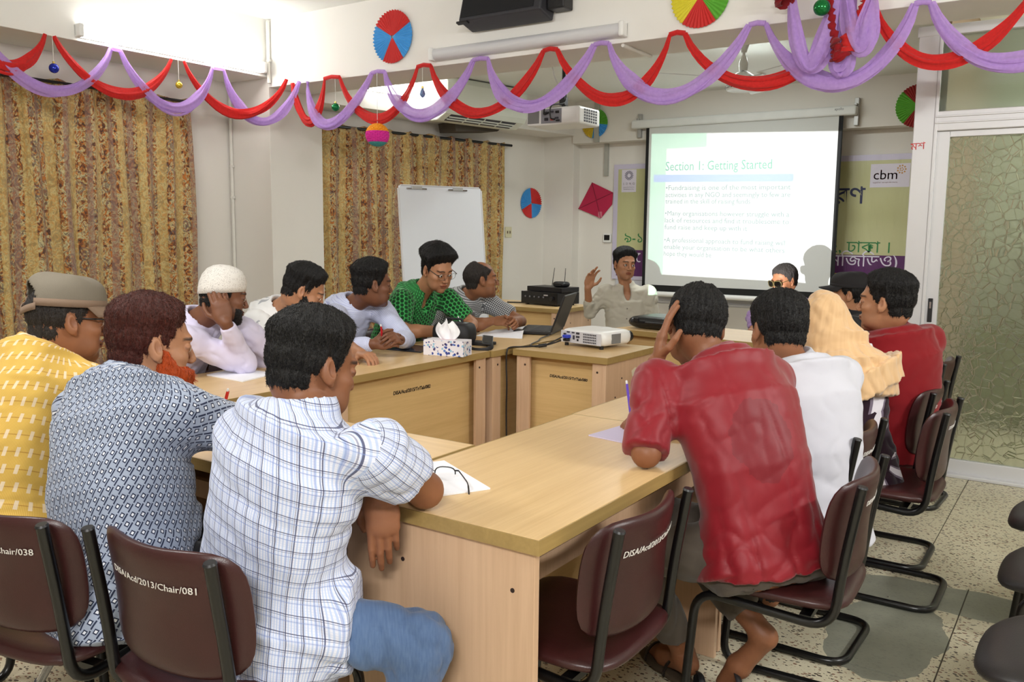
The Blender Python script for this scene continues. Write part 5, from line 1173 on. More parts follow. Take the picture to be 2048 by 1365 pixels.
def frame(az, pitch=0, roll=0):
    a, p, r = map(math.radians, (az, pitch, roll)); f = V3(math.sin(a)*math.cos(p), math.cos(a)*math.cos(p), -math.sin(p)); x = V3(math.cos(a), -math.sin(a), 0); u = np.cross(x, f)
    x2 = x*math.cos(r)+u*math.sin(r); u2 = u*math.cos(r)-x*math.sin(r); return np.array([x2, f, u2])
SKULL = ell((0, -0.012, 0.030), (0.076, 0.096, 0.086))
def head_field(h, neck, o):
    F = Fld((-0.108, -0.128, -0.185), (0.108, 0.135, 0.142), h); w = o.get('w', 1.0)
    F.add(SKULL, 0); F.add(ell((0, 0.020, -0.030), (0.063*w, 0.068, 0.086)), 0.02); F.add(ell((0, 0.034, -0.072), (0.050*w, 0.050, 0.042)), 0.02); F.add(ell((0, 0.070, -0.100), (0.020, 0.018, 0.016)), 0.022)
    F.add(ell((0, -0.045, -0.035), (0.060, 0.052, 0.060)), 0.02)
    for s in (-1, 1):
        F.add(ell((s*0.043*w, 0.056, -0.022), (0.022, 0.024, 0.018)), 0.02); F.add(ell((s*0.040*w, 0.050, -0.066), (0.020, 0.026, 0.030)), 0.02)
    F.add(cap((-0.034, 0.080, 0.026), (0.034, 0.080, 0.026), 0.010, 0.010), 0.02)
    for s in (-1, 1): F.sub(ell((s*0.032, 0.098, 0.003), (0.018, 0.018, 0.012)), 0.012)
    F.add(cap((0, 0.086, 0.016), (0, 0.1055, -0.028), 0.0065, 0.0098), 0.010)
    for s in (-1, 1): F.add(ell((s*0.0120, 0.097, -0.033), (0.0075, 0.010, 0.0070)), 0.006)
    for s in (-1, 1):
        F.add(ell((s*0.0320, 0.0775, 0.003), (0.0170, 0.0130, 0.0128)), 0.004)
        if o.get('eyes', 1): F.sub(ell((s*0.0320, 0.094, 0.0015), (0.0135, 0.014, 0.0046)), 0.002)
        for pp in o.get('bags', ()): pass
    F.add(ell((0, 0.0885, -0.0575), (0.0235, 0.0105, 0.0062)), 0.005); F.add(ell((0, 0.0870, -0.0685), (0.0205, 0.0110, 0.0072)), 0.005)
    F.sub(cap((-0.020, 0.0985, -0.0630), (0.020, 0.0985, -0.0630), 0.0016, 0.0016), 0.003)
    for s in (-1, 1):
        Re = np.array([nrm((s*0.90, -0.42, 0)), nrm((0.42*s, 0.90, 0.0)), (0, 0, 1.0)]); Rt = np.array([Re[0], nrm(Re[1]*math.cos(0.22)+Re[2]*math.sin(0.22)), nrm(Re[2]*math.cos(0.22)-Re[1]*math.sin(0.22))])
        F.add(ell((s*0.0790, -0.010, -0.004), (0.0085, 0.0180, 0.0310), Rt), 0.006); F.add(ell((s*0.0755, 0.002, -0.030), (0.006, 0.008, 0.010), Rt), 0.006)
        F.sub(ell((s*0.0865, -0.004, 0.002), (0.0060, 0.0095, 0.0180), Rt), 0.005)
    for a, b, ra, rb, k in neck: F.add(cap(a, b, ra, rb), k)
    return F
def head_paint(p, o):  # skin marks, plus shade painted into the mouth line, nostrils and ear hollows
    x, y, z = p.T; c = np.ones((len(p), 3))
    def lay(m, col): c[:] = c*(1-m[:, None])+np.asarray(col)*m[:, None]*c
    lay(o.get('stubble', 0.35)*sm(-z, 0.030, 0.055)*sm(y, 0.0, 0.03)*(1-sm(np.abs(x), 0.055, 0.07)*0.3)*sm(-z, -0.2, 0.0), (0.55, 0.56, 0.60))
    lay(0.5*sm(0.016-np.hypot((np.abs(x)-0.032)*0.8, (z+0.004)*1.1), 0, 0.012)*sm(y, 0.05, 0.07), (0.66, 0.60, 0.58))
    e = np.hypot(x/0.025, (z+0.063)/0.0125); lay((1-sm(e, 0.75, 1.05))*sm(y, 0.075, 0.085), (0.72, 0.46, 0.44)); lay((1-sm(np.abs(z+0.063), 0.0008, 0.0026))*(np.abs(x) < 0.022)*(y > 0.08), (0.35, 0.22, 0.22))
    bz = 0.0235+0.006*(1-((np.abs(x)-0.030)/0.02)**2); lay((1-sm(np.abs(z-bz), 0.0025, 0.0055))*sm(np.abs(x), 0.010, 0.015)*(1-sm(np.abs(x), 0.046, 0.054))*sm(y, 0.045, 0.055)*0.95, (0.10, 0.10, 0.11))
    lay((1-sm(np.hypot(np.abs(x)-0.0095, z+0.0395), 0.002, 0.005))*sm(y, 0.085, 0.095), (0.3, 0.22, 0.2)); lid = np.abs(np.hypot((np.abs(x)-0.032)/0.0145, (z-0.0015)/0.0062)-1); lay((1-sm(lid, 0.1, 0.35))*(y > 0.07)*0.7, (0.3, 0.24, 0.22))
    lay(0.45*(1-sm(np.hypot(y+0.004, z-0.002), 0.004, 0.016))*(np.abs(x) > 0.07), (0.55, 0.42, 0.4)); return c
HL_Y = np.array([-0.12, -0.05, -0.028, -0.018, -0.004, 0.016, 0.026, 0.040, 0.058, 0.074, 0.10]); HL_Z = np.array([-0.060, -0.058, -0.042, 0.008, 0.020, -0.018, 0.010, 0.040, 0.062, 0.074, 0.082])
def hair(o, neckfree=0):
    h = o.get('hh', 0.0034); F = Fld((-0.118, -0.145, -0.100), (0.118, 0.135, 0.165), h); r = F.blk(F.lo, F.lo+F.h*F.n); sl, X, Y, Z = r
    d = np.minimum(SKULL[2](X, Y, Z), ell((0, -0.045, -0.035), (0.061, 0.053, 0.060))[2](X, Y, Z)+0*X); X0 = X+0*Y+0*Z; Y0 = Y+0*X0; Z0 = Z+0*X0
    rec = o.get('recede', 0.0); hl = np.interp(Y0, HL_Y, HL_Z).astype(f4); hl = hl+np.where(Y0 > 0.03, rec*(1+1.4*sm(np.abs(X0), 0.02, 0.055)), 0)
    nz = 0.0012*np.sin(X0*310)*np.sin(Z0*170+1)+0.001*np.sin(Y0*270+X0*130); m = sm(Z0-hl+nz, -0.004, 0.010)
    top, side = o.get('top', 0.026), o.get('side', 0.010); t = side+(top-side)*sm(Z0, 0.035, 0.095)
    if 'fringe' in o: t = t+o['fringe']*sm(Y0, 0.03, 0.085)*sm(Z0, 0.05, 0.085)
    if 'bald' in o: m = m*(1-sm(o['bald']-np.hypot(X0/0.9, Y0-0.028), -0.006, 0.02)*sm(Z0, 0.062, 0.08))
    t = t*(0.12+0.88*sm(Z0-hl, 0.0, 0.060))
    F.v[:] = d-((t+0.012)*m-0.012); p, q = F.mesh(); n = vnormals(p, q); sd = o.get('seed', 1); an = np.arctan2(p[:, 0], p[:, 1]+0.01)
    k = o.get('rough', 1.7); disp = 0.0036*k*(vnoise(np.stack([an*9, p[:, 2]*16+p[:, 1]*9, an*0], 1), 1, sd)-0.5)+0.0034*k*(vnoise(np.stack([an*24, p[:, 2]*30, p[:, 1]*20], 1), 1, sd+3)-0.5)+0.0022*k*(vnoise(p, 330, sd)-0.5); return p+n*disp[:, None], q
def strands(name, p, q, mat, parent, n, L, root, seed, comb=0.8, lift=0.5, rad=0.00042, down=0.5, tol=None):
    rg = np.random.RandomState(seed); a = p[q]; ar = np.linalg.norm(np.cross(a[:, 2]-a[:, 0], a[:, 3]-a[:, 1]), axis=1); nn = vnormals(p, q); i = rg.choice(len(q), n, p=ar/ar.sum()); u, v = rg.rand(n, 1), rg.rand(n, 1)
    P0 = a[i, 0]*(1-u)*(1-v)+a[i, 1]*u*(1-v)+a[i, 2]*u*v+a[i, 3]*(1-u)*v; N0 = nn[q[i, 0]]; crown = np.array([0.012, -0.055, 0.12]); g = P0-crown; g = g+np.array([0, 0, -1.0])*down*np.linalg.norm(g, axis=1, keepdims=True); g += 0.30*np.stack([vnoise(P0, 30, seed)-.5, vnoise(P0, 30, seed+1)-.5, vnoise(P0, 30, seed+2)-.5], 1)*np.linalg.norm(g, axis=1, keepdims=True); g = g-N0*(g*N0).sum(1, keepdims=True); g /= np.linalg.norm(g, axis=1, keepdims=True)+1e-9
    ln = L*(0.5+0.7*rg.rand(n, 1)); K = 5; pts = np.zeros((n, K, 3)); P0 = P0-N0*0.002
    for k in range(K):
        t = k/(K-1); pts[:, k] = P0+ln*(g*comb*t+N0*(lift*t-lift*0.75*t*t))+rg.randn(n, 3)*0.0013*t
    pts = tol(pts.reshape(-1, 3)); c = bpy.data.hair_curves.new(name); c.add_curves([K]*n); c.points.foreach_set('position', pts.astype(f4).ravel())
    at = c.attributes.get('radius') or c.attributes.new('radius', 'FLOAT', 'POINT'); at.data.foreach_set('value', np.tile(rad*(1-np.linspace(0, 1, K)**2*0.8), n).astype(f4)); c.materials.append(mat)
    o = bpy.data.objects.new(name, c); COL.objects.link(o); o.parent = parent; o['kind'] = 'stuff'; return o
def beard(o):
    h = 0.0034; F = Fld((-0.09, -0.03, -0.20), (0.09, 0.135, 0.03), h); F.add(ell((0, 0.020, -0.030), (0.063, 0.068, 0.086)), 0); F.add(ell((0, 0.034, -0.072), (0.050, 0.050, 0.042)), 0.02); F.add(ell((0, 0.070, -0.100), (0.020, 0.018, 0.016)), 0.022)
    for s in (-1, 1): F.add(ell((s*0.040, 0.050, -0.066), (0.020, 0.026, 0.030)), 0.02)
    F.add(ell((0, 0.0875, -0.063), (0.024, 0.011, 0.012)), 0.006); r = F.blk(F.lo, F.lo+F.h*F.n); _, X, Y, Z = r; X = X+0*Y+0*Z; Y = Y+0*X; Z = Z+0*X
    line = np.interp(Y, [-0.02, 0.004, 0.022, 0.05, 0.085], [0.0, 0.005, 0.0, -0.038, -0.046]).astype(f4); m = sm(line-Z, -0.004, 0.010)*sm(Y, -0.006, 0.006)
    lips = 1-sm(np.hypot(X/0.026, (Z+0.063)/0.0135), 0.85, 1.15); m = m*(1-lips*(Y > 0.07)); cheek = o.get('cheek', 1.0); m = m*np.where(Y > 0.045, 1, cheek); T = o.get('thick', 0.007)
    F.v = (F.v-((T+0.010)*m-0.010)).astype(f4)
    if 'long' in o: F.add(cap((0, 0.066, -0.098), (0, 0.080, -0.098-o['long']), 0.040, 0.020), 0.025)
    p, q = F.mesh(); n = vnormals(p, q); an = np.arctan2(p[:, 0], p[:, 1]-0.02); d = 0.006*(vnoise(np.stack([an*11, p[:, 2]*22, an*0], 1), 1, 2)-0.5)+0.004*(vnoise(p, 260, 4)-0.5); return p+n*d[:, None], q
def hand_prims(w, d, n, side, curl=0.3, thumb=0.3, sc=1.0, spread=0.0):
    """side +1 right hand, -1 left hand; d towards the fingers, n out of the back of the hand"""
    d = nrm(d); n = nrm(np.asarray(n, float)-d*np.dot(n, d)); t = np.cross(n, d)*(1 if side > 0 else -1); w = np.asarray(w, float); R = np.array([d, t, n]); P = []
    P.append((ell(w+d*0.050*sc, (0.054*sc, 0.042*sc, 0.0165*sc), R), 0.012)); P.append((ell(w+(d*0.030+t*0.022-n*0.006)*sc, (0.034*sc, 0.021*sc, 0.017*sc), R), 0.010)); P.append((ell(w+(d*0.080)*sc, (0.020*sc, 0.040*sc, 0.0135*sc), R), 0.010))
    cu = curl if hasattr(curl, '__len__') else [curl]*4
    for i, (L, off, seg) in enumerate(((0.090, 0.029, (0.042, 0.026, 0.020)), (0.095, 0.0095, (0.046, 0.029, 0.021)), (0.090, -0.010, (0.042, 0.027, 0.020)), (0.080, -0.0285, (0.033, 0.020, 0.018)))):
        p = w+(d*L+t*off)*sc; a = 0.0; sp = spread*(off/0.03); dd = nrm(d+t*sp)
        for j, (ln, rot, r0, r1) in enumerate(zip(seg, (1.15, 1.55, 0.95), (0.0096, 0.0088, 0.0080), (0.0088, 0.0080, 0.0070))):
            a += rot*cu[i]; e = p+(dd*math.cos(a)-n*math.sin(a))*ln*sc; f = 0.92 if i == 3 else 1.0; P.append((cap(p, e, r0*sc*f, r1*sc*f), 0.0045 if j == 0 else 0.002)); p = e
    p = w+(d*0.026+t*0.030-n*0.006)*sc; v1 = nrm(d*0.55+t*(0.78-0.35*thumb)-n*(0.15+0.75*thumb)); v2 = nrm(d*0.85+t*(0.42-0.55*thumb)-n*(0.20+0.6*thumb)); v3 = nrm(d*0.95+t*(0.20-0.75*thumb)-n*(0.2+0.5*thumb))
    for v, ln, r0, r1 in ((v1, 0.040, 0.0135, 0.0115), (v2, 0.032, 0.0108, 0.0098), (v3, 0.026, 0.0096, 0.0078)): e = p+v*ln*sc; P.append((cap(p, e, r0*sc, r1*sc), 0.004)); p = e
    return P
def merge(parts):
    ps, qs, pa, b = [], [], [], 0
    for p, q, c in parts: ps.append(p); qs.append(q+b); pa.append(c if c is not None else np.ones((len(p), 3))); b += len(p)
    return np.concatenate(ps), np.concatenate(qs), np.concatenate(pa)
def torso_nodes(S, inf=0.0, hem=0.0, flare=0.0, lo=0.0):
    P, N, Rr, bw, be = S['P'], S['N'], S['right'], S['bw'], S['belly']; up = nrm(N-P); L = np.linalg.norm(N-P); hump = S.get('hump', 0.03); out = []
    prof = [(-0.16-hem, .165, .105, .105), (0.0, .166, .112, .112), (.22, .156, .112+be, .105), (.45, .162, .115+be*.7, .108), (.70, .176, .118, .112), (.88, .155, .095, .105), (1.0, .088, .078, .086)]
    for i, (t, w, df, db) in enumerate(prof):
        if lo and i == 0 and hem == 0 and inf == 0: pass
        f0 = np.cross(up, Rr); c = P+(N-P)*t-nrm(f0)*hump*math.sin(max(0, min(1, t))*PI)*1.0 if t > 0 else P+up*L*t
        k = flare if i == 0 else (flare*0.6 if i == 1 else 0); r = nrm(Rr-up*np.dot(Rr, up)); f = np.cross(up, r); out.append((c, r, f, (w+k)*bw+inf, (df+k)*bw**.5+inf, (db+k)*bw**.5+inf))
    return out
def spheremesh(c, r, n=14, m=10):
    b = MB(); b.sphere(c, r, n, m); return b
def person(label, P, N, faz, head, el, wr, hands, kn=None, an=None, sh=None, skin='mid', shirt='white', sleeve='short', hairo=None, hairm='black', beardo=None, beardm='black', trousers='black', bw=1.0, belly=0.0, hump=0.03, front=False, hs=1.0, ho=None, hfine=0.0034, hem=0.02, flare=0.012, collar=True, wr_amp=1.0, group=None, cat='person', shin=True, seed=1, slv=0.62, tail=(), vneck=False, armr=1.0, shoes=True, fold=(4, 4, 11)):
    P, N = V3(*P), V3(*N); a = math.radians(faz); Rr = V3(math.cos(a), -math.sin(a), 0); ff = V3(math.sin(a), math.cos(a), 0); up = nrm(N-P); ho = ho or {}
    if sh is None: sh = [N-up*0.065+s*Rr*0.172*bw+ff*0.015 for s in (-1, 1)]
    sh = [V3(*x) for x in sh]; Rsh = nrm(sh[1]-sh[0]); el = [V3(*x) for x in el]; wr = [V3(*x) for x in wr]
    if kn is None: kn = [P+ff*0.42+s*Rr*0.11+V3(0, 0, 0.0) for s in (-1, 1)]
    if an is None: an = [V3(k[0], k[1], 0.09)-ff*0.03 for k in kn]
    kn = [V3(*x) for x in kn]; an = [V3(*x) for x in an]; hip = [P+s*Rr*0.085-V3(0, 0, 0.01) for s in (-1, 1)]
    hc, R = V3(*head[0]), frame(*head[1:4]); s_ = hs; root = thing('person', label, cat, (P[0], P[1], 0), 0, group); O = np.array([P[0], P[1], 0])
    S = dict(P=P, N=N, right=nrm(Rr*0.5+Rsh*0.5), bw=bw, belly=belly, hump=hump)
    nk0 = N-up*0.03; nk1 = hc+R.T @ V3(0, -0.022, -0.055)*s_
    neck = [(nk0-up*.05, nk0+up*.01, 0.050, 0.054, 0.02), (nk0+up*.01, nk1, 0.055, 0.054, 0.015)]
    # body below the clothes, arms, legs, feet
    allp = np.array([P, N, *sh, *el, *wr, *kn, *an]); B = Fld(allp.min(0)-[.2, .2, .11], allp.max(0)+[.2, .2, .12], 0.0095)
    B.add(loft(torso_nodes(S, -0.030)[:-1]), 0.02)
    for i in (0, 1):
        ar = armr*(.84 if sleeve == 'long' else 1); B.add(cap(sh[i]+(el[i]-sh[i])*.08, el[i], .044*ar, .040*ar), .02); m = el[i]*.7+wr[i]*.3; B.add(cap(el[i], m, .040*ar, .041*ar), .012); B.add(cap(m, wr[i], .041*ar, .0265*armr), .012)
        B.add(cap(hip[i], kn[i], .080, .055), .03); m = kn[i]*.7+an[i]*.3; B.add(cap(kn[i], m, .053, .052), .015); B.add(cap(m, an[i], .052, .034), .015)
        toe = hands.get('toe', [None, None])[i]; fd = nrm(V3(*toe)-an[i]) if toe is not None else ff; heel = an[i]-V3(0, 0, 0.045)-fd*0.035
        tp = V3(*toe) if toe is not None else V3(an[i][0], an[i][1], 0.028)+ff*0.16
        if toe is None: heel[2] = 0.035
        B.add(cap(heel, an[i]-V3(0, 0, .01), .030, .034), .02); B.add(cap(heel*.4+tp*.6, heel, .034, .030), .02); B.add(cap(heel*.35+tp*.65, tp, .036, .022), .02)
    for nk in neck: B.add(cap(nk[0], nk[1], nk[2], nk[3]), nk[4])
    p, q = B.mesh(); parts = [(p-O, q, None)]
    loc = lambda v: R @ (np.asarray(v, float)-hc)/s_
    F = head_field(ho.get('h', hfine), [(loc(x[0]), loc(x[1]), x[2]/s_, x[3]/s_, x[4]) for x in neck], ho); p, q = F.mesh(); parts.append(((p*s_) @ R+hc-O, q, head_paint(p, ho)))
    for i, sd in ((0, -1), (1, 1)):
        hd = hands['LR'[i]]
        if hd is None: continue
        d_, n_, cu, th = hd[:4]; pr = hand_prims(wr[i], d_, n_, sd, cu, th, hands.get('sc', 0.98), hd[4] if len(hd) > 4 else 0.0); lo = np.min([x[0][0] for x in pr], 0)-.012; hi = np.max([x[0][1] for x in pr], 0)+.012
        H = Fld(lo, hi, hands.get('h', 0.0034)); H.add(cap(el[i]*.7+wr[i]*.3, wr[i], .041*armr, .0265*armr), 0)
        for x, k in pr: H.add(x, k)
        p, q = H.mesh(); parts.append((p-O, q, None))
    p, q, c = merge(parts); npmesh('body', p, q, SKIN[skin], root, paint=c)
    T4 = Matrix(((R[0, 0]*s_, R[1, 0]*s_, R[2, 0]*s_, hc[0]-O[0]), (R[0, 1]*s_, R[1, 1]*s_, R[2, 1]*s_, hc[1]-O[1]), (R[0, 2]*s_, R[1, 2]*s_, R[2, 2]*s_, hc[2]-O[2]), (0, 0, 0, 1)))
    tol = lambda p: (p*s_) @ R+hc-O
    if ho.get('eyes', 1):
        for s in (-1, 1):
            e = MB(); e.sphere((0, 0, 0), 0.0122, 16, 10); m = e.mesh('eye', [M_EYE, M_IRIS], 60)
            g = V3(*ho.get('gaze', (0, 1, 0))); g = nrm(g)
            for pl in m.polygons: 
                if pl.center.normalized().dot(Vector(g)) > 0.86: pl.material_index = 1
            m.transform(T4 @ Matrix.Translation((s*0.0315, 0.0785, 0.0015))); link('eye', m, None, root)
    if hairo is not None: p, q = hair(hairo); ob_ = npmesh('hair', tol(p), q, HAIR[hairm], root); strands('hair_strands', p, q, HSTR[hairm], ob_, hairo.get('n', 6500), hairo.get('len', 0.5*hairo['side']+0.35*hairo['top']+.004), root, seed, tol=tol, rad=hairo.get('rad', .00058))
    if beardo is not None: p, q = beard(beardo); ob_ = npmesh('beard', tol(p), q, HAIR[beardm], root); strands('beard_strands', p, q, HSTR[beardm], ob_, 2600, beardo['thick']*1.1+.004+(.012 if 'long' in beardo else 0), root, seed+1, down=1.5, tol=tol, lift=.5)
    # shirt
    inf = 0.006; G = Fld(allp.min(0)-[.24, .24, .10], allp.max(0)+[.24, .24, .10], 0.0085); tn = torso_nodes(S, inf, hem, flare); tl = loft(tn); G.add(tl, 0)
    sl = []
    for i in (0, 1):
        ax = nrm(el[i]-sh[i]); r1 = nrm(np.cross(ax, V3(0.1, 0.2, 1))); r2 = np.cross(ax, r1); G.add(cap(sh[i]-ax*.01, sh[i]+ax*.05, .068*bw, .066), .045)
        e = sh[i]+(el[i]-sh[i])*(slv if sleeve == 'short' else 1.0); rr = (.066, .069) if sleeve == 'short' else (.062, .053)
        Ls = loft([(sh[i]-ax*.0, r1, r2, .067*armr, .067*armr, .067*armr), (e, r1, r2, rr[1]*armr, rr[1]*armr, rr[1]*armr)], 2.0); G.add(Ls, .03); segs = [(sh[i], e, Ls)]
        if sleeve == 'long':
            ax2 = nrm(wr[i]-el[i]); q1 = nrm(np.cross(ax2, V3(0.1, 0.2, 1))); q2 = np.cross(ax2, q1); w2 = el[i]+(wr[i]-el[i])*hands.get('cuff', 0.93); L2 = loft([(el[i], q1, q2, .053, .053, .053), (el[i]*.4+w2*.6, q1, q2, .047, .047, .047), (w2, q1, q2, .037, .037, .037)], 2.0); G.add(cap(el[i], el[i]+ax2*.02, .053, .052), .02); G.add(L2, .015); segs.append((el[i], w2, L2))
        sl.append(segs)
    for ta, tb_, ra in tail:
        tx = nrm(V3(*tb_)-V3(*ta)); t1_ = nrm(np.cross(tx, V3(0, 0, 1))); G.add(loft([(ta, t1_, np.cross(tx, t1_), ra, ra, ra), (tb_, t1_, np.cross(tx, t1_), ra, ra, ra)], 2.2), .05)
    nd = nrm(nrm(nk1-nk0)+up); fwd = np.cross(up, S['right'])
    if collar:
        cr = nrm(S['right']-nd*np.dot(S['right'], nd)); cf = np.cross(nd, cr); c0 = N-up*.03; tilt = cf*0.012
        G.add(loft([(c0-nd*.02, cr, cf, .082, .078, .082), (N+nd*.020, cr, cf, .070, .068, .070)], 2.0), .022); G.add(loft([(N+nd*.010, cr, cf, .069, .067, .069), (N+nd*.036-cf*.004, cr, cf, .064, .058, .066)], 2.0), .006)
        G.sub(cap(N-up*.03, N+nd*.10, .0565, .0575), .003)
        if vneck: G.sub(ell(N+fwd*.085-up*.045, (.030, .060, .075), np.array([cr, cf, nd])), .010)
    else: G.sub(cap(N+up*.005, N+nd*.08, .060, .064), .006)
    p, q = G.mesh(); p = relax(p, q, 3); nn = vnormals(p, q); rel = p-P; ax = nrm(N-P)
    loc3 = np.stack([rel @ S['right'], rel @ fwd, rel @ ax], 1)
    r1 = 1-np.abs(2*vnoise(np.stack([loc3[:, 0]*fold[0]+loc3[:, 2]*2.5, loc3[:, 1]*fold[1], loc3[:, 2]*fold[2]+loc3[:, 0]*3], 1), 1, seed)-1); r2 = 1-np.abs(2*vnoise(np.stack([loc3[:, 0]*15+loc3[:, 2]*9, loc3[:, 1]*9, loc3[:, 2]*17-loc3[:, 0]*8], 1), 1, seed+5)-1); r3 = vnoise(loc3, 38, seed+2)
    arm = np.zeros(len(p))
    for i in (0, 1): arm = np.maximum(arm, np.exp(-(np.linalg.norm(p-(sh[i]+(el[i]-sh[i])*.25-up*.05), axis=1)/.13)**2)); arm = np.maximum(arm, np.exp(-(np.linalg.norm(p-el[i], axis=1)/.10)**2)) if sleeve == 'long' else arm
    low = sm(0.18-loc3[:, 2], 0, 0.2); dsp = (0.009*(r1**3-0.25)*(0.55+0.6*low+0.8*arm)+0.006*(r2**3-0.2)*(0.5+.8*low+1.2*arm)+0.003*(r3-.5))*wr_amp; neckd = np.linalg.norm(p-(N+nd*.02), axis=1); dsp *= 0.15+0.85*sm(neckd, .07, .13); p2 = p+nn*dsp[:, None]
    # cloth coordinates per corner: torso or sleeve by the nearer of the two
    fc = p[q].mean(1); ev = lambda L, x: L[2](x[:, 0, None, None].astype(f4), x[:, 1, None, None].astype(f4), x[:, 2, None, None].astype(f4)).reshape(len(x), -1)[:, 0]
    def evp(L, x):
        out = np.empty(len(x), f4)
        for k in range(0, len(x), 4096): y = x[k:k+4096].astype(f4); out[k:k+4096] = L[2](y[:, 0], y[:, 1], y[:, 2])
        return out
    dt = evp(tl, fc); uv = np.zeros((len(q), 4, 2)); sg = -1.0 if front else 1.0; cp = p[q]; rl = cp-P
    for i in (0, 1, 2, 3):
        x = rl[:, i]; th = np.arctan2(x @ S['right']*sg, -(x @ fwd)*sg-0.0*x[:, 0]); uv[:, i, 0] = th*0.165*bw; uv[:, i, 1] = x @ ax
    for i in (0, 1):
        for a0, b0, L in sl[i]:
            ds = evp(L, fc); m = ds < dt-0.004; dt = np.where(m, ds, dt); axs = nrm(b0-a0); k1 = nrm(np.cross(axs, V3(0.1, 0.2, 1))); k2 = np.cross(axs, k1)
            for j in range(4): x = cp[m, j]-a0; uv[m, j, 0] = np.arctan2(x @ k1, x @ k2)*0.065; uv[m, j, 1] = x @ axs
    npmesh('shirt', p2-O, q, CL[shirt], root, uv=uv.reshape(-1, 2)); S['sp'] = (p2, loc3)
    # trousers
    K = Fld(allp.min(0)-[.2, .2, .1], np.maximum(P, np.max(kn, 0))+[.22, .22, .25], 0.0105); K.add(loft(torso_nodes(S, -0.004)[:2]+[torso_nodes(S, -0.004)[2]]), 0)
    for i in (0, 1):
        K.add(cap(hip[i], kn[i], .088, .068), .04); e = kn[i]+(an[i]-kn[i])*hands.get('leg', 0.95); ax3 = nrm(e-kn[i]); r1_ = nrm(np.cross(ax3, V3(0.2, 0.9, 0.1))); K.add(cap(kn[i], kn[i]+ax3*.02, .068, .068), .02); K.add(loft([(kn[i], r1_, np.cross(ax3, r1_), .067, .067, .067), (e, r1_, np.cross(ax3, r1_), .058, .058, .058)], 2.0), .02)
    p, q = K.mesh(); n3 = vnormals(p, q); r = 1-np.abs(2*vnoise(p, (16, 16, 9), seed)-1); rf = 1-np.abs(2*vnoise(p, (26, 40, 20), seed+3)-1); kd = np.min([np.linalg.norm(p-k_, axis=1) for k_ in kn], 0); p = p+n3*(0.010*(r**3-.25)+0.008*(rf**4-.2)*np.exp(-(kd/.22)**2)+0.004*(vnoise(p, 34, seed)-.5))[:, None]; uvt = np.stack([p[q][..., 0]+p[q][..., 1], p[q][..., 2]], -1)
    npmesh('trousers', p-O, q, CL[trousers], root, uv=uvt.reshape(-1, 2))
    if shoes:
        for i in (0, 1):
            if hands.get('toe', [None, None])[i] is not None: continue
            b = MB(); o_ = an[i]-O; c = Vector((o_[0], o_[1], 0))+Vector(ff)*0.065; Rz = Matrix.Rotation(-a, 3, 'Z')
            b.pad(0.10, 0.27, 0.05, lambda x, y, z: tuple(c+Rz @ Vector((x*(1-0.15*(y < 0)), y, 0.036+z+(0.02 if (z > 0 and y < 0.02) else 0)))), e=3, nr=6, na=28, edge=6); b.build('shoe', M_BLACKPL, root, smooth=60)
    return root, T4, dict(sp=S['sp'], P=P, N=N, R=R, hc=hc, O=O, ff=ff, Rr=Rr, wr=wr, el=el)
UP = (0, 0, 1)
def HN(dL, dR, **kw): return dict(L=dL, R=dR, **kw)
rest = ((0, 0, -1), (1, 0, 0), 0.3, 0.3)
PEOPLE = {}
# 3 man in checked white shirt and jeans, back to us
PEOPLE['plaid'] = person('man from behind in white and navy checked shirt and blue jeans', (-1.53, 1.25, .53), (-1.425, 1.305, 1.00), 2,
    ((-1.465, 1.36, 1.088), 12, 14, 3), [(-1.60, 1.52, .80), (-1.262, 1.51, .80)], [(-1.325, 1.43, .80), (-1.46, 1.62, .80)],
    HN(((.10, -.06, -1), (.62, -.78, .05), [.12, .15, .18, .24], .6), ((-.95, .2, 0), (0, 0, 1), .3, .3), sc=0.98, h=.003),
    sh=[(-1.605, 1.29, .925), (-1.245, 1.325, .935)], kn=[(-1.62, 1.66, .50), (-1.195, 1.41, .488)], an=[(-1.62, 1.66, .09), (-1.205, 1.35, .09)], tail=(((-1.47, 1.25, .53), (-1.325, 1.345, .525), .112),), skin='tan', shirt='plaid', trousers='denim', hairo=dict(top=.030, side=.009, fringe=.004, seed=3, rough=1.2), ho=dict(stubble=.3, h=.0028), hs=1.0, bw=1.03, belly=.03, hem=.12, flare=.045, wr_amp=1.0, seed=3, slv=.60, armr=1.05)
# 2 man with henna hair and beard
PEOPLE['henna'] = person('man with henna dyed hair and orange beard in a blue key pattern shirt', (-1.97, 1.16, .53), (-2.10, 1.30, 1.01), 6,
    ((-2.085, 1.36, 1.088), 20, 8, 2), [(-2.50, 1.55, .80), (-1.90, 1.56, .82)], [(-2.46, 1.78, .80), (-2.14, 1.70, .795)],
    HN(((.3, .9, -.1), (0, 0, 1), .5, .5), ((-.9, .45, -.05), (0, 0, 1), .5, .5)), sh=[(-2.33, 1.30, .885), (-1.89, 1.32, .925)], skin='light', shirt='key', trousers='black', hairo=dict(top=.024, side=.007, fringe=.004, seed=6), hairm='henna', beardo=dict(thick=.014, long=.115, cheek=1.0), beardm='orange', ho=dict(w=1.06, stubble=.1, h=.003), hs=1.04, bw=1.14, belly=.08, hem=.12, flare=.03, seed=7, slv=.72, armr=1.1)
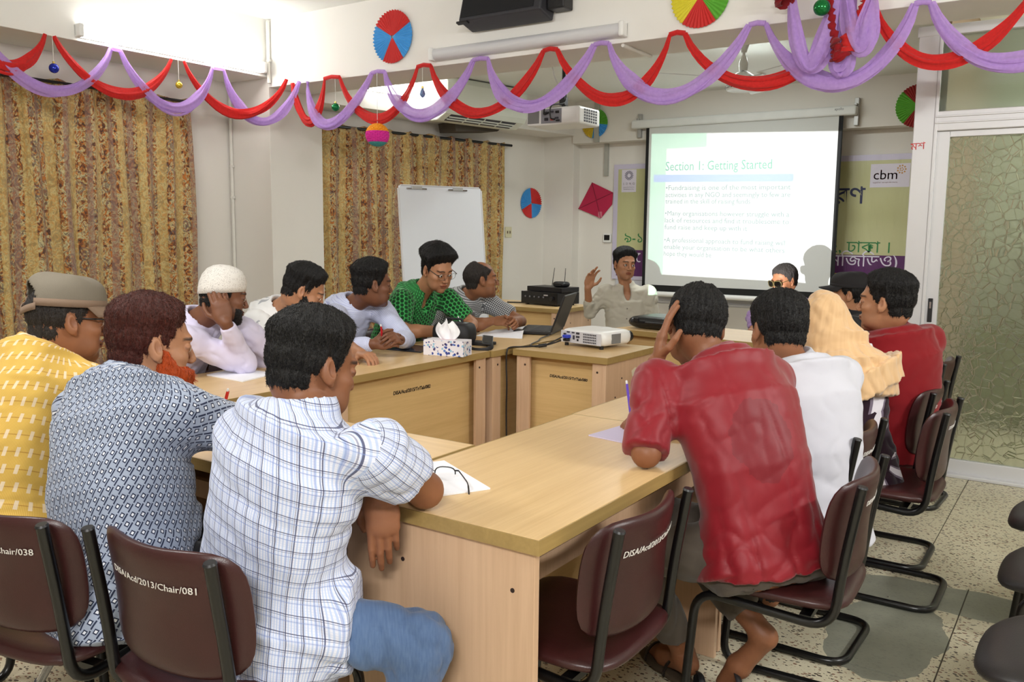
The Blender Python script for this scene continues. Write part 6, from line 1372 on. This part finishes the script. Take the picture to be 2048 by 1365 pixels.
# 1 man in yellow with a cap
PEOPLE['yellow'] = person('man in a yellow handloom shirt, grey cap and dark rimmed glasses at the left edge', (-2.50, 1.13, .53), (-2.655, 1.345, 1.03), 4,
    ((-2.615, 1.425, 1.112), 16, 6, 2), [(-2.92, 1.58, .80), (-2.36, 1.62, .81)], [(-2.74, 1.72, .80), (-2.50, 1.60, .97)],
    HN(((.9, .2, -.1), (0, 0, 1), .4, .3), ((-.25, -.28, .9), (.75, .5, .2), .75, .5)), sh=[(-2.85, 1.34, .905), (-2.455, 1.39, .93)], skin='mid', shirt='yellow', trousers='black', hairo=dict(top=.004, side=.007, seed=9, len=.006), hairm='grey', ho=dict(w=1.03, stubble=.35, h=.003), hs=1.04, bw=1.08, belly=.05, hem=.1, flare=.03, seed=12, slv=.68)
# 4 man with white skullcap
PEOPLE['skullcap'] = person('man in a white lace skullcap and lilac white shirt, hand to his ear', (-3.62, 2.40, .53), (-3.33, 2.40, 1.0), 58,
    ((-3.215, 2.46, 1.10), 28, 10, 4), [(-3.22, 2.75, .79), (-3.185, 2.54, .79)], [(-3.42, 2.62, .78), (-3.112, 2.385, 1.0)],
    HN(((-.9, -.2, 0), (0, 0, 1), .4, .3), ((-.22, -.12, .93), (.85, -.50, .0), [.45, .5, .55, .6], .4), sc=1.0), sh=[(-3.28, 2.60, .93), (-3.26, 2.27, .93)], skin='dark', shirt='lilac', sleeve='long', hairo=dict(top=.004, side=.005, seed=15, len=.006), beardo=dict(thick=.0025, cheek=.2), ho=dict(stubble=.55, w=.95), hs=.98, bw=.95, seed=15, wr_amp=1.3)
# 5 bearded man in printed white shirt
PEOPLE['beard'] = person('bearded man in a white sprig print shirt looking down at the left table', (-3.66, 2.98, .53), (-3.44, 2.975, 1.01), 78,
    ((-3.275, 2.985, 1.095), 46, 26, 2), [(-3.22, 3.20, .80), (-3.27, 2.80, .80)], [(-3.02, 3.12, .79), (-3.03, 2.88, .79)],
    HN(((.9, -.3, 0), (0, 0, 1), .4, .4), ((.9, .3, 0), (0, 0, 1), .4, .4)), sh=[(-3.40, 3.15, .95), (-3.40, 2.79, .94)], skin='light', shirt='motif', hairo=dict(top=.030, side=.006, fringe=.004, seed=18), beardo=dict(thick=.006), ho=dict(stubble=.3, eyes=1, gaze=(0, 1, -.15)), hs=1.02, seed=18, slv=.78)
# 6 pale blue shirt man with red pen
PEOPLE['paleblue'] = person('man in a pale blue fine check shirt turning away, red pen in clasped hands', (-3.68, 3.50, .53), (-3.44, 3.49, 1.0), 72,
    ((-3.31, 3.515, 1.105), 30, 4, 0), [(-3.16, 3.62, .80), (-3.22, 3.22, .80)], [(-3.02, 3.41, .83), (-3.06, 3.26, .82)],
    HN(((.35, -.75, .25), (.6, .4, .6), .55, .4), ((.70, .55, .20), (.55, -.75, .35), .45, .3)), sh=[(-3.38, 3.66, .945), (-3.39, 3.31, .935)], skin='dark', shirt='fine', sleeve='long', hairo=dict(top=.032, side=.008, fringe=.004, seed=21), ho=dict(stubble=.4, w=1.06), hs=1.03, bw=1.05, seed=22, wr_amp=1.2)
# 7 green shirt man writing
PEOPLE['green'] = person('man in a green disc print shirt and thin glasses writing on his lap pad', (-3.70, 4.03, .53), (-3.39, 4.04, 1.055), 103,
    ((-3.245, 4.00, 1.175), 105, 22, -3), [(-3.20, 4.28, .83), (-3.345, 3.80, .82)], [(-3.12, 4.12, .80), (-3.20, 4.05, .805)],
    HN(((.4, -.8, -.1), (0, 0, 1), .4, .4), ((.55, .75, .0), (.25, -.35, .9), [.6, .65, .75, .8], .6)), sh=[(-3.36, 4.22, .985), (-3.40, 3.86, .99)], skin='light', shirt='green', front=True, vneck=True, hairo=dict(top=.046, side=.007, fringe=.004, seed=24), ho=dict(stubble=.3, w=1.04, gaze=(0, 1, -.18)), hs=1.03, bw=1.0, seed=25, slv=.80)
# 8 checked shirt man
PEOPLE['check'] = person('balding man in a black and white checked shirt with clasped hands, looking aside', (-3.72, 4.66, .53), (-3.50, 4.63, .985), 95,
    ((-3.375, 4.625, 1.085), 44, -2, 0), [(-3.22, 4.86, .80), (-3.30, 4.46, .80)], [(-3.17, 4.64, .82), (-3.24, 4.56, .825)],
    HN(((.75, -.3, .1), (.2, .8, .5), .5, .4), ((.9, .2, .05), (.3, -.6, .7), .5, .4)), sh=[(-3.48, 4.81, .925), (-3.50, 4.45, .92)], skin='mid', shirt='check', front=True, hairo=dict(top=.010, side=.012, bald=.07, seed=27), hairm='grey', ho=dict(stubble=.4), hs=1.02, seed=28, slv=.75)
# 9 speaker
PEOPLE['speaker'] = person('speaker in a pale grey button shirt by the screen, right hand raised', (-3.30, 6.62, .455), (-3.285, 6.575, .965), 150,
    ((-3.275, 6.51, 1.142), 128, 3, 4), [(-3.06, 6.68, .66), (-3.55, 6.42, .72)], [(-3.10, 6.44, .56), (-3.49, 6.27, .95)],
    HN(((-.7, -.6, -.1), (.2, -.3, .9), .4, .3), ((.25, .05, .95), (-.75, .55, .2), [.28, .2, .3, .4], .2, .1), sc=1.05, cuff=.55), skin='light', shirt='grey', sleeve='long', front=True, vneck=True, hairo=dict(top=.032, side=.009, fringe=.004, seed=30), ho=dict(stubble=.3, w=.98), hs=1.05, bw=1.05, belly=.02, seed=31, hump=.015, hem=-.05, flare=.0, wr_amp=1.2)
# 10 man in sunglasses
PEOPLE['sunglasses'] = person('man in dark sunglasses and a violet striped shirt before the projection screen', (-2.26, 7.50, .45), (-2.20, 7.50, .87), 195,
    ((-2.225, 7.44, 1.01), 206, 14, 0), [(-2.02, 7.30, .70), (-2.44, 7.28, .70)], [(-2.10, 7.05, .62), (-2.34, 7.03, .62)],
    HN(((-.3, -.9, 0), (0, 0, 1), .4, .3), ((.3, -.9, 0), (0, 0, 1), .4, .3)), skin='mid', shirt='violet', front=True, sleeve='long', hairo=dict(top=.016, side=.011, seed=33), hairm='grey', ho=dict(stubble=.2, eyes=0), hs=1.12, seed=34, hfine=.004)
# 11 man in black cap
PEOPLE['blackcap'] = person('man in a black cap mostly hidden behind the dark red polo shirt', (-1.22, 5.47, .53), (-1.205, 5.46, .93), 265,
    ((-1.235, 5.455, 1.045), 262, 4, 0), [(-1.42, 5.24, .74), (-1.42, 5.66, .74)], [(-1.55, 5.30, .65), (-1.55, 5.6, .65)],
    HN(((-.9, 0, 0), (0, 0, 1), .4, .3), ((-.9, 0, 0), (0, 0, 1), .4, .3)), skin='light', shirt='black', sleeve='long', hairo=dict(top=.008, side=.010, seed=36), ho=dict(stubble=.3), hs=1.0, seed=37, hfine=.004)
# 12 man in shiny red
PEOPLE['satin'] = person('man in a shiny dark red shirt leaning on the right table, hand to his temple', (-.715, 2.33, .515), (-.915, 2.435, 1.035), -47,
    ((-1.0, 2.475, 1.125), -36, 20, -8), [(-1.0, 2.15, .795), (-.95, 2.74, .80)], [(-1.065, 2.34, 1.02), (-1.175, 2.63, .80)],
    HN(((.10, .22, .95), (-.82, -.45, .15), [.12, .1, .12, .2], .25), ((-.72, -.35, -.10), (-.2, .25, .92), [.6, .65, .75, .8], .6), sc=1.0, leg=.82, toe=[(-1.12, 2.52, .03), (-.865, 2.465, .022)]), sh=[(-1.04, 2.29, .965), (-.79, 2.57, .965)], kn=[(-1.07, 2.20, .50), (-1.08, 2.52, .49)], an=[(-.98, 2.42, .11), (-.755, 2.47, .215)], skin='tan', shirt='satin', trousers='brown', hairo=dict(top=.012, side=.010, bald=.0, seed=39), hairm='black', ho=dict(stubble=.3, h=.0028), hs=1.0, bw=1.03, hump=.05, hem=-.08, flare=.03, wr_amp=.9, seed=40, slv=1.0, fold=(20, 8, 3))
# 13 plain white shirt
PEOPLE['white'] = person('man from behind in a plain white shirt with thick black hair', (-.73, 2.83, .51), (-.81, 2.865, .985), -50,
    ((-.868, 2.865, 1.082), -42, 14, -3), [(-1.02, 2.74, .79), (-.95, 3.14, .79)], [(-1.22, 2.84, .79), (-1.16, 3.06, .79)],
    HN(((-.9, .2, 0), (0, 0, 1), .4, .3), ((-.9, -.2, 0), (0, 0, 1), .4, .3)), skin='mid', shirt='white', trousers='black', hairo=dict(top=.023, side=.009, seed=42), ho=dict(stubble=.2), hs=1.02, bw=1.05, belly=.02, hem=.10, flare=.03, seed=43, hump=.045, wr_amp=.9)
# 14 woman with scarf
PEOPLE['scarf'] = person('woman in a peach chiffon head scarf and dark flower print dress', (-.735, 3.53, .52), (-.835, 3.51, .96), -50,
    ((-.885, 3.50, 1.05), -44, 8, 0), [(-1.04, 3.40, .78), (-.98, 3.70, .78)], [(-1.2, 3.46, .79), (-1.16, 3.64, .79)],
    HN(((-.9, .2, 0), (0, 0, 1), .4, .3), ((-.9, -.2, 0), (0, 0, 1), .4, .3), sc=.88), skin='light', shirt='flower', trousers='black', hairo=None, ho=dict(stubble=0, w=.95, h=.004), hs=.95, bw=.84, hem=.12, flare=.03, seed=46, collar=False)
# 15 dark red polo
PEOPLE['polo'] = person('man in a dark red polo shirt seen in left profile near the glass door', (-.67, 3.98, .52), (-.715, 3.94, 1.01), -52,
    ((-.735, 3.90, 1.12), -86, 0, 0), [(-1.0, 3.82, .79), (-.93, 4.24, .79)], [(-1.22, 3.94, .79), (-1.16, 4.16, .79)],
    HN(((-.9, .2, 0), (0, 0, 1), .4, .3), ((-.9, -.2, 0), (0, 0, 1), .4, .3)), sh=[(-.87, 3.80, .945), (-.60, 4.12, .945)], skin='light', shirt='polo', trousers='black', hairo=dict(top=.027, side=.008, fringe=.004, seed=48), ho=dict(stubble=.35), hs=1.04, bw=1.1, hem=.1, flare=.03, seed=49, wr_amp=.7, hump=.035)

# ------------------------------------------------------------------ what they wear and hold
def local_child(key, b, name, mat, smooth=60, world=False):
    root, T4, S = PEOPLE[key]; me = b.mesh(name, mat, smooth); me.transform(T4 if not world else Matrix.Translation(-Vector(S['O']))); return link(name, me, None, root)
def worn(key, M, **kw): root, T4, S = PEOPLE[key]; return spectacles(root, T4 @ M, **kw)
GM = Matrix.Translation((0, 0.111, 0.004))
worn('yellow', GM, name='glasses', half=True, rim=.0018); worn('green', GM, name='glasses', rim=.0009, frame=plain('grey_metal_rim', (90, 84, 80), .3, .6))
M_SUNL = plain('dark_sun_lens', (14, 12, 10), 0.08); worn('sunglasses', GM, name='sunglasses', lens=M_SUNL, rim=.003, w=.060, h=.048, frame=plain('olive_brown_frame', (96, 84, 50), .3))
def cap_hat(key, m, m2, tilt=0.0, back=True):
    def dome(b, r0, z0, k=1.0):
        n, mm = 96, 24; vs = []; fs = []
        for j in range(mm+1):
            t = j/mm; zz = z0+ (0.078)*math.sin(t*PI/2)**0.9; rr = math.cos(t*PI/2)**0.55
            for i in range(n):
                a = 2*PI*i/n; x = 0.093*rr*math.cos(a); y = 0.113*rr*math.sin(a)-0.010; bulge = 0.006*math.sin(a*3+t*9)*(t*(1-t)*3); vs.append((x*(1+bulge), y*(1+bulge), zz+0.010*(y/0.11)*(1-t)+(0.004*math.cos(a*4))*t*(1-t)*4+tilt*y))
        for j in range(mm):
            for i in range(n):
                a = 2*PI*(i+.5)/n; 
                if back and j < 9 and (((a-1.5*PI+PI) % (2*PI))-PI)**2/0.40+(j/8.5)**2 < 1: continue
                fs.append((j*n+i, j*n+(i+1) % n, (j+1)*n+(i+1) % n, (j+1)*n+i))
        b.add(vs, fs); return b
    root, T4, S = PEOPLE[key]
    o = local_child(key, dome(MB(), 0, 0.062), 'cap', m); md = o.modifiers.new('solid', 'SOLIDIFY'); md.thickness = 0.004
    b = MB(); n = 96; vs = []; fs = []
    for j, z in enumerate((0.046, 0.068)):
        for i in range(n): a = 2*PI*i/n; y = 0.1145*math.sin(a)-.010; vs.append((0.0945*math.cos(a), y, z+0.010*(y/0.11)+tilt*y))
    for i in range(n):
        a = 2*PI*(i+.5)/n
        if back and abs(((a-1.5*PI+PI) % (2*PI))-PI) < 0.62: continue
        fs.append((i, (i+1) % n, n+(i+1) % n, n+i))
    o2 = local_child(key, b.add(vs, fs), 'cap_band', m2); o2.parent = o; md = o2.modifiers.new('solid', 'SOLIDIFY'); md.thickness = 0.004
    b = MB(); vs = []; fs = []; nn = 16
    for j in range(6):
        r = j/5
        for i in range(nn+1):
            a = math.radians(18+144*i/nn); y0 = 0.113*math.sin(a)-.01; x0 = 0.093*math.cos(a); vs.append((x0*(1+.02*r), y0+r*0.072*math.sin(a)**0.6, 0.052+0.012*(y0/0.11)-r*0.008-0.020*(abs(x0)/0.09)**2*r+tilt*(y0+r*.07)))
    for j in range(5):
        for i in range(nn): k = j*(nn+1)+i; fs.append((k, k+1, k+nn+2, k+nn+1))
    o3 = local_child(key, b.add(vs, fs), 'cap_brim', m2); o3.parent = o; md = o3.modifiers.new('solid', 'SOLIDIFY'); md.thickness = 0.004
    if back:
        b = MB(); vs = []; fs = []
        for i in range(17):
            a = 1.5*PI-0.66+1.32*i/16
            for z in (0.004, 0.024): y = 0.1155*math.sin(a)-.010; vs.append((0.0955*math.cos(a), y, z+0.022*abs(i-8)/8+tilt*y))
        for i in range(16): fs.append((2*i, 2*i+2, 2*i+3, 2*i+1))
        o4 = local_child(key, b.add(vs, fs), 'cap_strap', m2); o4.parent = o; md = o4.modifiers.new('solid', 'SOLIDIFY'); md.thickness = 0.003
cap_hat('yellow', plain('grey_olive_twill', (120, 112, 98), .85, bump=.3, bscale=700), plain('brown_twill', (128, 106, 88), .85, bump=.3, bscale=700), tilt=-0.08)
cap_hat('blackcap', plain('black_cap_cloth', (28, 26, 28), .9), plain('black_cap_cloth', (28, 26, 28), .9), back=False)
def lace():
    q = NB('white_lace'); v = q.coord('UV', (1, 1, 1)); v = q.coord('Object', (1, 1, 1)); d = q.vor(v, 300); e = q.vor(v, 48, 'DISTANCE_TO_EDGE'); n = q.math('LESS_THAN', d.outputs['Distance'], 0.33); ed = q.math('LESS_THAN', e.outputs['Distance'], 0.09)
    col = q.mix(q.math('MULTIPLY', n, q.math('SUBTRACT', 1.0, ed)), lin((222, 218, 212)), lin((160, 152, 146))); q.set(color=col, rough=.9, normal=q.bump(q.math('ADD', q.math('MULTIPLY', n, -.6), ed), .5, .002)); return q.m
b = MB(); prof = [(0.094, 0.018), (0.0955, 0.040), (0.094, 0.064), (0.086, 0.090), (0.070, 0.112), (0.046, 0.126), (0.020, 0.132), (0.0, 0.133)]
vs = []; fs = []; n = 40
for r, z in prof:
    for i in range(n): a = 2*PI*i/n; vs.append((r*0.90*math.cos(a), r*1.10*math.sin(a)-.012, .018+(z-.018)*1.12+0.30*(r*1.17*math.sin(a))*0.6*(1-(z-.018)/.13)))
for j in range(len(prof)-1):
    for i in range(n): fs.append((j*n+i, j*n+(i+1) % n, (j+1)*n+(i+1) % n, (j+1)*n+i))
o = local_child('skullcap', b.add(vs, fs), 'skullcap', lace(), 70); md = o.modifiers.new('solid', 'SOLIDIFY'); md.thickness = .003
# head scarf
root, T4, S = PEOPLE['scarf']; hc, R, Nn, ff, Rr = S['hc'], S['R'], S['N'], S['ff'], S['Rr']
G = Fld(np.minimum(hc, Nn)-[.34, .34, .42], np.maximum(hc, Nn)+[.3, .3, .2], 0.0075)
hw = lambda x: hc+R.T @ V3(*x)
G.add(ell(hw((0, -.016, .022)), (.090, .107, .116), R), 0); G.add(ell(hw((0, -.05, -.06)), (.080, .066, .095), R), .04)
G.add(loft([(hw((0, -.012, -.03)), Rr, ff,   .080, .09, .088), (Nn+V3(0, 0, -.01), Rr, ff, .125, .13, .125), (Nn-ff*.03+V3(0, 0, -.08), Rr, ff, .225, .165, .16), (Nn-ff*.045+V3(0, 0, -.15), Rr, ff, .235, .165, .17), (Nn-ff*.06+Rr*.02+V3(0, 0, -.20), Rr, ff, .225, .12, .165)], 2.0), .05)
G.sub(ell(hw((0, .105, -.02)), (.062, .07, .088), R), .02)
p, q = G.mesh(); n3 = vnormals(p, q); l3 = (p-Nn) @ np.stack([Rr, ff, V3(0, 0, 1)]).T
rd = 1-np.abs(2*vnoise(np.stack([l3[:, 0]*16+l3[:, 2]*8, l3[:, 1]*14, l3[:, 2]*7-l3[:, 0]*10], 1), 1, 4)-1); rd2 = 1-np.abs(2*vnoise(np.stack([l3[:, 0]*34+l3[:, 2]*20, l3[:, 1]*30, l3[:, 2]*14], 1), 1, 8)-1)
p = p+n3*(0.010*(rd**3-.25)+0.005*(rd2**3-.25))[:, None]; uvt = np.stack([np.arctan2(l3[:, 0], -l3[:, 1])*.14, l3[:, 2]], -1)[q]
npmesh('head_scarf', p-S['O'], q, CL['scarf'], root, uv=uvt.reshape(-1, 2))
# buttons and pocket of the speaker, cuffs and sandals
root, T4, S = PEOPLE['speaker']
# pens
pen('yellow pen held upright beside the skullcap man\'s ear', (-3.245, 2.385, 1.02), (-.12, -.05, 1), (224, 214, 60), L=.13)
pen('red pen in the clasped hands of the pale blue shirt man', (-3.035, 3.29, .845), (.15, -.25, .8), (196, 30, 44), L=.075)
pen('pale green pen in the writing hand of the green shirt man', (-3.135, 4.135, .775), (-.25, -.30, 1), (190, 226, 204), L=.12)
pen('purple pen in the writing hand of the man in shiny red', (-1.255, 2.575, .772), (-.10, -.12, 1), (112, 84, 206), L=.135)
pen('red pen in the hand of the henna bearded man', (-2.44, 1.845, .775), (.2, -.05, .35), (214, 40, 40), L=.10)

def buttons(key, mat, zs, pocket=False):
    root, T4, S = PEOPLE[key]; p, l = S['sp']; m = (np.abs(l[:, 0]) < 0.012) & (l[:, 1] > 0); O = S['O']
    for z in zs:
        c = np.where(m & (np.abs(l[:, 2]-z) < 0.012))[0]
        if len(c) == 0: continue
        k = c[np.argmax(l[c, 1])]; d = nrm(p[k]-S['P']-nrm(S['N']-S['P'])*l[k, 2]); b = MB(); P_ = Vector(p[k]-O); b.cyl(P_-Vector(d)*.002, P_+Vector(d)*.0025, 0.0058, n=10); b.build('button', mat, root)
M_BTN = plain('grey_button', (120, 116, 108), .4)
buttons('speaker', M_BTN, (.10, .18, .26, .34)); buttons('green', plain('green_button', (30, 60, 40), .4), (.12, .20, .28)); buttons('check', M_BTN, (.14, .22, .30))
# sandals of the man in shiny red
root, T4, S = PEOPLE['satin']; O = Vector(S['O'])
for c, d in (((-1.055, 2.47, 0.010), (-.82, .55, 0)), ((-.86, 2.40, 0.010), (-.75, -.5, 0))):
    az = math.atan2(d[1], d[0])-PI/2; Rz = Matrix.Rotation(az, 3, 'Z'); c = Vector(c)-O
    so_ = MB().pad(0.095, 0.27, 0.02, lambda x, y, z: tuple(c+Rz @ Vector((x*(1-.2*(y < 0)), y, z+.004))), e=3, nr=5, na=28).build('sandal', plain('brown_sandal_sole', (70, 58, 44), .7), root, smooth=60)
    for yy in (0.05, -0.06): MB().tube([c+Rz @ Vector((0.05*math.cos(t), yy, 0.01+0.055*math.sin(t))) for t in [PI*k/10 for k in range(11)]], 0.012, 8, flat=.3).build('strap', M_BLACKPL, so_, smooth=60)
